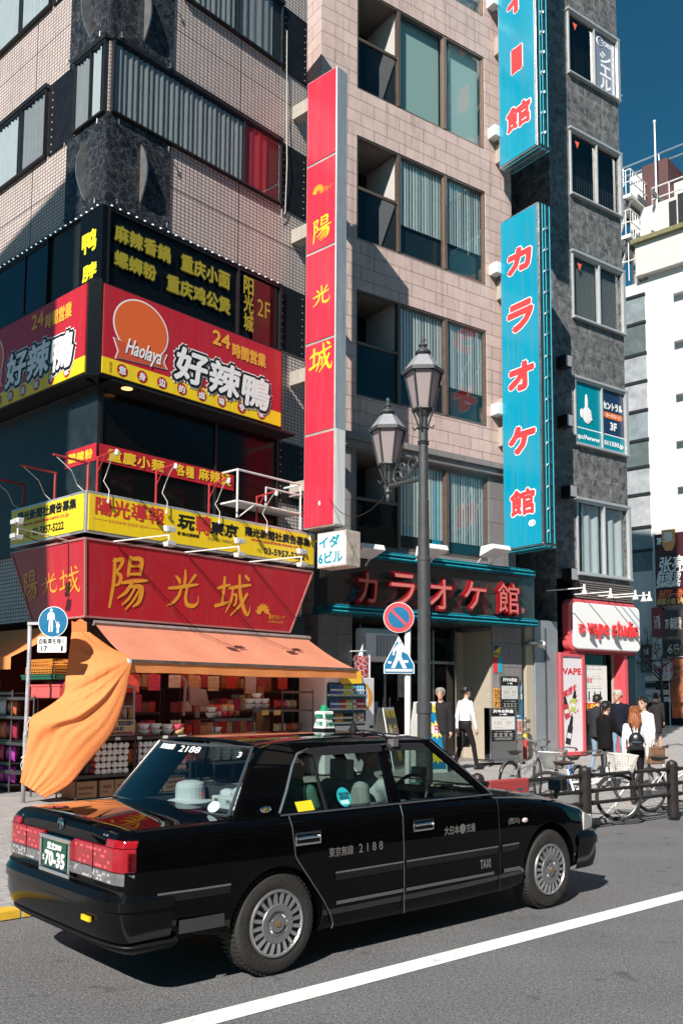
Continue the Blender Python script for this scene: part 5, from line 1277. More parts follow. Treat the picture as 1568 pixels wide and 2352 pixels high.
for i, (ya, yb) in enumerate(((460, 430), (552, 520))):
    z = FD.at(1470, ya, .5)[1]; a = FD.at(1420, ya, .5)[0]; b2 = FD.at(1462, ya, .5)[0]
    mb = MB(); mb.box(a - 2, b2, -.4, 2.6, z, z + .22, WMT); 
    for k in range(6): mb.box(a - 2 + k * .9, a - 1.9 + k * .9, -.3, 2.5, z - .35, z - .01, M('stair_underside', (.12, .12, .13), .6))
    mb.tube([(b2 - .2, 0, z), (b2 - 2.2, 1.5, z - 2.6)], .10, WMT, 6); part('landing', mb, fe)
    mb = MB(); rail(mb, FD, [(a - 2, -.4, z + .2), (b2, -.4, z + .2), (b2, 2.4, z + .2)], 1.6, .32, WMT, .045); part('railing', mb, fe)
    mb = MB(); n = 10
    for k in range(n): t = k / n; mb.box(b2 - 1.2 - 4 * t, b2 - .7 - 4 * t, 1.6, 2.6, z + .2 + 3.4 * t, z + .27 + 3.4 * t, WMT)
    mb.tube([(b2 - .7, 1.6, z + .3), (b2 - 5, 1.6, z + 4)], .09, WMT, 5); part('flight', mb, fe)
mb = MB(); z = FD.at(1460, 645, .2)[1]; a = FD.at(1427, 630, .2)[0]; rail(mb, FD, [(a - 2, -.1, z), (xa - .1, -.1, z)], 2.6, .45, WMT, .05); mb.box(a + 1, xa - .6, .6, 2.2, z, z + 2.2, M('grille_unit', (.30, .27, .24), .6)); part('terrace_railing', mb, wb)

# ---- restaurant directory and shop panels low on the white building
dx0, dz0 = FD.at(1506, 1391, -.5); dz1 = FD.at(1506, 1228, -.5)[1]; dx1 = dx0 + 4.6
ds = thing('directory_sign', 'dark maroon restaurant signboard with white and gold lettering on the far white building', 'sign', FD, (dx0, -.5, dz0))
mb = MB(); mb.box(dx0, dx1, -.5, 0, dz0, dz1, M('maroon_sign', (.055, .008, .014), .35)); mb.box(dx0 - .06, dx0, -.53, 0, dz0 - .05, dz1 + .05, ALU); part('board', mb, ds)
mb = MB()
def ft(body, a, b, m, bold=0, shear=0, ly=-.51, aspect=None):
    x0, z0 = FD.at(*a, ly); x1, z1 = FD.at(*b, ly); mb.text(body, x0, z0, x1, z1, ly, m, bold=bold, shear=shear)
ft('7F', (1508, 1251), (1517, 1236), LINE_W, .03); ft('张亮', (1514, 1316), (1570, 1274), LINE_W, .02, .15); ft('麻辣烫', (1508, 1340), (1562, 1310), LINE_W, .012, .12); ft('ZHANGLIANG', (1507, 1350), (1560, 1334), LINE_W, .02, .2)
ft('我们不一样!', (1512, 1378), (1565, 1352), M('orange_ink', (.75, .16, .05), .4), .012, .2); ft('胡家小館 5号', (1508, 1390), (1570, 1372), M('gold_ink', (.70, .45, .12), .4), .008)
x, z = FD.at(1534, 1241, -.51)
mb.plate([(x - .42, z + .65), (x + .42, z + .65), (x + .40, z - .2), (x + .2, z - .62), (x - .2, z - .62), (x - .40, z - .2)], -.52, -.505, M('orange_crest', (.80, .34, .10), .4)); mb.text('张', x - .25, z - .05, x + .25, z + .48, -.52, M('cream_ink', (.8, .75, .65), .5), bold=.05)
part('lettering', mb, ds)
PN = [((1472, 1512), (1495, 1480), (.03, .03, .032), '阿蘇', (.7, .7, .7)), ((1472, 1545), (1495, 1515), (.05, .06, .07), 'is', (.15, .40, .45)), ((1498, 1462), (1521, 1395), (.22, .02, .03), 'シアル', (.75, .7, .68)), ((1498, 1515), (1521, 1466), (.50, .48, .46), '5F', (.15, .12, .12)), ((1498, 1552), (1521, 1520), (.55, .54, .53), '薬局', (.5, .05, .08)), ((1523, 1462), (1570, 1400), (.05, .035, .035), '7F 麻辣烫', (.8, .7, .6)), ((1523, 1512), (1570, 1468), (.015, .015, .016), '6F', (.6, .6, .6)), ((1523, 1552), (1570, 1518), (.60, .56, .56), 'Choco', (.60, .03, .10))]
for i, (a, b, col, t_, tc) in enumerate(PN):
    x0, z0 = FD.at(*a, -.2); x1, z1 = FD.at(*b, -.2); mb = MB(); mb.box(x0, x1, -.3, 0, z0, z1, M('tenant_panel%d' % i, col, .4))
    t = single('tenant_sign', mb, ['dark noodle shop panel', 'dark blue panel with teal initials', 'red panel with white katakana topmost', 'pale bicycle shop panel', 'white pharmacy panel with red characters', 'dark panel of the seventh floor restaurant', 'black sixth floor panel', 'white panel with pink lettering at the grid end'][i] + ' on the far white building', 'sign', FD, (x0, -.2, z0), group='tenant panels on the white building')
    mb = MB(); mb.text(t_, x0 + .15, z0 + (z1 - z0) * .25, x1 - .15, z0 + (z1 - z0) * .72, -.3, M('tenant_ink%d' % i, tc, .5), bold=.012, keep=True); part('lettering', mb, t)
es = thing('far_storefront', 'shaded far shop front with pale wall tiles and a black doorway', 'shop front', FD, (0, 0, 0))
mb = MB(); a = FD.at(1476, 1600)[0]; b = FD.at(1502, 1600)[0]; c = FD.at(1538, 1600)[0]
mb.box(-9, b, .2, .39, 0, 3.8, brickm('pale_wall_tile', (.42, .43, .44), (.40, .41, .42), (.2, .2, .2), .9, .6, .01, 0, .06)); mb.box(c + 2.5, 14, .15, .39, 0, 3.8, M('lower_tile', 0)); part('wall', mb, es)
mb = MB(); mb.box(b, c + 2.5, .2, .39, 0, 3.5, DARK); part('doorway', mb, es)
for k in range(5):
    z = 1.1 + k * .42; mb = MB(); mb.box(-.9, .9, .1, .2, z, z + .3, [BLK, PAPER, PAPER, BLK, PAPER][k]); part('wall_plate', mb, es)
# flag banner and bare tree
nb_ = thing('banner', 'orange and red feather banner hanging by the far doorway', 'banner', FD, (3, -2, 0))
x0, zt_b = FD.at(1534, 1512, -2); mb = MB()
mb.grid(lambda u, v: (x0 + .1 + (1.9 - .9 * v) * u + .08 * sin(v * 9), -2 + .15 * sin(u * 5 + v * 6), zt_b - 3.4 * v), 8, 12, M('banner_cloth', (.42, .12, .05), .8, var=.7, vscale=2.2)); part('cloth', mb, nb_, smooth=True)
mb = MB(); mb.tube([(x0, -2, .15), (x0, -2, zt_b + .1)], .03, WPL, 6); mb.tube([(x0, -2, zt_b + .05), (x0 + 2, -2, zt_b + .12)], .02, WPL, 5); part('pole', mb, nb_)
def bare_tree(P, h, label, seed):
    rnd = random.Random(seed); t = thing('bare_tree', label, 'tree', W0, tuple(P))
    mb = MB(); BK = M('bark', (.035, .028, .024), .9, var=.3); mb.tube([P, P + V((.05, 0, h * .25)), P + V((-.03, .05, h * .55))], [.11, .09, .07], BK, 7); part('trunk', mb, t)
    mb = MB()
    def br(p, d, l, r, k):
        q = p + d * l; m_ = p.lerp(q, .5) + V((rnd.uniform(-1, 1), rnd.uniform(-1, 1), rnd.uniform(-1, 1))) * l * .1
        mb.tube([p, m_, q], [r, r * .8, r * .55], BK, 5)
        if k:
            for _ in range(3): dd = (d + V((rnd.uniform(-1, 1), rnd.uniform(-1, 1), rnd.uniform(-.3, .8))) * .75).normalized(); br(p.lerp(q, rnd.uniform(.45, 1)), dd, l * .72, r * .55, k - 1)
    for i in range(6):
        a = i * 1.05 + rnd.random(); br(P + V((0, 0, h * (.35 + .04 * i))), V((cos(a), sin(a), .9)).normalized(), h * .22, .05, 4)
    part('branches', mb, t)
bare_tree(G(1520, 1672, .15), 5.8, 'slender bare street tree in front of the tenant panels', 3)
# ================================================================ goods in and before the shop
SHF = M('shelf_steel', (.13, .12, .115), .4, .7, var=.15)
DWD = M('dark_shelf', (.06, .035, .03), .6, var=.3)
def rack(name, label, fr, x0, x1, y0, y1, zs, m=SHF, z0=.15, lip=True, group=None):
    t = thing(name, label, 'shelf', fr, ((x0 + x1) / 2, y0, z0), group); zt = max(zs) + .04
    for x in (x0, x1):
        for y in (y0, y1): part('upright', MB().tube([(x, y, z0), (x, y, zt)], .014, m, 6), t)
    for z in zs:
        mb = MB(); mb.box(x0, x1, y0, y1, z - .02, z, m)
        if lip: mb.box(x0, x1, y0 - .012, y0, z - .035, z + .012, m)
        part('shelf', mb, t)
    return t
def tins(fr, x0, y, z, n, rows, r, label, group, cat='tin', lid=WPL, bodym=None):
    """round white-lidded tubs lying on their sides, lids to the street; one object each"""
    proto = None
    for j in range(rows):
        for i in range(n):
            x = x0 + i * r * 2.06; zz = z + r + j * r * 2.02; dy = random.uniform(-.015, .015)
            if proto is None:
                mb = MB(); mb.lathe([(r * .93, 0), (r * .97, .02), (r * .97, .16)], bodym, c=(0, 0, 0), n=14, axis='y')
                proto = single('food_tub', mb, label, cat, W0, (0, 0, 0), group=group)
                l_ = MB(); l_.lathe([(r * .55, -.012), (r * .93, -.012), (r * .98, .015)], lid, n=14, axis='y'); part('lid', l_, proto); o = proto
            else: o = copy_tree(proto)
            o.location = fr.w(x, y + dy, zz); o.rotation_euler = (0, 0, fr.rz)
LID = M('tub_lid', (.78, .68, .62), .5, var=.1); LIDB = M('brown_tub_lid', (.50, .24, .16), .5, var=.2); TUB = M('tub_body', (.40, .07, .05), .5, var=.2)
SY = -1.28
sh1 = rack('goods_shelf', 'dark low shelf of white-lidded tubs, its cartons underneath, behind the orange curtain', FA, -1.0, .02, SY, -.75, (.5, 1.05), DWD)
sh2 = rack('goods_shelf', 'dark low shelf of white and brown tubs with bowls on top by the taxi', FA, .08, 1.12, SY, -.75, (.5, 1.05), DWD)
tins(FA, -.62, SY + .03, .5, 6, 5, .048, 'white-lidded tub in the shelf behind the orange curtain edge', 'white-lidded tubs on the first low shelf', lid=LID, bodym=TUB)
tins(FA, .14, SY + .03, .5, 5, 5, .048, 'white-lidded tub in the low shelf beyond the curtain, beside brown ones', 'white-lidded tubs on the second low shelf', lid=LID, bodym=TUB)
tins(FA, .64, SY + .03, .5, 5, 5, .045, 'brown-lidded tub in the low shelf above the taxi rear window', 'brown-lidded tubs on the low shelf', lid=LIDB, bodym=TUB)
for k, x in enumerate((-.9, -.35, .05, .55, .85, .92)):
    mb = MB(); mb.box(x, x + .09, SY - .016, SY - .012, 1.02, 1.065, PAPER); single('price_tag', mb, ['first', 'second', 'third', 'fourth', 'fifth', 'sixth'][k] + ' price tag along the low shelf lip', 'price tag', FA, (x, SY, 1.02), group='price tags on the low shelf')
for k, (x, w) in enumerate(((-.98, .36), (-.56, .24), (-.30, .30), (.14, .44), (.62, .42))):
    mb = MB(); mb.box(x, x + w, SY + .03, -.85, .17, .42, CARD); t = single('carton', mb, ['carton at the curtain end of the bottom shelf', 'narrow carton standing on the bottom shelf', 'carton with printed panel on the bottom shelf', 'wide carton under the brown tubs', 'carton under the low shelf end by the taxi'][k], 'carton', FA, (x + w / 2, SY, .17), group='cartons under the low shelves', bev=.004)
    mb = MB(); mb.box(x + .05, x + w - .05, SY + .026, SY + .03, .30, .34, M('carton_print', (.22, .05, .03), .7)); mb.box(x + .05, x + w - .1, SY + .026, SY + .03, .23, .25, M('carton_print', 0)); part('print', mb, t)
BWL = M('bowl_white', (.80, .74, .70), .35)
def bowl(P, r, label, group):
    mb = MB(); mb.lathe([(r * .5, 0), (r * .62, .01), (r * .9, r * .55), (r, r * .85), (r * 1.04, r * .88), (r * .92, r * .8)], BWL, n=18)
    return single('bowl', mb, label, 'bowl', W0, (0, 0, 0), group=group, smooth=True)
b0 = bowl(None, .105, 'white noodle bowl stacked on the low shelf top', 'white bowls on the low shelf')
for k, (x, z) in enumerate(((.30, 1.07), (.53, 1.07), (.30, 1.165), (.53, 1.165), (.76, 1.07), (.76, 1.15))):
    o = b0 if k == 0 else copy_tree(b0); o.location = FA.w(x, -1.1, z); o['label'] = ['lower bowl beside the white cabinet', 'lower bowl in the middle of the low shelf top', 'upper bowl beside the white cabinet', 'upper bowl in the middle of the low shelf top', 'lower bowl at the far end of the low shelf top', 'upper bowl at the far end of the low shelf top'][k]
FOODC = [M('snack_%d' % i, c, .5, var=.5, vscale=22) for i, c in enumerate(((.60, .06, .04), (.70, .42, .20), (.50, .20, .08), (.70, .07, .14), (.70, .55, .32), (.25, .12, .08), (.75, .62, .50), (.62, .05, .03)))]
def pack(fr, x, y, z, w, h, d, m, label, cat='snack pack', group=None, name='snack_pack'):
    """pillow bag, puffed in the middle and pinched at both seams"""
    mb = MB(); rz = random.uniform(-.35, .35)
    for s in (1, -1):
        mb.grid(lambda u, v: (x + w * (u - .5) * (1 - .12 * sin(pi * v)), y + s * d * .5 * (sin(pi * u) * sin(pi * v)) ** .5 + rz * .1 * (u - .5), z + h * v + .012 * sin(u * 17) * (v > .9)), 8, 8, m, flip=(s > 0))
    return single(name, mb, label, cat, fr, (x, y, z), group=group, smooth=True)
for i in range(5): pack(FA, .92 + .06 * (i % 3), -1.05 - .08 * (i % 2), 1.06 + .06 * (i // 2), .22, .12, .10, FOODC[i % 5], ['red', 'tan', 'brown', 'magenta', 'pale'][i] + ' snack bag heaped at the end of the low shelf top', group='snack bags on the low shelf')
# white glazed cabinet with a yellow notice behind the curtain edge
gc = thing('display_cabinet', 'white framed glazed food cabinet with a yellow notice beside the curtain', 'cabinet', FA, (-.15, -1.1, 1.06))
x0, zb = FA.at(250, 1690, -1.2); x1, zt = FA.at(312, 1575, -1.2)
mb = MB(); PKW = M('pinkish_white_frame', (.66, .56, .52), .4)
for x in (x0, x1 - .03):
    for y in (-1.2, -.85): mb.box(x, x + .03, y, y + .03, 1.08, zt, PKW)
for z in (1.08, 1.30, 1.52, zt - .03): mb.box(x0, x1, -1.2, -.82, z, z + .025, PKW)
part('frame', mb, gc, bev=.003)
mb = MB(); mb.quad((x0, -1.205, 1.3), (x1, -1.205, 1.3), (x1, -1.205, zt), (x0, -1.205, zt), GLC); part('pane', mb, gc)
mb = MB(); mb.box(x0 + .02, x1, -1.215, -1.205, 1.14, 1.33, M('yellow_notice', (.62, .44, .22), .5)); mb.text('武汉正宗热干', x0 + .16, 1.24, x1 - .03, 1.31, -1.215, M('navy_ink', (.03, .03, .15), .5), bold=.003); mb.text('日本初', x0 + .05, 1.16, x0 + .25, 1.22, -1.215, M('navy_ink', 0), bold=.002); part('notice', mb, gc)
for i in range(6): pack(FA, x0 + .12 + .14 * (i % 4), -1.0, 1.34 + .22 * (i // 4), .13, .16, .09, FOODC[(i * 3) % 8], ['red', 'brown', 'tan', 'dark', 'small red', 'pale'][i] + ' bag inside the white glazed cabinet', group='bags in the glazed cabinet')
# dim inner goods: racks right of the doorway
r1 = rack('wire_rack', 'wire rack with bowls and rice bags inside the shop', FA, 1.9, 2.75, -.95, -.45, (.55, .95, 1.30))
r2 = rack('wire_rack', 'wire rack with stacked white bowls and yellow price tags under the awning', FA, 2.80, 3.55, -.95, -.45, (.6, 1.45))
r3 = rack('wire_rack', 'brown wire rack of wrapped food next to the vending machine', FA, 3.62, 4.45, -.85, -.3, (.55, 1.0, 1.45, 1.8), M('rusty_wire', (.16, .08, .06), .5, .4))
for k, (x, z, q_) in enumerate(((1.98, 1.32, 2), (2.88, 1.47, 2), (3.05, 1.47, 3), (3.24, 1.47, 2), (2.1, .97, 2))):
    for j in range(q_):
        o = copy_tree(b0); o.location = FA.w(x, -.75, z + j * .10); o['label'] = ['bottom', 'second', 'third'][j] + ' bowl of the ' + ['pair on the rice rack top', 'first stack on the tagged rack', 'tall middle stack on the tagged rack', 'last stack on the tagged rack', 'pair in the middle of the rice rack'][k]; o['group'] = 'white bowls inside the shop'
RICE = M('rice_bag', (.75, .64, .56), .6, var=.2)
for j in range(6):
    for i in range(3): pack(FA, 2.05 + i * .24, -.8, .57 + j * .058, .23, .09, .14, RICE, ['near', 'middle', 'far'][i] + ' white rice bag in layer ' + ['one', 'two', 'three', 'four', 'five', 'six'][j] + ' of the rice rack', 'bag', 'rice bags on the wire rack')
for i in range(9): pack(FA, 2.0 + (i % 5) * .15, -.72, 1.32 + .1 * (i // 5), .15, .13, .12, FOODC[(i * 5 + 1) % 8], ['red', 'tan', 'dark', 'rose', 'pale', 'brown', 'plum', 'cream', 'rust'][i] + ' packet on top of the rice rack', group='packets on the rice rack')
for i in range(14): pack(FA, 3.70 + (i % 5) * .15, -.62, (.57, 1.02, 1.47)[i // 5], .16, .17, .12, FOODC[(i * 3 + 2) % 8], 'wrapped food bag number ' + ['one', 'two', 'three', 'four', 'five', 'six', 'seven', 'eight', 'nine', 'ten', 'eleven', 'twelve', 'thirteen', 'fourteen'][i] + ' from the bottom of the brown wire rack', group='wrapped bags on the brown rack')
for k, x in enumerate((3.0, 3.3)): mb = MB(); mb.box(x, x + .17, -.965, -.955, 1.36, 1.45, M('yellow_tag', (.62, .36, .08), .6)); single('price_card', mb, ['yellow price card under the middle bowls', 'yellow price card by the vending machine end of the tagged rack'][k], 'price card', FA, (x, -.96, 1.4))
mb = MB(); mb.lathe([(.13, 0), (.17, .28), (.18, .30)], M('pale_bucket', (.35, .30, .30), .5), c=(3.2, -.7, .6), n=16); bk = single('bucket', mb, 'pale plastic bucket on the lower shelf of the tagged rack', 'bucket', FA, (3.2, -.7, .6), smooth=True)
mb = MB(); mb.tube([(3.2 + .18 * cos(t), -.86, .88 - .15 * sin(t)) for t in [k * pi / 8 for k in range(9)]], .006, CABLE, 5); part('handle', mb, bk)
mb = MB(); mb.box(2.9, 3.3, -.75, -.5, 1.95, 2.0, M('towel', (.45, .36, .34), .8)); 
tw = single('towel', MB().grid(lambda u, v: (2.95 + .28 * u, -.55 + .02 * sin(u * 9), 1.75 + .38 * v), 8, 6, M('towel', (.45, .36, .34), .9)), 'pale towel hanging over the tagged rack', 'towel', FA, (3.1, -.55, 1.75), smooth=True)
mn = thing('monitor', 'back of a pale till screen inside the dim shop', 'monitor', FA, (2.05, -.3, 1.5))
mb = MB(); mb.prism([(1.88, -.3, 1.55), (2.22, -.42, 1.50), (2.14, -.40, 1.82), (1.86, -.3, 1.86)], (0, .04, 0), M('monitor_shell', (.40, .30, .28), .4)); part('screen', mb, mn); mb = MB(); mb.box(2.0, 2.06, -.33, -.27, 1.32, 1.6, M('monitor_shell', 0)); mb.tube([(1.80, -.2, 1.35), (1.82, -.22, 1.95), (1.72, -.25, 2.05)], .03, M('monitor_shell', 0), 6); part('stand', mb, mn)
po = thing('poster', 'dim red shop poster with white outline art and yellow characters below', 'poster', FA, (3.45, .1, 1.6))
mb = MB(); mb.box(3.3, 3.9, -.2, -.18, 1.78, 2.1, M('dim_poster', (.30, .05, .035), .5, var=.4)); mb.box(3.3, 3.75, -.2, -.18, 1.62, 1.75, BLK); part('sheet', mb, po); mb = MB(); mb.text('阳光城二', 3.32, 1.64, 3.73, 1.73, -.2, M('yellow_ink', (.70, .45, .05), .5), bold=.004); part('lettering', mb, po)
cr_ = M('wood_panel_inner', (.35, .16, .06), .6, var=.2); mb = MB(); mb.box(3.45, 3.62, -.35, -.3, .15, 1.9, cr_); single('timber_post', mb, 'orange brown timber panel at the end of the tagged rack', 'panel', FA, (3.5, -.3, .15))
# dim stock further in
rack('stock_rack', 'tall rack of packed cartons deep in the dim shop', FA, .6, 1.8, .5, 1.0, (.5, .95, 1.4, 1.85), DWD); rack('stock_rack', 'long rack of packed cartons behind the bowls and price tags', FA, 2.1, 4.5, .3, .8, (.5, .95, 1.4, 1.85), DWD)
for x0, x1, y, n in ((.62, 1.75, .52, 7), (2.12, 4.45, .32, 14)):
    for z in (.5, .95, 1.4, 1.85):
        for i in range(n):
            w = (x1 - x0) / n; h = random.uniform(.16, .34); mb = MB(); mb.box(x0 + w * i + .006, x0 + w * (i + 1) - .006, y + random.uniform(0, .06), y + .3, z, z + h, FOODC[random.randrange(8)])
            single('stock_carton', mb, 'small packed carton on the dim racks inside the shop', 'carton', FA, (x0 + w * (i + .5), y, z), group='cartons on the dim racks', bev=.004)
for i in range(9):
    x = .7 + i * .45; mb = MB(); mb.box(x, x + .26, -.02, .0, 1.75 + .05 * (i % 3), 2.08, FOODC[(i * 3) % 8]); single('hanging_packet_card', mb, 'card of packets hanging from the shop lintel', 'packet card', FA, (x, 0, 1.8), group='packet cards under the lintel')
# goods on the side-street face
sd_ = rack('goods_shelf', 'tall metal shelf of bright snack bags round the corner by the sign pole', FB, -2.2, -.42, -1.15, -.7, (.28, .62, .98, 1.36, 1.74), SHF)
BAGC = [M('bag_%d' % i, c, .28, var=.3, vscale=16) for i, c in enumerate(((.75, .04, .32), (.55, .04, .09), (.75, .52, .05), (.8, .76, .74), (.62, .06, .52), (.28, .10, .34), (.70, .18, .07), (.08, .28, .09)))]
cols = ['pink', 'crimson', 'yellow', 'white', 'magenta', 'plum', 'orange red', 'green']
lv = ['bottom shelf', 'second shelf', 'third shelf', 'fourth shelf', 'top shelf']; ps = ['street end', 'next to the street end', 'middle', 'near the pole', 'closest to the pole', 'front of the heap']
for r_, z in enumerate((.30, .64, 1.0, 1.38)):
    for i in range(6):
        k = (i * 3 + r_ * 5) % 8 if r_ != 0 else (i % 2) * 4
        pack(FB, -2.05 + i * .29, -1.08 + .05 * (i % 2), z, .30, .26, .17, BAGC[k], cols[k] + ' snack bag on the ' + lv[r_] + ' by the pole, ' + ps[i], group='bright snack bags round the corner')
def crate(fr, x0, x1, y0, y1, z0, z1, m, label, solid=False):
    t = thing('plastic_crate', label, 'crate', fr, ((x0 + x1) / 2, (y0 + y1) / 2, z0)); mb = MB()
    if solid:
        mb.box(x0, x1, y0, y0 + .01, z0, z1, m); mb.box(x0, x1, y1 - .01, y1, z0, z1, m); mb.box(x0, x0 + .01, y0, y1, z0, z1, m); mb.box(x1 - .01, x1, y0, y1, z0, z1, m); mb.box(x0, x1, y0, y1, z0, z0 + .01, m); mb.box(x0 - .012, x1 + .012, y0 - .012, y0, z1 - .03, z1, m)
    else:
        for z in (z0, z0 + (z1 - z0) * .35, z0 + (z1 - z0) * .68, z1 - .014): mb.box(x0, x1, y0, y0 + .012, z, z + .014, m); mb.box(x0, x1, y1 - .012, y1, z, z + .014, m); mb.box(x0, x0 + .012, y0, y1, z, z + .014, m); mb.box(x1 - .012, x1, y0, y1, z, z + .014, m)
        n = 11
        for i in range(n + 1): x = x0 + (x1 - x0) * i / n; mb.box(x - .006, x + .006, y0, y0 + .012, z0, z1, m); mb.box(x - .006, x + .006, y1 - .012, y1, z0, z1, m)
        mb.box(x0, x1, y0, y1, z0, z0 + .01, m)
    part('shell', mb, t); return t
x0, z0 = FB.at(66, 1549, -1.1); x1, z1 = FB.at(132, 1513, -1.1); zm = (z0 + z1) / 2
crate(FB, x0, x1, -1.15, -.75, z0, zm - .005, WOODC, 'lower orange lattice crate on the shelf top by the sign pole'); crate(FB, x0 + .02, x1 - .03, -1.14, -.75, zm, z1, WOODC, 'upper orange lattice crate on the shelf top by the sign pole')
crate(FB, x0 - .1, x1 + .05, -1.16, -.74, z0 - .09, z0 - .01, M('green_crate_plastic', (.02, .10, .06), .5), 'flat green crate beneath the orange crates', True)
x0, z0 = FB.at(82, 1603, -1.1); x1, z1 = FB.at(150, 1572, -1.1)
crate(FB, x0, x1, -1.18, -.8, z0, z1, M('pink_basket', (.65, .10, .09), .45), 'pinkish red plastic basket of packets behind the curtain', True)
rack('goods_shelf', 'metal shelf carrying crates and a red basket behind the curtain', FB, -.95, .35, -1.2, -.72, (.5, .95, 1.36, 1.66), SHF)
for i in range(5): pack(FB, x0 + .1 + i * .12, -.98, z1 - .09, .12, .14, .08, BAGC[(1, 6, 1, 5, 0)[i]], ['first', 'second', 'third', 'fourth', 'fifth'][i] + ' red packet in the pinkish basket', group='packets in the red basket')
for i, (x, z) in enumerate(((-1.9, 1.76), (-1.65, 1.76), (-1.35, 1.76))):
    mb = MB(); mb.lathe([(.07, 0), (.075, .16), (.05, .19), (.05, .22)], [M('jar_a', (.5, .5, .52), .3), M('jar_b', (.2, .05, .05), .3), M('jar_c', (.10, .14, .2), .3)][i], c=(x, -.95, z), n=14); single('jar', mb, ['pale', 'dark red', 'slate'][i] + ' jar on the top shelf by the street end', 'jar', FB, (x, -.95, z), smooth=True)

# ================================================================ vending machine and banner
vm = thing('vending_machine', 'white drinks vending machine with an orange swoosh under the awning end', 'vending machine', FA, (5.4, -.9, .15))
vx0, vz1 = FA.at(748, 1556, -.95); vx1 = FA.at(861, 1558, -.95)[0]; vzt = 2.10
VMW = M('vending_white', (.70, .68, .68), .3, var=.04)
mb = MB(); mb.box(vx0, vx1, -.93, -.2, .18, vzt, VMW); mb.box(vx0 + .05, vx1 - .05, -.9, -.25, .15, .18, BLK); part('cabinet', mb, vm, bev=.02)
wx0, wz1 = FA.at(752, 1567, -.95); wx1, wz0 = FA.at(848, 1668, -.95)
wz0 = FA.at(800, 1667, -.95)[1]
mb = MB(); mb.plate(rrect(wx0, wx1 - .1, wz0, wz1, .06), -.935, -.93, M('vending_window', (.015, .03, .045), .2)); wdw = part('window', mb, vm)
CANC = [M('can_%d' % i, c, .25) for i, c in enumerate(((.03, .10, .30), (.08, .12, .28), (.45, .50, .05), (.60, .62, .60), (.05, .28, .30), (.20, .42, .60), (.50, .03, .03), (.45, .20, .04), (.02, .02, .02), (.10, .22, .06)))]
nC = 13
for r_ in range(3):
    z = wz0 + .04 + (wz1 - wz0) * (.06 + .32 * r_)
    mb = MB(); mb.box(wx0 + .02, wx1 - .12, -.95, -.936, z - .05, z - .012, WPL)
    for i in range(nC): x = wx0 + .06 + (wx1 - wx0 - .24) * (i + .5) / nC; mb.box(x - .02, x + .02, -.953, -.95, z - .04, z - .022, BLK)
    part('button_row', mb, wdw)
    for i in range(nC):
        x = wx0 + .06 + (wx1 - wx0 - .24) * (i + .5) / nC; k = [[8, 8, 7, 7, 7, 8, 8, 8, 8, 3, 7, 3, 3], [0, 0, 1, 1, 6, 6, 2, 2, 3, 3, 6, 6, 6], [0, 0, 0, 1, 1, 2, 2, 2, 3, 4, 5, 5, 5]][r_][i]
        mb = MB(); hh = .21 if r_ == 2 else .17; mb.lathe([(.033, 0), (.036, .02), (.036, hh * .75), (.018, hh * .92), (.018, hh)], CANC[k], c=(x, -.945, z - .008), n=10); mb.box(x - .03, x + .03, -.983, -.982, z + .05, z + .09, PAPER if k != 3 else CANC[6]); part('drink', mb, wdw)
mb = MB(); arc = [(wx1 - .09 + .14 * sin(t), wz1 - .02 - (wz1 - wz0) * .62 * k / 14, .03 + .03 * sin(t)) for k in range(15) for t in [pi * k / 14]]
mb.add([v for x, z, w in arc for v in ((x - w, -.9375, z), (x + w, -.9375, z))], [(2 * k, 2 * k + 2, 2 * k + 3, 2 * k + 1) for k in range(14)], M('orange_swoosh', (.78, .32, .02), .35)); part('swoosh', mb, vm)
mb = MB()
for i, (a, b, m_) in enumerate((((.10, .50), (.40, .62), M('orange_label', (.6, .2, .05), .4)), ((.45, .50), (.58, .62), PAPER), ((.62, .48), (.72, .64), BLK), ((.76, .5), (.84, .62), M('red_label', (.5, .05, .05), .4)), ((.87, .46), (.97, .66), BLK), ((.9, .72), (.97, .78), BLK))): mb.box(vx0 + (vx1 - vx0) * a[0], vx0 + (vx1 - vx0) * b[0], -.942, -.93, vz1 - 1.75 + a[1], vz1 - 1.75 + b[1], m_)
part('control_panel', mb, vm)
x0, z0 = FA.at(783, 1571, -.97); x1, z1 = FA.at(830, 1546, -.97); t = thing('notice', 'yellow paper notice taped to the top of the vending machine', 'notice', FA, (x0, -.97, z0))
mb = MB(); mb.prism([(x0, -.95, z1), (x1, -.95, z1 + .04), (x1, -.99, z0 + .02), (x0, -.98, z0)], (0, .008, 0), M('notice_yellow', (.82, .50, .03), .6)); part('sheet', mb, t); mb = MB(); mb.text('はじめました', x0 + .04, z0 + .18, x1 - .15, z1 - .06, -.99, M('notice_ink', (.5, .25, .02), .6), bold=.003); part('lettering', mb, t)
hb = thing('hanging_banner', 'red and white lobster print banner on a white pipe stand behind the awning end', 'banner', FA, (6.0, -.5, .15))
x0, z1 = FA.at(812, 1505, -.4); x1, z0 = FA.at(846, 1578, -.4)
def bmat():
    m = M('lobster_print', (.5, .06, .06), .6); nt = m.node_tree; N = nt.nodes; L = nt.links; b = N['Principled BSDF']; tc = N.new('ShaderNodeTexCoord'); w = N.new('ShaderNodeTexVoronoi'); w.feature = 'DISTANCE_TO_EDGE'; w.inputs['Scale'].default_value = 9; L.new(tc.outputs['Object'], w.inputs['Vector']); r = N.new('ShaderNodeValToRGB'); r.color_ramp.elements[0].color = (.6, .5, .5, 1); r.color_ramp.elements[1].color = (.42, .04, .05, 1); r.color_ramp.elements[0].position = .05; r.color_ramp.elements[1].position = .09; L.new(w.outputs[0], r.inputs[0]); L.new(r.outputs[0], b.inputs['Base Color']); return m
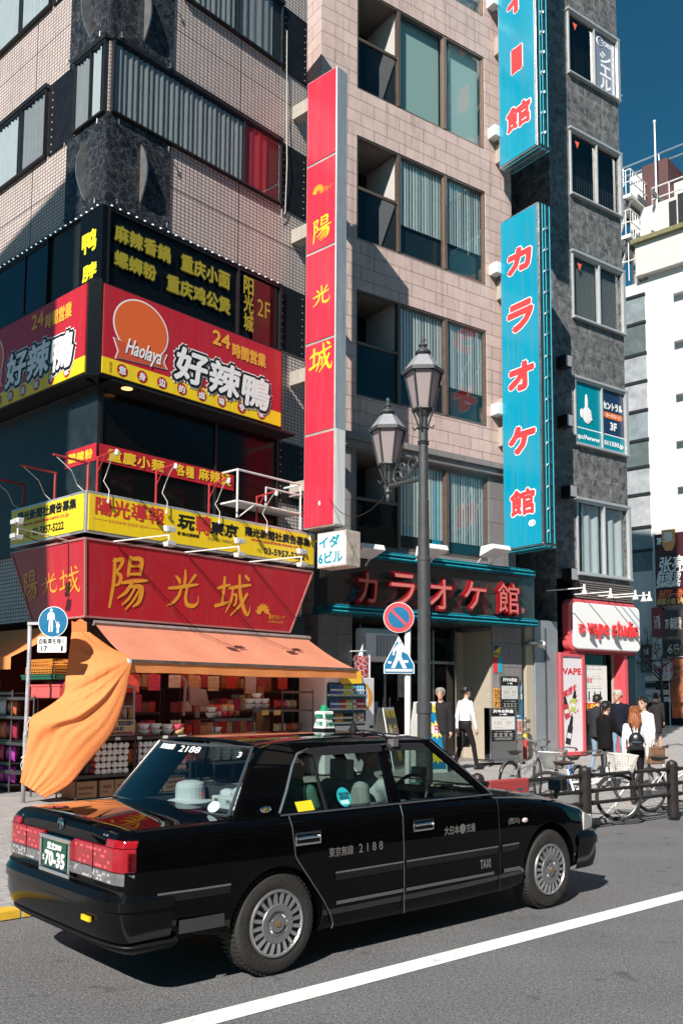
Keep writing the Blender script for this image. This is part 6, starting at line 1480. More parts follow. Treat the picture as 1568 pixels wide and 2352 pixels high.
mb = MB(); mb.grid(lambda u, v: (x0 + (x1 - x0) * u, -.4 + .02 * sin(u * 6), z0 + (z1 - z0) * v), 10, 6, bmat()); part('cloth', mb, hb, smooth=True)
mb = MB(); mb.tube([(x1 + .03, -.4, .15), (x1 + .03, -.4, z1 + .15)], .02, WPL, 6); mb.tube([(x0 - .1, -.4, z1 + .08), (x1 + .25, -.4, z1 + .13)], .015, WPL, 6); part('stand', mb, hb)
# air conditioner on the pier
ac = thing('air_conditioner', 'white wall air conditioner with slatted grille beside the karaoke entrance', 'air conditioner', FC, (1.5, -.1, 2.6))
x0, z0 = FC.at(837, 1518, -.35); x1, z1 = FC.at(911, 1446, -.35)
mb = MB(); mb.prism([(x0, .0, z0), (x0, -.32, z0), (x0, -.40, z0 + .1), (x0, -.40, z1 - .12), (x0, -.3, z1), (x0, 0, z1)], (x1 - x0, 0, 0), VMW); part('casing', mb, ac, bev=.012, recalc=True)
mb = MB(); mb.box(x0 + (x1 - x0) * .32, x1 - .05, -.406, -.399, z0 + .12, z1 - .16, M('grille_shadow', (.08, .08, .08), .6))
for k in range(14): x = x0 + (x1 - x0) * .34 + k * (x1 - x0) * .62 / 14; mb.box(x, x + .014, -.42, -.406, z0 + .12, z1 - .16, VMW)
part('grille', mb, ac)

# ================================================================ road signs on poles
def disc(mb, fr, cx, y, cz, r, m, n=40, d=.004): mb.lathe([(r, 0), (r, d)], m, c=(cx, y, cz), n=n, axis='y')
P = D(53, 1850, 13.45); P.z = .15; FS = Frame(P.x, P.y, 98)
ps_ = thing('road_sign', 'round blue pedestrian sign over a white plate on a bent grey pole by the curtain', 'road sign', FS, (0, 0, .15))
def atS(px, py, ly=0): return FS.at(px, py, ly)
PG = M('grey_sign_pole', (.46, .44, .47), .4, .3, var=.25, vscale=10)
zt = atS(68, 1436)[1]
mb = MB(); mb.tube([(0, 0, .15), (0, 0, .75), atS(62, 1640)[0:1] + (0,) + (atS(62, 1640)[1],), (atS(68, 1500)[0], 0, atS(68, 1500)[1]), (atS(69, 1440)[0], 0, zt)], .031, PG, 12); mb.ball((atS(69, 1440)[0], 0, zt), (.034, .034, .025), PG, 12, 6); part('pole', mb, ps_, smooth=True)
cx, cz = atS(126, 1429); R_ = (atS(159, 1429)[0] - atS(92, 1429)[0]) / 2
mb = MB(); disc(mb, FS, cx, -.05, cz, R_, PG, d=.012); disc(mb, FS, cx, -.0525, cz, R_, LINE_W, d=.003); disc(mb, FS, cx, -.055, cz, R_ * .96, BLUER, d=.003); mb.box(atS(66, 1450)[0], cx, -.04, -.02, cz - .04, cz, ALU)
face = part('sign_plate', mb, ps_)
def man_icon(mb, cx, cz, s, y, m):
    mb.add([(cx + .12 * s * cos(t), y, cz + .86 * s + .14 * s * sin(t)) for t in [k * pi / 8 for k in range(16)]], [tuple(range(16))], m)
    mb.poly([(cx + s * a, y, cz + s * b) for a, b in ((-.22, .66), (.22, .66), (.30, .50), (.32, .05), (.24, .05), (.20, .40), (.18, .0), (.20, -.45), (.16, -.95), (.03, -.95), (.02, -.2), (-.02, -.2), (-.06, -.95), (-.18, -.95), (-.18, -.45), (-.16, 0), (-.20, .40), (-.24, .05), (-.32, .05), (-.30, .5))], m)
mb = MB(); man_icon(mb, cx - .03, cz + .02, R_ * .78, -.0585, LINE_W); man_icon(mb, cx + R_ * .36, cz - R_ * .38, R_ * .38, -.0595, LINE_W); mb.tube([(cx + .2 * R_, -.059, cz + .1 * R_), (cx + .27 * R_, -.059, cz - .15 * R_)], .006, LINE_W, 4); part('pictogram', mb, face)
x0, z0 = atS(90, 1499); x1, z1 = atS(157, 1463)
mb = MB(); mb.plate(rrect(x0, x1, z0, z1, .02), -.052, -.04, LINE_W); pl = part('text_plate', mb, ps_)
mb = MB(); w = x1 - x0; h = z1 - z0; mb.text('自転車を除く', x0 + .06 * w, z0 + .55 * h, x1 - .06 * w, z0 + .90 * h, -.052, LINE_B, bold=.0016); mb.box(x0 + .08 * w, x1 - .08 * w, -.0535, -.052, z0 + .48 * h, z0 + .50 * h, LINE_B); mb.text('17', x0 + .14 * w, z0 + .1 * h, x0 + .34 * w, z0 + .40 * h, -.052, LINE_B, bold=.003); mb.box(x0 + .52 * w, x0 + .62 * w, -.0535, -.052, z0 + .24 * h, z0 + .27 * h, LINE_B); mb.text('1', x0 + .82 * w, z0 + .1 * h, x0 + .88 * w, z0 + .40 * h, -.052, LINE_B, bold=.003); part('lettering', mb, pl)
mb = MB(); mb.lathe([(.037, 0), (.037, .22)], M('worn_stickers', (.30, .32, .33), .6, var=.8, vscale=25), c=(.005, 0, .95), n=12); part('sticker', mb, ps_)

P = D(936, 1700, 11.0); P.z = .08; FN = Frame(P.x, P.y, 92)
ns_ = thing('road_sign', 'no-parking disc above a blue triangular crossing sign on a white pole', 'road sign', FN, (0, 0, .15))
atN = FN.at
mb = MB(); zt = atN(935, 1455)[1]; mb.tube([(0, .02, .15), (0, .02, zt + .1)], .036, M('white_pole', (.76, .75, .72), .4, var=.06), 14); part('pole', mb, ns_, smooth=True)
cx, cz = atN(915, 1419); R_ = (atN(950, 1419)[0] - atN(880, 1419)[0]) / 2
RSR = M('road_sign_red', (.72, .06, .07), .35, var=.05)
mb = MB(); disc(mb, FN, cx, -.045, cz, R_, ALU, d=.01); disc(mb, FN, cx, -.048, cz, R_, LINE_W, d=.003); disc(mb, FN, cx, -.051, cz, R_ * .965, RSR, d=.003); disc(mb, FN, cx, -.054, cz, R_ * .70, BLUER, d=.003); a = R_ * .70
mb.poly([(cx - a * .78, -.058, cz + a * .62), (cx - a * .62, -.058, cz + a * .78), (cx + a * .78, -.058, cz - a * .62), (cx + a * .62, -.058, cz - a * .78)][::-1], RSR); part('no_parking_disc', mb, ns_)
T_ = [atN(*p, -.05) for p in ((915, 1461), (951, 1527), (951, 1547), (881, 1547), (881, 1527))]
tx, tz = sum(p[0] for p in T_) / 5, sum(p[1] for p in T_) / 5
def chamf(s): return [(tx + (x - tx) * s, tz + (z - tz) * s) for x, z in T_]
mb = MB(); mb.plate(chamf(1), -.05, -.04, LINE_W); mb.plate(chamf(.94), -.054, -.05, BLUER); tri = part('crossing_plate', mb, ns_)
mb = MB(); fx = lambda px, py: (atN(px, py, -.056)[0], -.057, atN(px, py, -.056)[1])
mb.poly([fx(*p) for p in ((914, 1478), (923, 1478), (927, 1490), (938, 1498), (936, 1503), (923, 1496), (921, 1508), (931, 1529), (934, 1535), (925, 1535), (915, 1514), (906, 1535), (898, 1534), (909, 1508), (911, 1492), (906, 1497), (905, 1505), (901, 1505), (902, 1493))], LINE_W)
mb.add([tuple(V(fx(916, 1472)) + V((.021 * cos(t), -.0005, .021 * sin(t)))) for t in [k * pi / 8 for k in range(16)]], [tuple(range(16))], LINE_W)
for a, b in (((891, 1524), (898, 1519)), ((927, 1522), (937, 1517)), ((886, 1542), (946, 1537))):
    x0, z0 = atN(*a, -.056); x1, z1 = atN(*b, -.056); mb.box(x0, x1, -.0575, -.055, z0, z1, LINE_W)
part('pictogram', mb, tri)

# ================================================================ lamp post
LP = V((.985, 10.9, .15)); FL = Frame(LP.x, LP.y, 48.9)               # local y points to the buildings
lpx = thing('street_lamp', 'grey cast lamp post with two lantern heads, one on a scrolled arm', 'street lamp', FL, (0, 0, .15))
def zl(py): return CAM_H + (D(972, py, 10.9).z - CAM_H)
LG = GREYM
mb = MB(); mb.lathe([(.13, .15), (.13, .2), (.105, .24), (.10, 1.05), (.105, 1.08), (.085, 1.10), (.083, zl(1640)), (.095, zl(1638)), (.095, zl(1615)), (.076, zl(1613)), (.074, zl(1290)), (.078, zl(1288)), (.078, zl(1283)), (.072, zl(1281)), (.066, zl(1150)), (.060, zl(1148)), (.056, zl(975))], LG, n=20)
for z in (zl(985), zl(1015), zl(1020), zl(1415), zl(1418)): mb.lathe([(.060, z - .012), (.074, z), (.060, z + .012)], LG, n=18)
pole = part('pole', mb, lpx, smooth=False)
mb = MB(); mb.lathe([(.0765, zl(1660)), (.0765, zl(1780))], M('teal_pole_sleeve', (.10, .42, .42), .5, var=.15), n=20); part('pole_band', mb, pole)
LENS = M('lantern_pane', (.62, .52, .52), .25, trans=.55); BULB = M('lantern_bulb', (.8, .75, .6), .3)
def lantern(cx, cy, zb, zh):
    """hexagonal lantern: base zb, height zh up to the finial tip"""
    S_ = zh / 1.0
    mb = MB()
    def hexp(r, z, a0=.25): return [(cx + r * cos(a0 + k * pi / 3), cy + r * sin(a0 + k * pi / 3), z) for k in range(6)]
    def band(r0, z0, r1, z1, m):
        a, b = hexp(r0, z0), hexp(r1, z1); mb.add(a + b, [(k, (k + 1) % 6, 6 + (k + 1) % 6, 6 + k) for k in range(6)], m)
    b0, b1 = zb + .10 * S_, zb + .53 * S_
    band(.12 * S_, b0 - .02 * S_, .125 * S_, b0, LG); band(.0, b0 - .02 * S_, .12 * S_, b0 - .02 * S_, LG)
    band(.252 * S_, b1, .252 * S_, b1 + .045 * S_, LG); band(.20 * S_, b1 + .001, .252 * S_, b1, LG); band(.235 * S_, b1 + .046 * S_, .11 * S_, b1 + .215 * S_, M('lantern_roof', (.30, .30, .32), .5, .2, var=.1)); band(.252 * S_, b1 + .045 * S_, .235 * S_, b1 + .046 * S_, LG)
    a, b = hexp(.125 * S_, b0), hexp(.215 * S_, b1)
    for k in range(6): mb.tube([a[k], b[k]], .014 * S_, LG, 4); mb.tube([a[k], a[(k + 1) % 6]], .013 * S_, LG, 4)
    h = part('lantern', mb, lpx)
    mb = MB(); a, b = hexp(.118 * S_, b0 + .005), hexp(.205 * S_, b1)
    mb.add(a + b, [(k, (k + 1) % 6, 6 + (k + 1) % 6, 6 + k) for k in range(6)], LENS); part('pane', mb, h)
    mb = MB(); mb.lathe([(.02, b0), (.035, b0 + .12), (.05, b0 + .22), (.03, b0 + .30)], BULB, c=(cx, cy, 0), n=10); part('bulb', mb, h, smooth=True)
    mb = MB(); zr = b1 + .213 * S_; k = S_
    mb.lathe([(.085 * k, zr), (.085 * k, zr + .035 * k), (.095 * k, zr + .04 * k), (.095 * k, zr + .055 * k), (.07 * k, zr + .085 * k), (.035 * k, zr + .095 * k), (.03 * k, zr + .12 * k), (.055 * k, zr + .135 * k), (.055 * k, zr + .145 * k), (.025 * k, zr + .16 * k), (.012 * k, zr + .18 * k), (.032 * k, zr + .205 * k), (.02 * k, zr + .235 * k), (.0, zr + .25 * k)], LG, c=(cx, cy, 0), n=16); part('finial', mb, h, smooth=True)
    mb = MB()
    for q_ in range(4):
        t = q_ * pi / 2 + .5; c_, s_ = cos(t), sin(t); mb.tube([(cx + .13 * S_ * c_, cy + .13 * S_ * s_, b0), (cx + .09 * S_ * c_, cy + .09 * S_ * s_, b0 - .10 * S_), (cx + .06 * S_ * c_, cy + .06 * S_ * s_, b0 - .20 * S_), (cx + .11 * S_ * c_, cy + .11 * S_ * s_, b0 - .24 * S_), (cx + .13 * S_ * c_, cy + .13 * S_ * s_, b0 - .20 * S_)], .012 * S_, LG, 5)
    mb.lathe([(.05 * S_, b0 - .25 * S_), (.055 * S_, b0 - .1 * S_), (.10 * S_, b0 - .02 * S_)], LG, c=(cx, cy, 0), n=12); part('scroll_neck', mb, h)
z0 = zl(955); lantern(0, 0, zl(960), zl(772) - zl(960))
ay = .62; z2 = zl(1098)
def zl2(py): return CAM_H + (D(882, py, 11.37).z - CAM_H)
lantern(0, ay, zl2(1085), zl2(912) - zl2(1085))
mb = MB(); mb.tube([(0, .0, z2), (0, ay + .05, z2)], .03, LG, 10)
mb.lathe([(.0, zl2(1155)), (.02, zl2(1150)), (.028, zl2(1143)), (.018, zl2(1136)), (.045, zl2(1132)), (.045, zl2(1129)), (.042, zl2(1126)), (.040, zl2(1060)), (.045, zl2(1056)), (.042, zl2(1040))], LG, c=(0, ay, 0), n=14); part('arm', mb, lpx)
mb = MB()
def spiral(cy, cz, r, turns, a0, d): return [(0, cy + d * r * (1 - t * .75) * cos(a0 + turns * 2 * pi * t), cz + r * (1 - t * .75) * sin(a0 + turns * 2 * pi * t)) for t in [k / 22 for k in range(23)]]
for cy, cz, r, tn, a0, d in ((.44, z2 + .10, .085, 1.3, -1.6, 1), (.30, z2 + .12, .10, 1.3, 1.2, -1), (.16, z2 + .22, .11, 1.2, -1.2, 1), (.36, z2 + .20, .06, 1.2, 0, 1)): mb.tube(spiral(cy, cz, r, tn, a0, d), .011, LG, 5)
mb.tube([(0, .05, z2 + .32), (0, .2, z2 + .12), (0, .42, z2 + .02)], .012, LG, 5); part('scrollwork', mb, lpx)
mb = MB(); p0 = V((0, ay, zl2(1130))); q0 = V(FL.loc(RS.w(1.2, 0, RS.at(770, 1140)[1]))); mb.tube([p0.lerp(q0, t / 12) + V((0, 0, -.35 * 4 * t / 12 * (1 - t / 12))) for t in range(13)], .006, CABLE, 4)
cb_ = [(0.08, 0, zl(1380)), (.12, -.02, zl(1400)), (.09, 0, zl(1430)), (.13, .02, zl(1470)), (.09, .01, zl(1520))]; mb.tube(cb_, .012, CABLE, 5); part('cable', mb, lpx)

# ================================================================ price boards and A-boards by the karaoke entrance
def priceboard(fr, x0, x1, y, z0, z1, label, stand):
    t = thing('price_board', label, 'price board', fr, ((x0 + x1) / 2, y, z0)); w = x1 - x0; h = z1 - z0
    mb = MB(); mb.box(x0, x1, y, y + .22 if stand else y + .06, z0, z1, M('board_grey', (.17, .17, .17), .4, .5)); mb.box(x0 - .03, x0, y - .02, y + .2, z0, z1, CHROME); mb.box(x1, x1 + .03, y - .02, y + .2, z0, z1, STEEL)
    if stand: mb.box(x0 - .12, x1 + .12, y - .28, y + .45, z0 - .05, z0, STEEL)
    part('stand' if stand else 'frame', mb, t, bev=.01)
    if stand:
        mb = MB()
        for x in (x0 - .05, x1 + .05): mb.lathe([(.04, -.02), (.04, .02)], BLK, c=(x, y - .22, z0 - .09), n=12, axis='x')
        part('castor', mb, t)
    zs = (.36, .62, .85) if stand else (.05, .30, .75)
    za, zb_, zc_ = (z0 + h * s for s in ((.36, .57, .84) if stand else (.03, .36, .74)))
    mb = MB(); mb.box(x0 + .05 * w, x1 - .05 * w, y - .012, y, zc_, z1 - .02 * h, LINE_B); mb.box(x0 + .05 * w, x1 - .05 * w, y - .012, y, zb_ + .01, zc_ - .01, M('price_sheet', (.56, .56, .54), .4)); mb.box(x0 + .05 * w, x1 - .05 * w, y - .012, y, za, zb_ - .01, LINE_B); b = part('panel', mb, t)
    mb = MB(); yy = y - .012; hz = z1 - zc_
    mb.text('只今の料金', x0 + .10 * w, zc_ + .40 * hz, x1 - .10 * w, zc_ + .80 * hz, yy, LINE_W, bold=.005); mb.text('(一般)', x0 + .36 * w, zc_ + .10 * hz, x1 - .36 * w, zc_ + .30 * hz, yy, LINE_W, bold=.003)
    GI = M('price_gold', (.30, .20, .10), .5); hz = zc_ - zb_; mb.text('150', x0 + .16 * w, zb_ + .40 * hz, x0 + .44 * w, zb_ + .62 * hz, yy, GI, shear=.2); mb.text('70', x0 + .60 * w, zb_ + .40 * hz, x0 + .80 * w, zb_ + .62 * hz, yy, GI, shear=.2); mb.text('90分飲み放題', x0 + .12 * w, zb_ + .14 * hz, x0 + .46 * w, zb_ + .20 * hz, yy, M('price_red', (.5, .1, .08), .5)); mb.text('30分', x0 + .60 * w, zb_ + .25 * hz, x0 + .78 * w, zb_ + .32 * hz, yy, GI); mb.text('会員の場合', x0 + .40 * w, zb_ + .74 * hz, x0 + .62 * w, zb_ + .80 * hz, yy, GI)
    hz = zb_ - za
    mb.text('フリータイム会員料金', x0 + .18 * w, za + .80 * hz, x1 - .18 * w, za + .90 * hz, yy, LINE_W)
    for k in range(4): xx = x0 + (.12 + .2 * k) * w; mb.box(xx, xx + .16 * w, yy - .001, yy, za + .40 * hz, za + .42 * hz, LINE_W); mb.box(xx, xx + .16 * w, yy - .001, yy, za + .66 * hz, za + .68 * hz, LINE_W); mb.text(['90', '120', '60', '30'][k], xx + .02, za + .48 * hz, xx + .12 * w, za + .60 * hz, yy, LINE_W)
    for k in range(3): mb.box(x0 + .16 * w, x1 - .16 * w, yy - .001, yy, za + (.10 + .08 * k) * hz, za + (.125 + .08 * k) * hz, M('dim_white', (.4, .4, .4), .5))
    part('lettering', mb, b)
P = G(1150, 1755, .15); FP = Frame(P.x, P.y, 62)
px0, pz0 = FP.at(1126, 1745); px1, pz1 = FP.at(1183, 1626)
priceboard(FP, px0, px1, 0, .26, pz1, 'free-standing steel price board on castors by the granite pier', True)
x0, z0 = FC.at(1150, 1637, -.12); x1, z1 = FC.at(1189, 1553, -.12)
priceboard(FC, x0, x1, -.12, z0, z1, 'framed price board hung on the granite pier behind the free-standing one', False)
def aboard(P, ang, pts, m, label, rev=False):
    fr = Frame(P.x, P.y, ang); t = thing('a_board', label, 'a-board', fr, (0, 0, .15))
    x0, _ = fr.at(pts[0], 1750); x1, _ = fr.at(pts[1], 1750); zt = fr.at((pts[0] + pts[1]) / 2, pts[2])[1]
    for s in (-1, 1):
        mb = MB(); A_ = [(x0, s * .30, .15), (x1, s * .30, .15), (x1 - .05, s * .03, zt), (x0 + .05, s * .03, zt)]; mb.prism(A_, (0, .02 * s, 0), WPL); pn = part('panel', mb, t, recalc=True)
        mb = MB(); C_ = [V(A_[0]).lerp(V(A_[2]), .05), V(A_[1]).lerp(V(A_[3]), .05), V(A_[2]).lerp(V(A_[0]), .05), V(A_[3]).lerp(V(A_[1]), .05)]; mb.prism([tuple(p + V((0, s * .022, 0))) for p in C_], (0, .004 * s, 0), m); part('sheet', mb, pn, recalc=True)
    k = lambda x, z: (x, -.30 + (.27) * (z - .15) / (zt - .15) - .03, z)
    mb = MB(); w = x1 - x0; YI = M('aboard_yellow', (.80, .60, .03), .5)
    xf = lambda x, z, d: tuple(V(k(x, z)) - V((0, d, 0)))
    mb.text('学割', x0 + .10 * w, zt - .22, x0 + .45 * w, zt - .05, 0, YI, bold=.008, xf=xf); mb.text('実施', x0 + .55 * w, zt - .22, x0 + .9 * w, zt - .05, 0, YI, bold=.008, xf=xf)
    for cx, cz, r, mm in ((.30, .62, .15, YI), (.72, .60, .16, YI), (.34, .60, .10, LINE_W), (.70, .60, .11, LINE_W), (.65, .25, .16, YI)):
        st = [(x0 + cx * w + r * (1.25 if q_ % 2 else .8) * cos(q_ * pi / 10), .15 + cz * (zt - .15) + r * (1.25 if q_ % 2 else .8) * sin(q_ * pi / 10)) for q_ in range(20)]; d = .002 if mm is YI else .004
        mb.add([xf(x, z, d) for x, z in st], [tuple(range(20))], mm)
    mb.text('円', x0 + .65 * w, .15 + .55 * (zt - .15), x0 + .78 * w, .15 + .66 * (zt - .15), 0, LINE_R, bold=.006, xf=lambda x, z, d: xf(x, z, d + .005))
    part('lettering', mb, t)
aboard(G(985, 1772, .15), 62, (948, 1008, 1612), M('aboard_blue', (.01, .18, .36), .4), 'blue a-board with yellow starbursts partly behind the lamp post')
aboard(G(890, 1765, .15), 20, (872, 900, 1625), M('aboard_dark', (.02, .03, .06), .4), 'dark a-board seen nearly edge on behind the white sign pole')
# standpipes
for i, (px, py) in enumerate(((1186, 1742), (1206, 1745))):
    P = G(px, py, .15); t = thing('standpipe', ['brass twin standpipe outlet nearer the price board', 'standpipe with a yellow ring and red post'][i], 'standpipe', Frame(P.x, P.y, 60), (0, 0, .15)); SPM = M('worn_brass', (.42, .36, .30), .3, .8, var=.2)
    mb = MB(); mb.lathe([(.05, .15), (.05, .75 - .1 * i)], M('red_standpipe', (.50, .04, .04), .4), n=12); mb.lathe([(.052, .72), (.052, .80)], M('yellow_ring', (.75, .50, .03), .4) if i else SPM, n=12); part('post', mb, t)
    for z in (.90, 1.12): mb = MB(); mb.lathe([(.03, -.12), (.05, -.12), (.05, -.06), (.03, -.05), (.03, .05), (.05, .06), (.05, .11)], SPM, c=(0, -.03, z), n=12, axis='y'); mb.lathe([(.04, z - .12), (.045, z), (.04, z + .1)], SPM, n=12); mb.ball((0, 0, z), .06, SPM, 10, 6); part('outlet', mb, t)
# security camera on the corner of the dark well
x, z = FC.at(1240, 1478, -.4); t = thing('wall_pipe', 'dark drainpipe with a white camera bracket between the two buildings', 'pipe', FC, (x, -.1, 0))
mb = MB(); mb.tube([(x - .25, .1, 0), (x - .25, .1, z - .1), (x - .15, -.1, z), (x + .2, -.1, z)], .05, M('dull_pipe', (.16, .15, .14), .5, var=.3), 8); mb.tube([(x + .35, .1, 0), (x + .35, .1, z + .1)], .06, M('dull_pipe', 0), 8); part('pipe', mb, t)
mb = MB(); mb.ball((x + .2, -.25, z), (.09, .14, .09), WMT, 12, 8); mb.tube([(x - .1, -.1, z + .02), (x + .2, -.2, z + .05)], .04, WMT, 8); part('camera', mb, t, smooth=True)

# ================================================================ guard rail along the kerb
g1, g2 = G(1344.6, 1900, .07), G(1545, 1873, .07); gd = g2 - g1
gp = [g1 + gd * k for k in (-1, 0, 1, 2, 3)]
GYD = g1.y
gr = thing('guard_rail', 'dark brown three-rail guard fence on round posts along the kerb', 'guard rail', W0, tuple(gp[1]))
GRM = M('brown_black_paint', (.030, .024, .023), .38, .3, var=.2)
for p in gp:
    mb = MB(); zt = CAM_H + (D(1345, 1760, GYD).z - CAM_H) - .0
    mb.lathe([(.078, .06), (.078, zt - .10), (.084, zt - .09), (.084, zt - .075), (.078, zt - .07), (.078, zt - .05), (.060, zt - .015), (.0, zt + .012)], GRM, c=(p.x, p.y, 0), n=20); part('post', mb, gr)
zz3 = [D(1345, y, GYD).z for y in (1782, 1818, 1846)]
for z in zz3:
    mb = MB()
    for a, b in zip(gp[:-1], gp[1:]):
        q0, q1 = V((a.x, a.y, z)), V((b.x, b.y, z)); mb.tube([q0, q1], .024, GRM, 10); mb.tube([q0.lerp(q1, .055), q0.lerp(q1, .10)], .031, GRM, 10); mb.tube([q0.lerp(q1, .90), q0.lerp(q1, .945)], .031, GRM, 10)
    part('rail', mb, gr)
a, b = gp[0], gp[1]; fr = Frame(a.x, a.y, math.degrees(math.atan2(b.x - a.x, b.y - a.y)))
mb = MB(); RCL = M('red_rail_cover', (.36, .045, .042), .9, var=.12, vscale=30, bump=.3, bscale=200)
zt_r, zm_r = zz3[0] + .035, zz3[1] - .045
mb.box(.16, .86, -.034, .034, zm_r, zt_r, RCL); single('cloth_cover', mb, 'red cloth cover wrapped over the rails by the taxi bonnet', 'cover', fr, (.5, 0, zm_r), bev=.02)
# ================================================================ the taxi
PAINT = M('black_car_paint', (.0016, .0016, .002), .025, spec=.22)
RUB = M('tyre_rubber', (.022, .019, .017), .75, var=.35, vscale=14, bump=.3, bscale=60)
TRIM = M('black_trim', (.008, .008, .008), .45, spec=.3)
CABIN = M('cabin_dark', (.018, .018, .020), .8, var=.2)
SEAT = M('seat_cloth', (.05, .05, .055), .9, var=.2)
SCOV = M('grey_seat_cover', (.38, .38, .37), .9, var=.15, vscale=14)
COVER = M('white_seat_cover', (.74, .74, .72), .85, var=.08, vscale=14)
TGL = glassm('taxi_glass', (.54, .64, .61), .9)
RGL = glassm('taxi_rear_glass', (.58, .66, .67), .9)
LRED = M('tail_lamp_red', (.30, .007, .014), .06, coat=.6, var=.25, vscale=30); LCLR = M('tail_lamp_clear', (.24, .23, .24), .10, .5, var=.45, vscale=34)
LAMPG = glassm('lamp_lens', (.8, .8, .82), 1)
taxi = thing('taxi', 'black saloon taxi with a white roof lamp and chrome wheel covers', 'taxi', FT, (0, 0, 0))
ST_ = [(-1.035, .745, .46, .885, .915), (-1.02, .785, .44, .925, .945), (-.97, .815, .40, .945, .962), (-.6, .840, .32, .955, .985), (-.2, .846, .25, .955, .992), (.3, .85, .20, .952, .99), (1.0, .85, .19, .95, .985), (1.7, .85, .19, .945, .98), (2.15, .847, .20, .932, .965), (2.6, .842, .22, .902, .945), (3.05, .830, .25, .845, .888), (3.40, .805, .28, .775, .812), (3.56, .772, .32, .725, .752), (3.62, .735, .36, .690, .70)]
ST_ = [(x if x < 2.785 else 2.785 + (x - 2.785) * .86, w, zb, zs, zt) for x, w, zb, zs, zt in ST_]
fxs = lambda x: 2.785 + (x - 2.785) * .86
def cr1(a, b, c, d, t): return .5 * (2 * b + (c - a) * t + (2 * a - 5 * b + 4 * c - d) * t * t + (3 * b - a - 3 * c + d) * t ** 3)
stn = []
for i in range(len(ST_) - 1):
    n = 3 if i in (0, 1, 11, 12) else 12 if i in (3, 4, 5, 6, 7, 8, 9) else 8
    for k in range(n):
        t = k / n; A_, B_, C_, E_ = ST_[max(i - 1, 0)], ST_[i], ST_[i + 1], ST_[min(i + 2, len(ST_) - 1)]
        x = B_[0] + (C_[0] - B_[0]) * t
        stn.append((x,) + tuple(B_[j] + (C_[j] - B_[j]) * t if (C_[0] - B_[0]) < .12 or (B_[0] - A_[0] < .12) else cr1(A_[j], B_[j], C_[j], E_[j], t) for j in range(1, 5)))
stn.append(ST_[-1])
def section(w, zb, zs, zt):
    zm = lambda f: zb + (zs - zb) * f
    return [(0, zb), (w - .12, zb), (w - .045, zb + .018), (w - .015, zb + .06), (w - .004, zm(.25)), (w, zm(.36)), (w + .001, zm(.48)), (w - .001, zm(.60)), (w - .006, zm(.72)), (w - .014, zm(.84)), (w - .022, zs - .062), (w - .030, zs - .040), (w - .046, zs - .018), (w - .070, zs - .005), (w - .10, zs + .002), (w - .2, zs + (zt - zs) * .35), (w * .6, zs + (zt - zs) * .75), (w * .3, zt - .003), (0, zt)]
vs, fs = [], []
ns = len(section(1, 0, 1, 1)); full = 2 * ns - 2
for x, w, zb, zs, zt in stn:
    h = section(w, zb, zs, zt); loop = [(-y, z) for y, z in h] + [(y, z) for y, z in h[-2:0:-1]]
    vs += [(x, y, z) for y, z in loop]
m_ = len(stn)
for i in range(m_ - 1):
    for j in range(full): fs.append((i * full + j, i * full + (j + 1) % full, (i + 1) * full + (j + 1) % full, (i + 1) * full + j))
fs.append(tuple(range(full - 1, -1, -1))); fs.append(tuple((m_ - 1) * full + j for j in range(full)))
mb = MB(); mb.add(vs, fs, PAINT)
tmp = bpy.data.objects.new('tmp', raw_mesh('tmp', mb, recalc=True)); COL.objects.link(tmp)
cut = MB()
for cx, cz, r in ((0, .305, .352), (2.785, .325, .365)):
    for s in (-1, 1): cut.lathe([(r, .60 * s), (r, .95 * s)] if s > 0 else [(r, -.95), (r, -.60)], TRIM, c=(cx, 0, cz), n=48, axis='y')
cuo = bpy.data.objects.new('tmpcut', raw_mesh('tmpcut', cut, recalc=True)); COL.objects.link(cuo)
bo = tmp.modifiers.new('b', 'BOOLEAN'); bo.operation = 'DIFFERENCE'; bo.object = cuo; bo.solver = 'EXACT'
body = bpy.data.meshes.new_from_object(tmp.evaluated_get(bpy.context.evaluated_depsgraph_get()))
bpy.data.objects.remove(tmp); bpy.data.objects.remove(cuo)
def door_rear_edge(z):                                                # rear shut line of the rear door
    pts = [(.19, .40), (.24, .44), (.30, .42), (.40, .36), (.62, .19), (.70, .13), (.95, .10)]
    if z < pts[0][0]: return .44
    for (a, xa), (b, xb) in zip(pts[:-1], pts[1:]):
        if a <= z <= b: return xa + (xb - xa) * (z - a) / (b - a)
    return .10
def region(c, n):
    x, y, z = c
    if z > .70 and abs(y) < .70 and -.24 < x < 2.16 and n.z > .5: return None              # cabin opening
    if abs(y) > .62 and .205 < z < .955:
        sd_ = 'near' if y < 0 else 'far'
        if door_rear_edge(z) < x < 1.085: return 'door_rear_' + sd_
        if 1.085 <= x < 2.13 + max(0, (.5 - z)) * .0: return 'door_front_' + sd_
    if x >= 2.16 and abs(y) < .745 and n.z > .6 and z > .6: return 'bonnet'
    if x <= -.24 and abs(y) < .70 and z > .88 and n.z > .3: return 'boot_lid'
    return 'body'
grp = {}
for p in body.polygons:
    k = region(p.center, p.normal)
    if k: grp.setdefault(k, []).append(p.index)
parts_ = {}
for k, idx in grp.items():
    b_ = MB(); mp = {}
    for i in idx:
        f = []
        for v in body.polygons[i].vertices:
            if v not in mp: mp[v] = len(b_.v); b_.v.append(tuple(body.vertices[v].co))
            f.append(mp[v])
        b_.f.append(tuple(f)); b_.m.append(0)
    b_.ms = [PAINT]
    nm_ = 'door' if k.startswith('door') else k
    o = part(nm_, b_, taxi, smooth=True); parts_[k] = o
    sm = o.modifiers.new('n', 'WEIGHTED_NORMAL') if False else None
    o.data.set_sharp_from_angle(angle=rad(38))
dRR, dFR, BODY = parts_['door_rear_near'], parts_['door_front_near'], parts_['body']
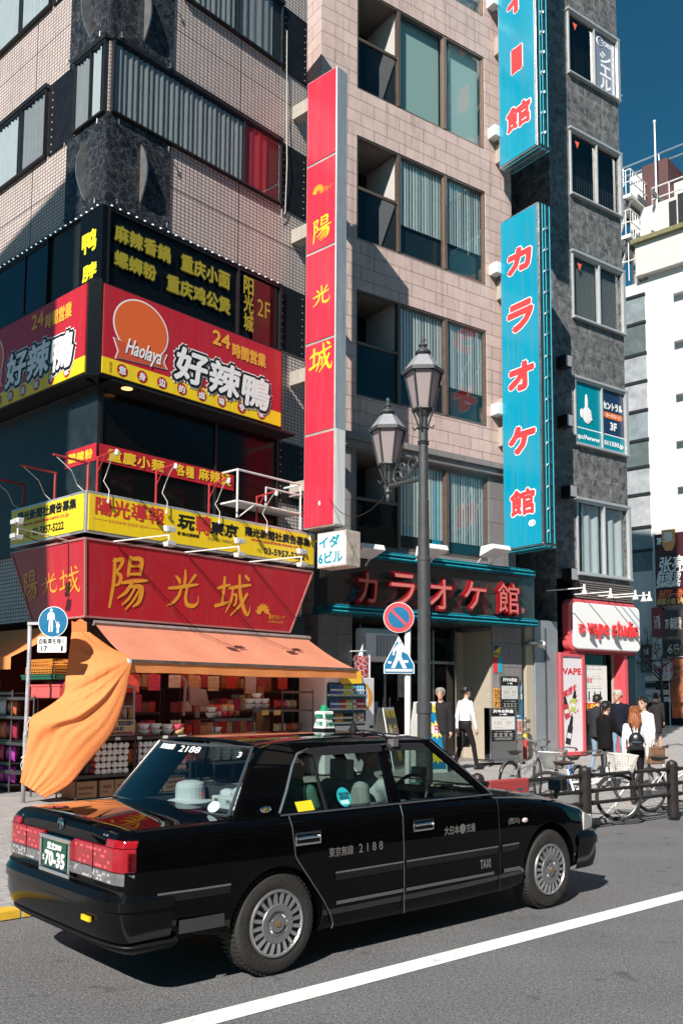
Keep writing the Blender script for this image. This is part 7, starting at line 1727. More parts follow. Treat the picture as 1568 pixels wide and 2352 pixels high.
sy = lambda z, w=.85: -(w + .002 - max(0, (z - .74)) * .10)            # y of the near flank at height z
def flank(x, z, o=.0): 
    w = .85
    for a, b in zip(ST_[:-1], ST_[1:]):
        if a[0] <= x <= b[0]: w = a[1] + (b[1] - a[1]) * (x - a[0]) / (b[0] - a[0])
    return (x, -(w - max(0, z - .62) * .045 - max(0, z - .88) * .35 + o), z)
# shut lines and mouldings
SHUT = M('shut_line', (.10, .10, .105), .25, .6)
mb = MB(); mb.tube([flank(door_rear_edge(z), z, .001) for z in [.22 + .73 * k / 24 for k in range(25)]], .0042, SHUT, 5); part('shut_line', mb, dRR)
mb = MB(); mb.tube([flank(1.085, z, .001) for z in [.22 + .73 * k / 10 for k in range(11)]], .0042, SHUT, 5); part('shut_line', mb, dFR)
mb = MB(); mb.tube([flank(2.13, z, .0) for z in [.22 + .70 * k / 10 for k in range(11)]], .003, TRIM, 5); part('shut_line', mb, dFR)
def strip(x0, x1, z, h, m, par, nm, o=.004):
    mb = MB(); n = 14; v = []
    for k in range(n + 1):
        x = x0 + (x1 - x0) * k / n; a = flank(x, z - h / 2, o); b = flank(x, z + h / 2, o); v += [a, b]
    mb.add(v, [(2 * k, 2 * k + 2, 2 * k + 3, 2 * k + 1) for k in range(n)], m)
    return part(nm, mb, par)
MOLD = M('moulding_highlight', (.26, .26, .27), .22, .7)
for par, a, b in ((dRR, .45, 1.07), (dFR, 1.10, 2.10), (BODY, 2.15, 2.36), (BODY, -.84, -.36)):
    z = .545 if a > 0 else .575
    strip(a, b, z, .055, TRIM, par, 'side_moulding', .006); strip(a, b, z + .022, .012, MOLD, par, 'moulding_trim', .009)
LOW = M('lower_trim_grey', (.115, .115, .118), .4, .3)
for par, a, b in ((dRR, .46, 1.07), (dFR, 1.10, 2.05)): strip(a, b, .375, .022, LOW, par, 'sill_trim_or_sheen', .006)
mb = MB(); v = [flank(2.17, .362, .006), flank(2.36, .362, .006), flank(2.42, .33, .004), flank(2.42, .36, .004), flank(2.36, .39, .006), flank(2.17, .39, .006)]; mb.add(v, [(0, 1, 4, 5), (1, 2, 3, 4)], LOW); part('sill_trim_or_sheen', mb, BODY)
strip(-.70, -.40, .40, .075, M('painted_sheen', (.055, .055, .057), .3, .3), BODY, 'sill_trim_or_sheen', .004)  # grey strip painted in for the reflection between bumper and wheel
# handles
def handle(x, z, par):
    mb = MB(); q = lambda a, b, o: flank(x + a, z + b, o)
    for a, b, c, d in ((-.105, .105, .028, .040), (-.105, .105, -.040, -.028)): mb.add([q(a, c, .012), q(b, c, .012), q(b, d, .012), q(a, d, .012)], [(0, 1, 2, 3)], CHROME)
    for a in (-.105, .093): mb.add([q(a, -.04, .012), q(a + .012, -.04, .012), q(a + .012, .04, .012), q(a, .04, .012)], [(0, 1, 2, 3)], CHROME)
    mb.add([q(-.09, -.028, .004), q(.09, -.028, .004), q(.09, .028, .004), q(-.09, .028, .004)], [(0, 1, 2, 3)], M('handle_recess', (.05, .05, .052), .15, .8)); mb.tube([q(-.09, .004, .016), q(-.03, .008, .024), q(.06, .008, .024), q(.09, .004, .016)], .011, CHROME, 6); part('handle', mb, par)
handle(.225, .808, dRR); handle(1.28, .800, dFR)
# lettering on the doors
SILV = M('silver_lettering', (.20, .19, .185), .35, .4)
def dtext(s, x0, x1, z0, z1, par, m=SILV, bold=.002, nm='lettering', shear=0):
    mb = MB(); mb.text(s, x0, z0, x1, z1, 0, m, bold=bold, shear=shear, rnd=4, xf=lambda x, z, d: tuple(V(flank(x, z, .003 + d)))); return part(nm, mb, par)
dtext('東京無線', .40, .61, .668, .728, dRR, bold=.001); dtext('2 1 8 8', .66, .88, .672, .728, dRR, bold=.001); dtext('大日本', 1.50, 1.66, .705, .765, dFR); dtext('交通', 1.74, 1.84, .705, .765, dFR); dtext('TAXI', 1.89, 2.01, .425, .485, dFR, bold=.004)
mb = MB(); c = V(flank(1.70, .735, .004)); mb.add([tuple(c + V((.034 * cos(t), 0, .036 * sin(t)))) for t in [k * pi / 10 for k in range(20)]], [tuple(range(20))], M('crest_grey', (.14, .13, .12), .4)); part('crest', mb, dFR)
dtext('(荒川)', 2.24, 2.38, .715, .765, BODY)
mb = MB(); c = flank(2.45, .735, .006); mb.ball(c, (.035, .012, .020), M('indicator_lens', (.62, .50, .48), .15), 12, 8); part('side_indicator', mb, BODY, smooth=True)
# greenhouse ------------------------------------------------------
gy = lambda z: .783 - (z - .95) * .42                                # half-width at height z
def sp(x, z, s=-1, o=0): return (x, s * (gy(z) + o), z)
mb = MB()
C_out = [(-.30, .95), (-.20, 1.10), (-.08, 1.27), (.02, 1.365), (.12, 1.395)]
C_in = [(.055, .95), (.14, 1.10), (.235, 1.25), (.30, 1.325), (.40, 1.35)]
for s in (-1, 1):
    def face(P, th=.035):
        a = [V(sp(x, z, s)) for x, z in P]; mb.prism([tuple(p) for p in a], (0, -s * th, 0), PAINT)
    for k in range(4): face([C_out[k], C_in[k], C_in[k + 1], C_out[k + 1]])
    face([(.12, 1.395), (.40, 1.35), (1.55, 1.35), (1.64, 1.385)]); face([(2.16, .94), (2.06, .94), (1.55, 1.35), (1.64, 1.385)])
    face([(1.03, .94), (1.14, .94), (1.12, 1.36), (1.07, 1.36)]); 
    face([(.05, .94), (2.1, .94), (2.1, .965), (.05, .965)], .02)
    mb.prism([tuple(V(sp(x, z, s, .004))) for x, z in ((.43, .96), (.455, .96), (.435, 1.35), (.415, 1.35))], (0, -s * .02, 0), TRIM)
gh = part('pillar', mb, taxi, recalc=True, bev=.006)
mb = MB()                                                            # bright drip rail and belt chrome
rail_ = [sp(x, z, -1, .010) for x, z in [(.045, .97)] + C_in[1:] + [(.6, 1.358), (1.1, 1.362), (1.50, 1.355)]]
mb.tube(rail_[:5], .008, M('satin_chrome', (.75, .75, .76), .3, .9), 6); mb.tube(rail_[4:], .006, M('dull_chrome', (.35, .35, .36), .25, .9), 6); mb.tube([sp(x, .957, -1, .012) for x in (.05, .6, 1.1, 1.6, 2.1)], .0065, M('dull_chrome', 0), 6)
mb.tube([sp(x, z, -1, .008) for x, z in ((2.12, .95), (1.90, 1.14), (1.60, 1.375))], .005, M('dull_chrome', 0), 6); part('window_trim', mb, taxi)
mb = MB(); VIS = M('smoked_visor', (.02, .02, .022), .1)
for a in ([(.33, 1.34), (.42, 1.36), (1.07, 1.365), (1.07, 1.315), (.45, 1.305)], [(1.12, 1.365), (1.50, 1.36), (1.56, 1.31), (1.12, 1.315)]): mb.poly([sp(x, z, -1, .02) for x, z in a], VIS)
part('rain_visor', mb, taxi)
for nm_, P, par in (('rear', [(.06, .96), (1.03, .96), (1.07, 1.36), (.40, 1.36), (.30, 1.33), (.14, 1.10)], dRR), ('front', [(1.12, .96), (2.06, .955), (1.56, 1.36), (1.12, 1.36)], dFR)):
    for s in (-1, 1):
        mb = MB(); mb.poly([sp(x, z, s, -.010) for x, z in P], TGL); part('side_window', mb, par if s < 0 else parts_['door_%s_far' % nm_])
def roofz(x, y): 
    u = (x - .80) / .86; v = abs(y) / .615
    return 1.378 + .062 * (1 - v ** 3.2) * (1 - .25 * u * u) - .018 * abs(u) ** 5 - .03 * max(0, v - .88) / .12
mb = MB(); mb.grid(lambda u, v: (-.015 + 1.655 * u + .05 * (1 - (2 * v - 1) ** 2) * (2 * u - 1) ** 3, -.615 + 1.23 * v, roofz(-.015 + 1.655 * u, -.615 + 1.23 * v)), 30, 24, PAINT)
rf = part('roof', mb, taxi, smooth=True); so_ = rf.modifiers.new('t', 'SOLIDIFY'); so_.thickness = .02; so_.offset = -1
def scr(u, v, xb, xt, bulge, zb, zt, wb, wt):
    y = (2 * u - 1) * (wb + (wt - wb) * v); return (xb + (xt - xb) * v + bulge * (1 - (2 * u - 1) ** 2), y, zb + (zt - zb) * v)
mb = MB(); mb.grid(lambda u, v: scr(u, v, -.30, -.02, -.07, .975, 1.372, .725, .575), 16, 8, RGL); rw_ = part('rear_window', mb, taxi, smooth=True)
mb = MB(); mb.grid(lambda u, v: scr(u, v, 2.17, 1.645, .09, .945, 1.378, .735, .575), 16, 8, TGL); part('windscreen', mb, taxi, smooth=True)
mb = MB(); edge = [scr(u, v, -.302, -.022, -.072, .975, 1.372, .728, .58) for u, v in [(0, 0), (.25, 0), (.5, 0), (.75, 0), (1, 0), (1, 1), (.75, 1), (.5, 1), (.25, 1), (0, 1), (0, 0)]]; mb.tube(edge, .011, M('dull_chrome', 0), 6); part('seal', mb, rw_)
def rgtext(s, u0, u1, v0, v1, bold, shear=0):
    mb = MB(); mb.text(s, 0, 0, 1, 1, 0, LINE_W, bold=bold, shear=shear, rnd=4, step=.004, xf=lambda x, z, d: tuple(V(scr(1 - (u0 + (u1 - u0) * x), v0 + (v1 - v0) * z, -.302, -.022, -.072, .975, 1.372, .725, .575)) + V((-.003 - d * .2, 0, .002)))); return mb
part('lettering', rgtext('東京無線', .10, .30, .88, .97, .02), rw_); part('lettering', rgtext('2188', .38, .60, .86, .96, .008), rw_); part('lettering', rgtext('3', .925, .95, .84, .92, .03), rw_)
mb = MB(); mb.add([tuple(V(scr(.10 + .035 * cos(t), .10 + .08 * sin(t), -.302, -.022, -.072, .975, 1.372, .725, .575)) + V((-.004, 0, .002))) for t in [k * pi / 10 for k in range(20)]], [tuple(range(20))], M('window_sticker', (.45, .58, .62), .4)); part('sticker', mb, rw_)
# cabin -----------------------------------------------------------
mb = MB(); mb.box(-.25, 2.15, -.70, .70, .44, .46, CABIN); mb.box(-.26, -.22, -.72, .72, .45, .955, CABIN); mb.box(2.1, 2.16, -.72, .72, .45, .94, CABIN); mb.box(-.24, .14, -.70, .70, .93, .955, CABIN); mb.box(1.80, 2.12, -.71, .71, .80, .955, CABIN)
for s in (-1, 1): mb.box(-.25, 2.15, s * .70, s * .735, .45, .95, CABIN)
cab = part('cabin', mb, taxi)
mb = MB(); mb.box(.14, .30, -.62, .62, .50, 1.08, SEAT); mb.box(.25, .75, -.64, .64, .46, .66, SEAT); part('rear_seat', mb, taxi, bev=.05)
for s in (-1, 1):
    mb = MB(); mb.prism([(.98, s * .62, .52), (1.10, s * .62, .52), (1.00, s * .60, 1.10), (.90, s * .60, 1.10)], (0, -s * .46, 0), SCOV); mb.box(1.02, 1.5, s * .14, s * .62, .50, .66, SCOV); fsx = part('front_seat', mb, taxi, recalc=True, bev=.04)
    mb = MB(); mb.box(.88, .96, s * .29, s * .47, 1.11, 1.25, SCOV); mb.tube([(.93, s * .38, 1.05), (.93, s * .38, 1.15)], .012, STEEL, 6); part('headrest', mb, fsx, bev=.03)
mb = MB(); mb.tube([(1.62 + .16 * cos(t) * .5, -.37 + .18 * sin(t), .94 + .16 * cos(t)) for t in [k * pi / 12 for k in range(25)]], .014, TRIM, 6, cap=False); mb.tube([(1.62, -.37, .94), (1.85, -.37, .82)], .03, TRIM, 8); part('steering_wheel', mb, taxi)
mb = MB(); mb.box(1.58, 1.63, -.10, .10, 1.24, 1.30, TRIM); part('inner_mirror', mb, taxi, bev=.01)
mb = MB(); mb.box(.14, .19, .08, .11, .965, .985, M('red_display', (.7, .03, .02), emit=.6)); mb.box(.05, .06, .12, .24, 1.0, 1.03, M('red_display', 0)); part('rear_display', mb, taxi)
# stickers on the side glass
def gtext(mb, s, x0, x1, z0, z1, m, b=.001): mb.text(s, x0, z0, x1, z1, 0, m, bold=b, rnd=4, xf=lambda x, z, d: sp(x, z, -1, -.006 + d))
mb = MB(); cx, cz = .62, 1.03; mb.add([sp(cx + .060 * cos(t), cz + .062 * sin(t), -1, -.007) for t in [k * pi / 12 for k in range(24)]], [tuple(range(24))], M('teal_sticker', (.02, .38, .42), .4)); INKD = M('sticker_ink', (.01, .06, .09), .5); gtext(mb, 'WELCOME', cx - .045, cx + .045, cz + .012, cz + .030, INKD); gtext(mb, 'ABOARD!', cx - .042, cx + .042, cz - .012, cz + .008, INKD); mb.poly([sp(cx - .045, cz - .022, -1, -.005), sp(cx + .03, cz - .018, -1, -.005), sp(cx + .036, cz - .045, -1, -.005), sp(cx - .03, cz - .047, -1, -.005)], M('mint_sticker', (.45, .7, .66), .5)); part('window_sticker', mb, dRR)
mb = MB(); mb.poly([sp(.205, .965, -1, -.006), sp(.345, .968, -1, -.006), sp(.335, 1.03, -1, -.006), sp(.195, 1.025, -1, -.006)], M('yellow_sticker', (.80, .62, .02), .5)); part('window_sticker', mb, dRR)
mb = MB(); mb.ball((-.06, -(gy(.97) + .004), 1.0), (.045, .010, .022), CHROME, 12, 8); mb.ball((-.06, -(gy(.97) + .012), 1.0), (.025, .006, .012), M('crest_gold', (.45, .30, .10), .3, .8), 10, 6); part('pillar_emblem', mb, taxi, smooth=True)
# tail ------------------------------------------------------------
mb = MB(); mb.box(-1.042, -.9, -.79, .79, .46, .63, TRIM); part('rear_apron', mb, taxi, bev=.02)
for s in (-1, 1):
    lamp = MB()
    # wraparound: rear leg and flank leg with a chamfered corner
    rx = -1.055; P = [(rx, s * .215), (rx, s * .70), (-1.035, s * .775), (-.97, s * .815), (-.955, s * .80), (-.955, s * .215)]
    lamp.prism([(x, y, .725) for x, y in P], (0, 0, .13), LRED); L1 = part('tail_lamp', lamp, taxi, bev=.006, recalc=True)
    mb = MB(); mb.prism([(x, y, .655) for x, y in P], (0, 0, .066), LCLR); part('clear_lens', mb, L1, bev=.005, recalc=True)
    mb = MB(); Q = [(-1.05, s * .60), (-1.05, s * .70), (-1.03, s * .770), (-.965, s * .812), (-.955, s * .80), (-.955, s * .60)]; mb.prism([(x, y, .856) for x, y in Q], (.012, 0, .042), LRED); part('upper_lens', mb, L1, bev=.008, recalc=True)
    mb = MB(); mb.box(-1.058, -.98, s * .468, s * .474, .655, .856, TRIM)
    rr = random.Random(3)
    for k in range(26):
        y = s * rr.uniform(.24, .68); z = rr.choice((.745, .775, .80, .83)); mb.box(-1.0575, -1.05, y - .012, y + .012, z - .007, z + .007, M('lamp_facet', (.75, .10, .12), .1))
    for k in range(20):
        y = s * rr.uniform(.24, .68); z = rr.choice((.67, .69, .705)); mb.box(-1.0575, -1.05, y - .010, y + .010, z - .006, z + .006, M('lamp_facet_clear', (.8, .8, .8), .05, .6))
    for k in range(9): z = .735 + .012 * k; mb.box(-1.02, -.965, s * .80, s * .818, z, z + .003, M('lamp_line', (.2, .0, .005), .3))
    part('lens_detail', mb, L1)
    mb = MB(); mb.box(-1.04, -1.03, s * .16, s * .20, .895, .905, CHROME)
mb = MB(); frame_mb(mb, -.215, .215, .615, .845, -.02, .012, .028, CHROME); mb.box(-.19, .19, -.002, .01, .64, .82, M('plate_recess', (.10, .10, .10), .3, .5)); mb.xform(lambda v: V((-1.058 + v.y, -v.x, v.z))); pf_ = part('plate_frame', mb, taxi, recalc=True, bev=.004)
mb = MB(); mb.box(-1.078, -1.070, -.165, .165, .655, .815, M('green_plate', (.012, .075, .045), .4)); npl = part('number_plate', mb, pf_, bev=.003)
mb = MB(); PX = lambda x, z, d: (-1.079 - d, -x, z)
mb.text('足立500', -.09, .765, .11, .803, 0, LINE_W, bold=.003, xf=PX); mb.text('え', -.155, .69, -.125, .72, 0, LINE_W, bold=.002, xf=PX); mb.text('70-35', -.115, .668, .155, .748, 0, LINE_W, bold=.006, xf=PX); part('lettering', mb, npl)
mb = MB(); mb.tube([(-1.040, .036 * cos(t), .915 + .032 * sin(t)) for t in [k * pi / 10 for k in range(21)]], .005, CHROME, 5); mb.tube([(-1.040, .018 * cos(t), .922 + .012 * sin(t)) for t in [k * pi / 8 for k in range(17)]], .004, CHROME, 5); mb.tube([(-1.04, 0, .93), (-1.04, 0, .885)], .004, CHROME, 5); part('boot_emblem', mb, taxi)
for s, t_ in ((1, 'Crown'), (-1, 'super')):
    mb = MB(); mb.text(t_, -.62 if s > 0 else .42, .885, -.48 if s > 0 else .60, .915, 0, CHROME, bold=.003, shear=.2, xf=lambda x, z, d: (-1.026 - d - (.0), -x, z)); part('badge', mb, taxi)
# bumpers
BUMP = M('bumper_black', (.0035, .0035, .004), .10, spec=.25)
def bumper(xe, sgn, w, z0, z1, ret):
    n = 20; pr = [(0, z0), (.035, z0 + .02), (.06, z0 + (z1 - z0) * .35), (.06, z0 + (z1 - z0) * .62), (.075, z0 + (z1 - z0) * .66), (.075, z1 - .05), (.05, z1 - .008), (.0, z1)]
    path = []
    for k in range(n + 1):
        t = -1 + 2 * k / n; a = t * pi / 2
        # rounded-rectangle plan
        y = w * (abs(sin(a)) ** .42) * (1 if a >= 0 else -1); x = xe + sgn * ret * (abs(cos(a)) ** .42) - sgn * ret
        path.append((x, y))
    path = [(path[0][0] - sgn * .16, path[0][1])] + path + [(path[-1][0] - sgn * .16, path[-1][1])]
    mb = MB(); v = []
    for i, (x, y) in enumerate(path):
        a, b = path[max(i - 1, 0)], path[min(i + 1, len(path) - 1)]; tx, ty = b[0] - a[0], b[1] - a[1]; l = math.hypot(tx, ty) or 1
        nx, ny = (ty / l, -tx / l) ; 
        if nx * sgn < 0 and abs(nx) > .3 or (abs(nx) <= .3 and ny * y < 0): nx, ny = -nx, -ny
        for o_, z in pr: v.append((x + nx * (o_ - .06), y + ny * (o_ - .06), z))
    k = len(pr); mb.add(v, [(i * k + j, (i + 1) * k + j, (i + 1) * k + j + 1, i * k + j + 1) for i in range(len(path) - 1) for j in range(k - 1)], BUMP)
    mb.ms = [BUMP]
    return mb
rb = part('rear_bumper', bumper(-1.095, -1, .825, .33, .62, .20), taxi, smooth=True, recalc=True); rb.data.set_sharp_from_angle(angle=rad(30))
fb = part('front_bumper', bumper(3.575, 1, .82, .25, .57, .22), taxi, smooth=True, recalc=True); fb.data.set_sharp_from_angle(angle=rad(30))
lipm = bumper(-1.045, -1, .79, .265, .36, .20); lipm.ms = [TRIM]; part('rear_valance', lipm, taxi, smooth=True, recalc=True)
mb = MB(); mb.box(-1.112, -1.098, -.56, -.46, .44, .468, M('amber_reflector', (.80, .50, .01), .3)); part('reflector', mb, rb)
mb = MB(); mb.box(3.46, 3.52, -.75, -.40, .58, .69, LAMPG); mb.box(3.44, 3.46, -.75, -.40, .58, .69, CHROME); mb.box(3.46, 3.52, .40, .75, .58, .69, LAMPG); mb.box(3.46, 3.53, -.38, .38, .58, .69, CHROME); part('headlamp', mb, taxi, bev=.015)
mb = MB(); mb.prism([(3.30, -.812, .58), (3.49, -.76, .58), (3.47, -.765, .68), (3.31, -.812, .725)], (0, .02, 0), M('side_lamp_lens', (.5, .48, .46), .1)); part('corner_lamp', mb, taxi, recalc=True)
# roof lamp, aerial, wing mirrors, wipers
rl = MB(); cx, cz = 1.07, roofz(1.07, 0)
def tap(z0, z1, a0, a1, b0, b1, m): rl.add([(cx - a0, -b0, z0), (cx + a0, -b0, z0), (cx + a0, b0, z0), (cx - a0, b0, z0), (cx - a1, -b1, z1), (cx + a1, -b1, z1), (cx + a1, b1, z1), (cx - a1, b1, z1)], [(3, 2, 1, 0), (4, 5, 6, 7), (0, 1, 5, 4), (1, 2, 6, 5), (2, 3, 7, 6), (3, 0, 4, 7)], m)
LAMPW = M('roof_lamp_white', (.74, .76, .74), .35)
tap(cz - .01, cz + .020, .062, .060, .070, .067, TRIM); tap(cz + .020, cz + .09, .055, .041, .064, .049, LAMPW); tap(cz + .09, cz + .140, .041, .050, .049, .060, LAMPW); tap(cz + .140, cz + .152, .050, .045, .060, .053, LAMPW); tap(cz + .152, cz + .20, .024, .012, .028, .016, M('roof_lamp_green', (.015, .30, .13), .35))
lampo = part('roof_lamp', rl, taxi, bev=.006)
mb = MB(); LGN = M('green_lettering', (.0, .22, .11), .4)
for sx, face in ((-1, 'x'), (-1, 'y')):
    for s_, za, zb_, a, dd, m in (('東京無線', .100, .132, .042, .012, LGN), ('2188', .036, .076, .038, -.012, LGN)):
        if face == 'x': mb.text(s_, -a, cz + za, a, cz + zb_, 0, m, bold=.0012, rnd=4, xf=lambda x, z, d: (cx - .0495 - d, -x, z))
        else: mb.text(s_, cx - a * .9, cz + za, cx + a * .9, cz + zb_, 0, m, bold=.0012, rnd=4, xf=lambda x, z, d: (x, -.0595 - d, z))
part('lettering', mb, lampo)
mb = MB(); mb.lathe([(.05, 0), (.02, .05), (.012, .09)], TRIM, c=(1.42, .05, roofz(1.42, 0) - .005), n=10); mb.tube([(1.42, .05, roofz(1.42, 0) + .08), (1.40, .05, roofz(1.42, 0) + .30)], .004, TRIM, 5); mb.tube([(1.42, .05, roofz(1.42, 0) + .01), (1.30, -.2, roofz(1.3, .2) + .012), (1.28, -.42, roofz(1.3, .42) + .012), (1.20, -.60, 1.385)], .006, TRIM, 5); mb.box(1.17, 1.22, -.66, -.60, 1.345, 1.395, SILV); part('aerial', mb, taxi)
for s in (-1, 1):
    mb = MB(); c = (2.96, s * .80, 1.0)
    mb.tube([(3.0, s * .74, .86), (2.98, s * .78, .95)], .022, TRIM, 6); mb.box(2.91, 2.99, c[1] - .072, c[1] + .072, .935, 1.035, TRIM); mr_ = part('fender_mirror', mb, taxi, bev=.025)
    mb = MB(); mb.box(2.903, 2.907, c[1] - .058, c[1] + .058, .95, 1.022, CHROME); part('mirror_glass', mb, mr_)
mb = MB(); mb.tube([(2.35, -.4, .985), (2.22, .1, 1.0)], .008, TRIM, 5); mb.tube([(2.40, .2, .985), (2.24, .6, 1.0)], .008, TRIM, 5); mb.lathe([(.03, 0), (.02, .02)], CHROME, c=(3.1, -.3, .885), n=10); part('wiper', mb, taxi)
# wheels
HUB = M('wheel_cover_silver', (.40, .40, .41), .28, .75, var=.1); HUBG = M('wheel_cover_grey', (.20, .20, .205), .4, .5)
wp = MB(); wp.lathe([(.195, -.075), (.215, -.088), (.255, -.092), (.285, -.084), (.303, -.062), (.310, -.03), (.310, .03), (.303, .06), (.28, .085), (.2, .08)], RUB, n=56, axis='y')
for k in range(60):
    a = 2 * pi * k / 60; c_, s_ = cos(a), sin(a)
    for yy in (-.066, .045): wp.prism([(.304 * cos(a - .03), yy, .304 * sin(a - .03)), (.304 * cos(a + .025), yy, .304 * sin(a + .025)), (.3145 * cos(a + .025), yy + .006, .3145 * sin(a + .025)), (.3145 * cos(a - .03), yy + .006, .3145 * sin(a - .03))], (0, .028, 0), RUB)
hp = MB(); hp.lathe([(.0, -.098), (.05, -.098), (.052, -.094), (.075, -.092), (.078, -.096), (.115, -.098), (.120, -.092)], HUBG, n=40, axis='y'); hp.lathe([(.110, -.070), (.195, -.065)], TRIM, n=40, axis='y', cap=False); hp.lathe([(.183, -.085), (.190, -.096), (.200, -.094), (.205, -.080), (.2, -.06)], HUB, n=48, axis='y', cap=False); hp.lathe([(.055, -.0985), (.062, -.1015), (.070, -.0985)], CHROME, n=32, axis='y', cap=False)
for k in range(20):
    a = 2 * pi * k / 20; d = .095
    P = [(.112, a - .095), (.188, a - .058), (.188, a + .058), (.112, a + .095)]
    hp.prism([(r * cos(t), -.094 + (r - .11) * .05, r * sin(t)) for r, t in P], (0, .02, 0), HUB)
cp = MB(); cp.prism([(x * .016, -.103, z * .016) for x, z in ((-1, -1), (1, -1), (1, .4), (.5, 1), (0, .5), (-.5, 1), (-1, .4))], (0, .004, 0), M('crest_gold', 0))
for wx in (0, 2.785):
    for s in (-1, 1):
        A_, B_, C_ = MB().join(wp), MB().join(hp), MB().join(cp); spin = rad(13 if wx else 5)
        for q_ in (A_, B_, C_): q_.xform(lambda v: V((wx + v.x * cos(spin) - v.z * sin(spin), s * -1 * (v.y) * 1 + s * .745, .312 + v.x * sin(spin) + v.z * cos(spin))) if True else v)
        w = part('wheel', A_, taxi, smooth=True, recalc=True); w.data.set_sharp_from_angle(angle=rad(35)); h = part('wheel_cover', B_, w, smooth=True, recalc=True); h.data.set_sharp_from_angle(angle=rad(30)); part('crest', C_, w)
mb = MB()
for wx in (0, 2.785): mb.box(wx - .36, wx + .36, -.60, .60, .25, .72, DARK)
mb.box(-.85, 3.3, -.55, .55, .25, .29, DARK); part('underbody', mb, taxi)
mb = MB(); mb.prism([(.36, -.80, .26), (.40, -.80, .50), (.395, -.80, .28)], (0, .06, 0), M('mudguard_plate', (.16, .15, .15), .4)); part('mudguard', mb, taxi)
# things on the parcel shelf
def shelf_item(nm, lb, cat, mb, p): return single(nm, mb, lb, cat, FT, p, smooth=False, bev=.008)
mb = MB(); mb.lathe([(.165, .955), (.16, .968), (.105, .975), (.105, 1.06), (.095, 1.09), (.05, 1.105), (0, 1.108)], COVER, c=(.02, .22, 0), n=24); shelf_item('hat', 'white peaked hat on the taxi parcel shelf', 'hat', mb, (.02, .22, .955))
mb = MB(); mb.box(-.04, .10, -.42, -.14, .955, 1.035, COVER); tb = shelf_item('tissue_box', 'white cat-print tissue box on the taxi parcel shelf', 'tissue box', mb, (.03, -.28, .955))
mb = MB(); mb.text('Miao', -.16, .985, -.06, 1.02, 0, LINE_B, xf=lambda x, z, d: (-.0415 - d, -.42 + (-.06 - x) + .0, z)); mb.box(-.0425, -.04, -.22, -.18, .98, 1.02, M('cat_brown', (.25, .12, .06), .6)); part('print', mb, tb)
mb = MB(); mb.ball((.06, -.36, 1.06), (.06, .10, .045), COVER, 10, 6); mb.ball((.05, -.20, 1.05), (.05, .06, .03), COVER, 10, 6); shelf_item('cloth', 'crumpled white cloth behind the tissue box', 'cloth', mb, (.06, -.3, 1.03))
# ================================================================ people
SKIN = M('skin', (.52, .30, .21), .5, var=.06, vscale=30)
HAIRB = M('black_hair', (.012, .009, .008), .42, var=.3, vscale=40)
def seg_d(p, a, b):
    ab = b - a; t = np.clip(((p - a) @ ab) / max(ab @ ab, 1e-9), 0, 1)
    return np.linalg.norm(p - (a + t[:, None] * ab), axis=1), t
def fuse(caps, balls, lofts, voxel, mats, name):
    """one continuous skin over tapered capsules and ellipsoids, coloured by the nearest limb"""
    mb = MB(); X = SKIN
    for p0, p1, r0, r1, tag in caps:
        n = 10; mb.tube([p0, p1], [r0, r1], X, n); mb.ball(p0, r0, X, n, 8); mb.ball(p1, r1, X, n, 8)
    for c, r, tag in balls: mb.ball(c, r, X, 16, 12)
    for rings, tag in lofts:                                          # stacked ellipses: (x, y, z, rx, ry)
        n = 18; v = [(x + rx * cos(2 * pi * j / n), y + ry * sin(2 * pi * j / n), z) for x, y, z, rx, ry in rings for j in range(n)]; k = len(rings)
        mb.add(v, [(i * n + j, i * n + (j + 1) % n, (i + 1) * n + (j + 1) % n, (i + 1) * n + j) for i in range(k - 1) for j in range(n)] + [tuple(range(n - 1, -1, -1)), tuple(range((k - 1) * n, k * n))], X)
    tmp = bpy.data.objects.new('t', raw_mesh('t', mb, recalc=False)); COL.objects.link(tmp)
    rm = tmp.modifiers.new('r', 'REMESH'); rm.mode = 'VOXEL'; rm.voxel_size = voxel
    sm = tmp.modifiers.new('s', 'SMOOTH'); sm.factor = .5; sm.iterations = 3
    me = bpy.data.meshes.new_from_object(tmp.evaluated_get(bpy.context.evaluated_depsgraph_get())); bpy.data.objects.remove(tmp)
    me.name = name
    n = len(me.polygons); C_ = np.empty(n * 3); me.polygons.foreach_get('center', C_); C_ = C_.reshape(-1, 3)
    best = np.full(n, 1e9); lab = np.zeros(n, int); tags = list(mats)
    for p0, p1, r0, r1, tag in caps:
        d, t = seg_d(C_, np.array(p0), np.array(p1)); d = d - (r0 + (r1 - r0) * t); k = d < best; best[k] = d[k]; lab[k] = tags.index(tag)
    for c, r, tag in balls:
        r = np.array(r if isinstance(r, (tuple, list)) else (r, r, r)); q = (C_ - np.array(c)) / r; l = np.linalg.norm(q, axis=1); d = (l - 1) * r.min(); k = d < best; best[k] = d[k]; lab[k] = tags.index(tag)
    for rings, tag in lofts:
        Rg = np.array(rings)
        if Rg[0, 2] > Rg[-1, 2]: Rg = Rg[::-1]
        zq = np.clip(C_[:, 2], Rg[0, 2], Rg[-1, 2]); I = [np.interp(zq, Rg[:, 2], Rg[:, j]) for j in (0, 1, 3, 4)]
        l = np.hypot((C_[:, 0] - I[0]) / I[2], (C_[:, 1] - I[1]) / I[3]); d = (l - 1) * np.minimum(I[2], I[3]) + np.abs(C_[:, 2] - zq); k = d < best - .004; best[k] = d[k]; lab[k] = tags.index(tag)
    me.materials.clear()
    for t in tags: me.materials.append(mats[t])
    me.polygons.foreach_set('material_index', lab.tolist()); me.polygons.foreach_set('use_smooth', [True] * n); me.update()
    return me
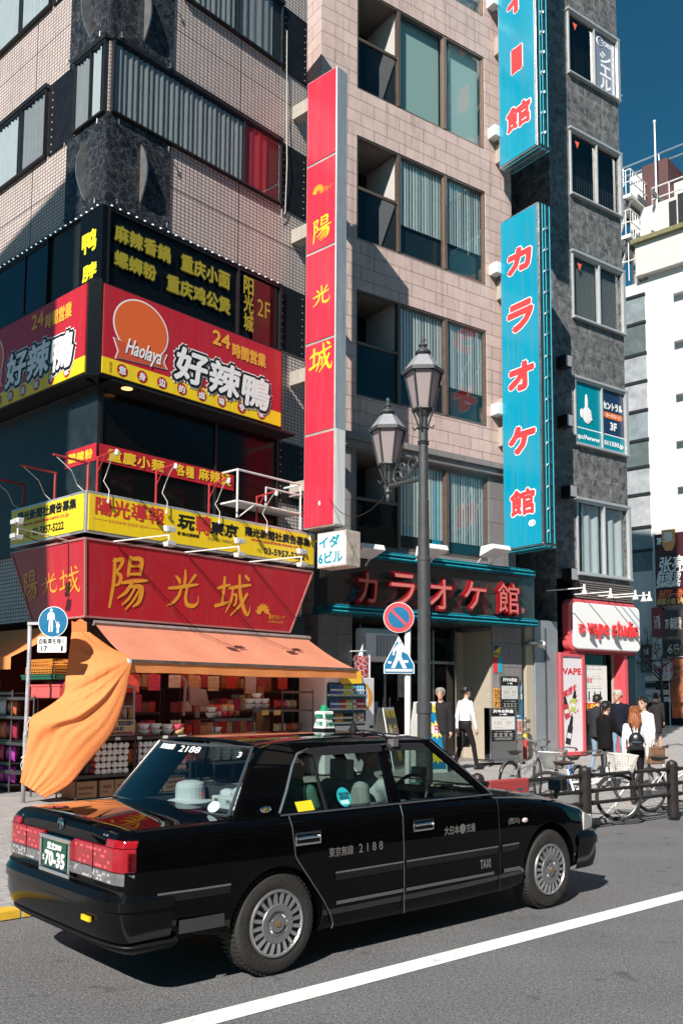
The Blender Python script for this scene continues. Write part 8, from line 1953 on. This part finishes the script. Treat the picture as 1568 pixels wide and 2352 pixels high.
def person(label, P, face, h=1.7, top=(.7, .7, .7), low=(.02, .02, .02), hair=HAIRB, hairstyle='short', stride=.18, arms=((.05, .1), (-.05, .1)), lean=0, skirt=False, female=False, shoe=(.015, .013, .012), bare=False, seated=False, jacket=False, head_yaw=0, group=None, sleeve=True, vox=.0115, reach=None):
    """face: heading in degrees from straight ahead of the camera, clockwise; the figure looks along local +x"""
    fr = Frame(P.x, P.y, face); s = h / 1.72
    J = lambda x, y, z: (x * s, y * s, z * s + P.z)
    tn = 'cloth_%02d_%02d_%02d' % tuple(int(c * 99) for c in top); ln = 'cloth_%02d_%02d_%02d' % tuple(int(c * 99) for c in low)
    mats = {'skin': SKIN, 'top': M(tn, top, .85, var=.12, vscale=9, bump=.4, bscale=11, spec=.12), 'low': M(ln, low, .85, var=.12, vscale=9, bump=.3, bscale=11, spec=.12), 'shoe': M('shoe_%02d' % int(shoe[0] * 99), shoe, .5)}
    W = .92 if female else 1.0
    caps, balls = [], []
    L_ = lean
    hz = .90 if not seated else .0
    lx = lambda z: L_ * (z - .9)
    if seated: hz = 0
    base = hz
    tz = lambda z: base + (z - .90)
    # torso
    lofts = []
    LR = lambda rows: [(lx(z) * s, 0, tz(z) * s + P.z, rx * s, ry * W * s) for z, rx, ry in rows]
    lofts.append((LR([(.84, .095, .150), (.90, .122, .168), (.96, .122, .168), (1.02, .110, .155)]), 'low'))
    if jacket: lofts.append((LR([(.80, .128, .178), (.86, .134, .182), (.96, .130, .176), (1.08, .122, .165), (1.20, .128, .178), (1.32, .122, .190), (1.40, .098, .185), (1.45, .070, .120), (1.475, .055, .07)]), 'top'))
    else: lofts.append((LR([(.985, .116, .160), (1.06, .106, .146), (1.16, .110, .152), (1.27, .118, .172), (1.36, .104, .180), (1.42, .078, .140), (1.46, .052, .075)]), 'top'))
    if skirt: lofts.append((LR([(.52, .135, .165), (.62, .140, .172), (.80, .142, .182), (.95, .118, .165)]), 'low'))
    nx = lx(1.45) + .01
    caps.append((J(nx, 0, tz(1.42)), J(nx + .02, 0, tz(1.52)), .055 * s, .050 * s, 'skin'))
    hc = V((nx + .035, 0, tz(1.625))); cyw, syw = cos(head_yaw), sin(head_yaw)
    H_ = lambda x, y, z: J(hc.x + x * cyw - y * syw, hc.y + x * syw + y * cyw, hc.z + z)
    balls += [(H_(-.005, 0, .015), (.095 * s, .075 * s, .105 * s), 'skin'), (H_(.028, 0, -.05), (.060 * s, .054 * s, .066 * s), 'skin'), (H_(.092, 0, -.018), (.016 * s, .012 * s, .022 * s), 'skin'), (H_(.05, 0, -.10), (.030 * s, .028 * s, .022 * s), 'skin'), (H_(-.005, .078, -.005), (.018 * s, .010 * s, .030 * s), 'skin'), (H_(-.005, -.078, -.005), (.018 * s, .010 * s, .030 * s), 'skin'), (H_(.083, 0, -.058), (.010 * s, .022 * s, .009 * s), 'skin'), (H_(.078, .030, .022), (.014 * s, .022 * s, .008 * s), 'skin'), (H_(.078, -.030, .022), (.014 * s, .022 * s, .008 * s), 'skin')]
    # arms: (forward swing, elbow bend) right first (y < 0)
    for sd_, (sw, bd) in zip((-1, 1), arms):
        sh = V((lx(1.38), sd_ * .178 * W, tz(1.385))); a = sw; el = sh + V((sin(a) * .28, sd_ * .045, -cos(a) * .28)); b = sw + bd; wr = el + V((sin(b) * .25, -sd_ * .005, -cos(b) * .25))
        if reach and reach[0] == sd_: wr = V(reach[1]); el = sh.lerp(wr, .5) + V((-.03, sd_ * .05, -.10))
        caps += [(J(*sh), J(*el), .058 * s * (1.15 if jacket else 1), .045 * s * (1.15 if jacket else 1), 'top'), (J(*el), J(*wr), .044 * s * (1.12 if jacket else 1), .031 * s * (1.2 if jacket else 1), 'top' if sleeve else 'skin')]
        d = (wr - el).normalized(); pm = wr + d * .05; sdv = V((0, 1, 0)).cross(d).normalized()
        caps.append((J(*(wr + d * .01)), J(*(wr + d * .075)), .026 * s, .030 * s, 'skin'))
        for f_, (o_, l_) in enumerate(((-.024, .070), (-.008, .082), (.008, .078), (.024, .060))):
            k0 = wr + d * .085 + sdv * o_; k1 = k0 + d * l_ * .55 + V((0, -sd_ * .012, 0)); k2 = k1 + d * l_ * .35 + V((0, -sd_ * .022, 0))
            caps += [(J(*k0), J(*k1), .0095 * s, .0088 * s, 'skin'), (J(*k1), J(*k2), .0088 * s, .0078 * s, 'skin')]
        t0 = wr + d * .03 + sdv * .022; t1 = t0 + d * .035 + sdv * .025; t2 = t1 + d * .03 + V((0, -sd_ * .008, 0)); caps += [(J(*t0), J(*t1), .012 * s, .0105 * s, 'skin'), (J(*t1), J(*t2), .010 * s, .0085 * s, 'skin')]
    # legs
    if not seated:
        for sd_, st in ((-1, stride), (1, -stride)):
            hp_ = V((lx(.9), sd_ * .085 * W, .90)); ft = V((st, sd_ * .075, .075)); kn = hp_.lerp(ft, .5) + V((.035 + .05 * (st < 0) * (stride != 0), 0, .02))
            lt = 'skin' if (bare or skirt) else 'low'
            caps += [(J(*hp_), J(*kn), .082 * s, .058 * s, 'low'), (J(*kn), J(*ft), .054 * s, (.034 if lt == 'skin' else .046) * s, lt)]
            tilt = .05 if st < 0 and stride else 0
            caps += [(J(ft.x - .045, ft.y, .045 + tilt), J(ft.x + .11, ft.y + sd_ * .01, .036), .040 * s, .032 * s, 'shoe'), (J(ft.x + .11, ft.y + sd_ * .01, .036), J(ft.x + .165, ft.y + sd_ * .012, .030), .032 * s, .022 * s, 'shoe')]
    else:
        for sd_ in (-1, 1): caps += [(J(0, sd_ * .1, .02), J(.36, sd_ * .11, .06), .085 * s, .065 * s, 'low'), (J(.36, sd_ * .11, .06), J(.42, sd_ * .11, -.20), .06 * s, .045 * s, 'low')]
    me = fuse(caps, balls, lofts, vox * s, mats, 'person')
    o = bpy.data.objects.new('person', me); COL.objects.link(o); me.transform(Matrix.Translation((0, 0, -P.z)))
    o.location = P; o.rotation_euler = (0, 0, fr.rz); o['label'] = label; o['category'] = 'person'
    if group: o['group'] = group
    OFF[o.name] = (0, 0, P.z)
    # hair
    mb = MB(); rr = random.Random(len(label))
    def cap_(u, v):                                                   # shell over the skull with a hairline at the brow
        a = 2 * pi * u; front = .5 + .5 * cos(a); lim = (1.15 + (1 - front) * 1.0) if hairstyle != 'bald' else 1.2
        t = v * lim; k = 1.0 + .05 * sin(a * 7 + t * 3) * .5 + .04 * rr.random()
        return H_(-.012 + .109 * k * sin(t) * cos(a), .089 * k * sin(t) * sin(a), .022 + .115 * k * cos(t))
    mb.grid(cap_, 28, 9, hair)
    for i in range(90):                                               # locks over the shell
        a = 2 * pi * rr.random(); fr_ = .5 + .5 * cos(a); t = rr.uniform(.1, 1.0 + (1 - fr_) * .8)
        x, y, z = -.012 + .113 * sin(t) * cos(a), .092 * sin(t) * sin(a), .022 + .119 * cos(t); dn = V((cos(a) * cos(t), sin(a) * cos(t), -sin(t)))
        p = V((x, y, z)); mb.tube([H_(*(p * .97)), H_(*(p + dn * .03)), H_(*(p * .985 + dn * .065))], [.007 * s, .007 * s, .002 * s], hair, 5)
    if hairstyle in ('long', 'bob'):
        ln_ = .30 if hairstyle == 'long' else .17
        for i in range(70):
            a = pi + rr.uniform(-1.75, 1.75); x, y = .095 * cos(a) - .015, .092 * sin(a); l = ln_ * rr.uniform(.8, 1.1); fl = rr.uniform(.9, 1.35)
            mb.tube([H_(x * .8, y * .8, .06), H_(x * 1.08, y * 1.08, -.04), H_(x * fl - .02, y * fl, -.04 - l * .6), H_(x * fl * 1.02 - .03, y * fl, -.05 - l)], [.016 * s, .018 * s, .015 * s, .004 * s], hair, 5)
    if hairstyle in ('pony', 'bun'):
        mb.ball(H_(-.10, 0, .04), (.035 * s, .035 * s, .035 * s), hair, 10, 8)
        if hairstyle == 'pony':
            for i in range(16): o1, o2 = rr.uniform(-.02, .02), rr.uniform(-.03, .03); mb.tube([H_(-.105, o1 * .4, .045), H_(-.155, o1, .01), H_(-.165, o2, -.15), H_(-.13 + o1, o2 * 1.2, -.36)], [.014 * s, .017 * s, .015 * s, .003 * s], hair, 5)
    part('hair', mb, o, smooth=True)
    mb = MB()                                                         # eyes and brows
    for sd_ in (-1, 1): mb.ball(H_(.0815, sd_ * .032, .002), (.008 * s, .013 * s, .006 * s), M('eye_dark', (.02, .015, .012), .2), 8, 6); mb.tube([H_(.090, sd_ * .018, .026), H_(.084, sd_ * .048, .026)], .004 * s, hair, 5)
    mb.tube([H_(.090, -.018, -.057), H_(.093, 0, -.056), H_(.090, .018, -.057)], .0035 * s, M('lips', (.40, .16, .13), .4), 5)
    part('face_features', mb, o, smooth=True)
    o['_h'] = 0; del o['_h']
    return o, J, H_, fr
NAVY = (.010, .011, .020); BLKC = (.008, .0075, .0075)
pw, J, H_, fr_ = person('man in white shirt and dark trousers walking past the price board', G(1068, 1768), 62, 1.78, (.74, .75, .77), (.018, .015, .017), stride=.24, arms=((.16, .12), (-.2, .2)), lean=.02)
mb = MB(); mb.tube([H_(.088, -.05, .0), H_(.0, -.082, .012)], .003, LINE_B, 4); mb.tube([H_(.098, -.045, -.012), H_(.102, -.025, -.012), H_(.102, -.02, .012), H_(.098, -.05, .012), H_(.098, -.045, -.012)], .003, LINE_B, 4); part('glasses', mb, pw)
mb = MB(); mb.lathe([(.132, .985), (.134, 1.0), (.132, 1.02)], BLK, n=20); mb.xform(lambda v: V((v.x, v.y * 1.27, v.z + G(1068, 1768).z))); part('belt', mb, pw)
sc_ = fr_.w(-.05, .35); bgm = MB(); bgm.box(-.02, .28, .20, .30, .62, .86, M('dark_bag', (.02, .018, .018), .5)); bgm.tube([(.05, .25, .86), (.09, .25, .93), (.17, .25, .93), (.21, .25, .86)], .012, BLK, 6)
single('briefcase', bgm.xform(lambda v: v), 'dark briefcase in the far hand of the man in the white shirt', 'bag', fr_, (.1, .25, .62), bev=.01)
person('grey-haired man in a dark coat standing at the karaoke doors', G(1013, 1772), 205, 1.72, (.022, .020, .022), (.03, .03, .035), hair=M('grey_hair', (.30, .28, .26), .5, var=.2), stride=.05, jacket=True, head_yaw=.25)
# the group by the vaping shop
person('youth in a navy hooded jacket and jeans facing the vaping shop', G(1372, 1775, .13), 55, 1.62, (.028, .027, .040), (.20, .26, .33), stride=.14, arms=((.1, .3), (.1, .4)), jacket=True)
person('woman with a long ponytail in a black leather jacket pushing a bicycle', G(1392, 1812, .10), 60, 1.52, BLKC, (.02, .02, .024), hairstyle='pony', stride=.12, female=True, jacket=True, arms=((.5, .5), (.1, .3)))
person('silver-haired man in a navy blazer facing the street', G(1422, 1762, .14), 215, 1.72, NAVY, (.16, .24, .34), hair=M('silver_hair', (.50, .48, .45), .5, var=.2), stride=.06, jacket=True, head_yaw=-.35)
pbk, J, H_, frb = person('woman with long copper hair in a white top and black trousers', G(1462, 1845, .08), 15, 1.47, (.74, .74, .75), (.012, .011, .012), hair=M('copper_hair', (.27, .085, .032), .40, var=.35, vscale=30), hairstyle='long', stride=.17, female=True, arms=((.12, .15), (-.12, .2)), shoe=(.28, .16, .08), lean=.06)
bk = thing('backpack', 'small black leather backpack on the copper-haired woman', 'backpack', frb, (-.18, 0, 1.0)); S_ = 1.47 / 1.72; zb = .08
mb = MB(); mb.ball((-.20 * S_, 0, 1.13 * S_ + zb), (.085 * S_, .135 * S_, .16 * S_), M('black_leather', (.014, .014, .014), .3, var=.3, bump=.2, bscale=20), 18, 14); mb.box(-.265 * S_, -.14 * S_, -.12 * S_, .12 * S_, .97 * S_ + zb, 1.10 * S_ + zb, M('black_leather', 0)); part('bag', mb, bk, bev=.02, smooth=True)
mb = MB()
for sd_ in (-1, 1): mb.tube([(-.17 * S_, sd_ * .05 * S_, 1.26 * S_ + zb), (-.09 * S_, sd_ * .09 * S_, 1.45 * S_ + zb), (.05 * S_, sd_ * .12 * S_, 1.43 * S_ + zb), (.13 * S_, sd_ * .14 * S_, 1.25 * S_ + zb), (.03, sd_ * .17 * S_, 1.05 * S_ + zb)], .011, M('black_leather', 0), 6)
mb.tube([(-.29 * S_, -.07, 1.12 * S_ + zb), (-.29 * S_, .07, 1.12 * S_ + zb)], .006, CHROME, 5); part('strap', mb, bk)
pj_, J, H_, frj = person('woman in a white puffer jacket and grey trousers beside the copper-haired woman', G(1484, 1812, .10), 250, 1.60, (.76, .74, .72), (.20, .21, .22), hairstyle='bun', stride=.10, female=True, jacket=True, head_yaw=.3)
hb_ = thing('handbag', 'brown checked handbag carried by the woman in the white puffer', 'handbag', frj, (.05, .32, .6)); mb = MB(); mb.box(-.12, .20, .25, .38, .56, .86, brickm('checked_leather', (.20, .10, .05), (.12, .06, .03), (.26, .15, .08), .05, .05, .004, 0)); part('bag', mb, hb_, bev=.02); mb = MB(); mb.tube([(-.04, .31, .86), (.0, .31, .98), (.09, .31, .98), (.13, .31, .86)], .010, M('tan_leather', (.30, .16, .08), .5), 6); part('handle', mb, hb_)
person('woman in a dark skirt suit walking away on the far pavement', G(1508, 1722, .15), 30, 1.70, (.030, .024, .025), (.026, .021, .022), hair=M('dark_brown_hair', (.035, .020, .016), .5, var=.3), hairstyle='bob', stride=.14, female=True, skirt=True, jacket=True, arms=((.1, .25), (-.1, .2)))
# inside the taxi
P = FT.w(.46, -.40, .60); person('passenger in a green shirt in the taxi rear seat', P, 48.7, 1.62, (.09, .20, .155), (.03, .03, .035), seated=True, arms=((.3, .8), (.3, .8)), head_yaw=.1)
P = FT.w(1.16, -.38, .60); person('driver in a pale shirt and white gloves behind the taxi wheel', P, 48.7, 1.62, (.50, .51, .52), (.02, .02, .02), hair=M('grey_hair', 0), seated=True, arms=((.7, .5), (.7, .5)))

# ================================================================ bicycles
def bicycle(label, P, ang, frame_m, seat_m, basket_m=None, steer=0, s=.92, guard=True, wheel_r=.33, front_only=False):
    fr = Frame(P.x, P.y, ang); t = thing('bicycle', label, 'bicycle', fr, (0, 0, P.z), 'bicycles behind the guard rail')
    t.location = P
    z = P.z; R_ = wheel_r * s; wb = 1.06 * s
    S = lambda x, y, zz: (x * s, y * s, z + zz * s)
    ca, sa = cos(steer), sin(steer)
    def ST(x, y, zz):                                                 # turned with the handlebar about the head tube
        x0 = .93; dx_ = x - x0; return S(x0 + dx_ * ca - y * sa, dx_ * sa + y * ca, zz)
    TY = M('bike_tyre', (.02, .019, .018), .8); SPK = M('spoke_steel', (.42, .42, .42), .3, .9)
    r0 = wheel_r
    for k, cx in enumerate((0, 1.06)):
        T_ = S if k == 0 else ST
        mb = MB(); mb.tube([T_(cx + r0 * cos(a), 0, r0 + r0 * sin(a)) for a in [i * pi / 20 for i in range(41)]], .024 * s, TY, 8, cap=False); w = part('wheel', mb, t)
        mb = MB(); mb.tube([T_(cx + (r0 - .028) * cos(a), 0, r0 + (r0 - .028) * sin(a)) for a in [i * pi / 20 for i in range(41)]], .006 * s, SPK, 6, cap=False); part('rim', mb, w)
        mb = MB()
        for i in range(28): a = i * 2 * pi / 28; mb.tube([T_(cx + .02 * cos(a + 1.2), .02 * (1 if i % 2 else -1), r0 + .02 * sin(a + 1.2)), T_(cx + (r0 - .03) * cos(a), 0, r0 + (r0 - .03) * sin(a))], .0015 * s, SPK, 4)
        mb.tube([T_(cx, -.05, r0), T_(cx, .05, r0)], .022 * s, SPK, 8); part('spoke', mb, w)
        if guard:
            mb = MB(); a0, a1 = (.5, 2.6) if k == 0 else (1.1, 2.5); n = 16; v = []
            for i in range(n + 1): a = a0 + (a1 - a0) * i / n; v += [T_(cx + (r0 + .035) * cos(a), -.028, r0 + (r0 + .035) * sin(a)), T_(cx + (r0 + .042) * cos(a), 0, r0 + (r0 + .042) * sin(a)), T_(cx + (r0 + .035) * cos(a), .028, r0 + (r0 + .035) * sin(a))]
            mb.add(v, [(3 * i + j, 3 * i + j + 1, 3 * i + j + 4, 3 * i + j + 3) for i in range(n) for j in (0, 1)], SPK); part('mudguard', mb, t)
    mb = MB(); bb = (.43, 0, .27); st = (.30, 0, .72); hd = (.88, 0, .80); hd0 = (.92, 0, .62)
    mb.tube([S(*bb), S(.45, 0, .42), S(.62, 0, .50), S(*hd0)], .022 * s, frame_m, 8); mb.tube([S(*bb), S(*st)], .019 * s, frame_m, 8); mb.tube([S(.36, 0, .52), S(.6, 0, .56), S(*hd0)], .016 * s, frame_m, 8); mb.tube([S(*hd), S(*hd0), ST(.935, 0, .58)], .024 * s, frame_m, 8)
    for y in (-.055, .055): mb.tube([S(.43, y * .5, .27), S(0, y, r0)], .011 * s, frame_m, 6); mb.tube([S(.33, y * .4, .62), S(0, y, r0)], .009 * s, frame_m, 6); mb.tube([ST(.935, y, .60), ST(.97, y, .50), ST(1.06, y, r0)], .013 * s, SPK, 6)
    part('frame', mb, t)
    mb = MB(); mb.tube([S(.30, 0, .70), S(.28, 0, .80)], .013 * s, SPK, 8)
    mb.add([S(*p) for p in ((.42, .02, .83), (.42, -.02, .83), (.24, -.07, .82), (.10, -.10, .84), (.10, .10, .84), (.24, .07, .82), (.40, 0, .80), (.22, 0, .765), (.12, -.06, .78), (.12, .06, .78), (.26, 0, .855))], [(0, 5, 10), (5, 4, 10), (4, 3, 10), (3, 2, 10), (2, 1, 10), (1, 0, 10), (0, 1, 6), (1, 2, 7, 6), (2, 3, 8, 7), (3, 4, 9, 8), (4, 5, 7, 9), (5, 0, 6, 7)], seat_m); part('saddle', mb, t, bev=.012 * s, recalc=True)
    mb = MB(); mb.tube([ST(.87, 0, .80), ST(.86, 0, .96)], .015 * s, SPK, 8); mb.tube([ST(.62, .27, .97), ST(.74, .28, 1.0), ST(.86, .16, 1.02), ST(.88, 0, .97), ST(.86, -.16, 1.02), ST(.74, -.28, 1.0), ST(.62, -.27, .97)], .012 * s, SPK, 8); part('handlebar', mb, t)
    mb = MB(); GRP = M('brown_grip', (.09, .04, .025), .6)
    for y in (-.275, .275): mb.tube([ST(.60, y, .968), ST(.72, y * 1.02, .995)], .018 * s, GRP, 8); mb.tube([ST(.74, y, .985), ST(.66, y * .96, .945)], .006 * s, SPK, 5)
    part('grip', mb, t)
    if basket_m:
        mb = MB(); b0, b1, w0, w1, zb, zt = .98, 1.24, .13, .19, .70, .98
        def wall(P0, P1, P2, P3, nu, nv):
            for i in range(nu + 1): a = V(P0).lerp(V(P1), i / nu); b = V(P3).lerp(V(P2), i / nu); mb.tube([ST(*a), ST(*b)], .0042 * s, basket_m, 4)
            for j in range(nv + 1): a = V(P0).lerp(V(P3), j / nv); b = V(P1).lerp(V(P2), j / nv); mb.tube([ST(*a), ST(*b)], .0042 * s, basket_m, 4)
        A0, B0, C0, D0 = (b0, -w0, zb), (b1, -w0, zb), (b1, w0, zb), (b0, w0, zb); A1, B1, C1, D1 = (b0 - .03, -w1, zt), (b1 + .07, -w1, zt - .02), (b1 + .07, w1, zt - .02), (b0 - .03, w1, zt)
        for q_ in ((A0, B0, B1, A1), (B0, C0, C1, B1), (C0, D0, D1, C1), (D0, A0, A1, D1), (A0, B0, C0, D0)): wall(*q_, 12, 10)
        mb.tube([ST(*A1), ST(*B1), ST(*C1), ST(*D1), ST(*A1)], .009 * s, basket_m, 6); part('basket', mb, t)
    mb = MB(); mb.lathe([(.0, -.05), (.09, -.05), (.095, -.045), (.0, -.044)], SPK, n=20, axis='y', c=(0, 0, 0)); mb.xform(lambda v: V(S(.43 + v.x, v.y - .0, .27 + v.z))); mb.tube([S(.43, -.06, .27), S(.52, -.07, .14)], .010 * s, SPK, 6); mb.tube([S(.43, .06, .27), S(.34, .07, .40)], .010 * s, SPK, 6); mb.box(*[c for p in zip(S(.47, -.15, .125), S(.57, -.07, .15)) for c in p], TY); mb.box(*[c for p in zip(S(.29, .07, .39), S(.39, .15, .415)) for c in p], TY)
    mb.add([S(.02, -.058, r0 + .05), S(.45, -.065, .34), S(.50, -.065, .25), S(.45, -.065, .19), S(.0, -.058, r0 - .05)], [(0, 1, 2, 3, 4)], SPK); part('chain_set', mb, t)
    mb = MB(); mb.tube([S(0, .09, r0), S(-.06, .16, .02)], .009 * s, SPK, 5); part('kick_stand', mb, t)
    return t
WHB = M('white_bike_frame', (.66, .62, .60), .3, var=.05); SADB = M('black_saddle', (.018, .017, .017), .5); SADBR = M('brown_saddle', (.05, .028, .022), .5)
BASK = M('white_basket_wire', (.62, .58, .54), .5); BASKG = M('grey_basket_wire', (.42, .42, .40), .3, .7)
# front wheel contact seen at (1420, 1884): the white bicycle points towards the camera side
P1 = G(1421, 1884, .075); A1_ = 117
f_ = Frame(0, 0, A1_); bicycle('white bicycle with a white wicker front basket and brown grips', P1 - f_.dx * 1.06 * .90, A1_, WHB, SADBR, BASK, .5, .90)
P2 = G(1270, 1868, .09); f_ = Frame(0, 0, 215); bicycle('blue bicycle with a grey wire basket nearest the taxi wing mirror', P2 - f_.dx * 1.06 * .90, 215, M('blue_bike_frame', (.0, .12, .42), .2, coat=.5), SADBR, BASKG, .2, .90)
P3 = G(1493, 1862, .08); f_ = Frame(0, 0, 62); bicycle('white sports bicycle with a black saddle behind the last guard post', P3, 62, WHB, SADB, None, .1, .92, guard=False)
P4 = G(1192, 1838, .10); bicycle('silver bicycle with a black saddle behind the red rail cover', P4 - Frame(0, 0, 40).dx * .3, 40, M('silver_bike_frame', (.5, .5, .5), .3, .6), SADB, None, .3, .92)
# ---- the rest of the street past the far shops
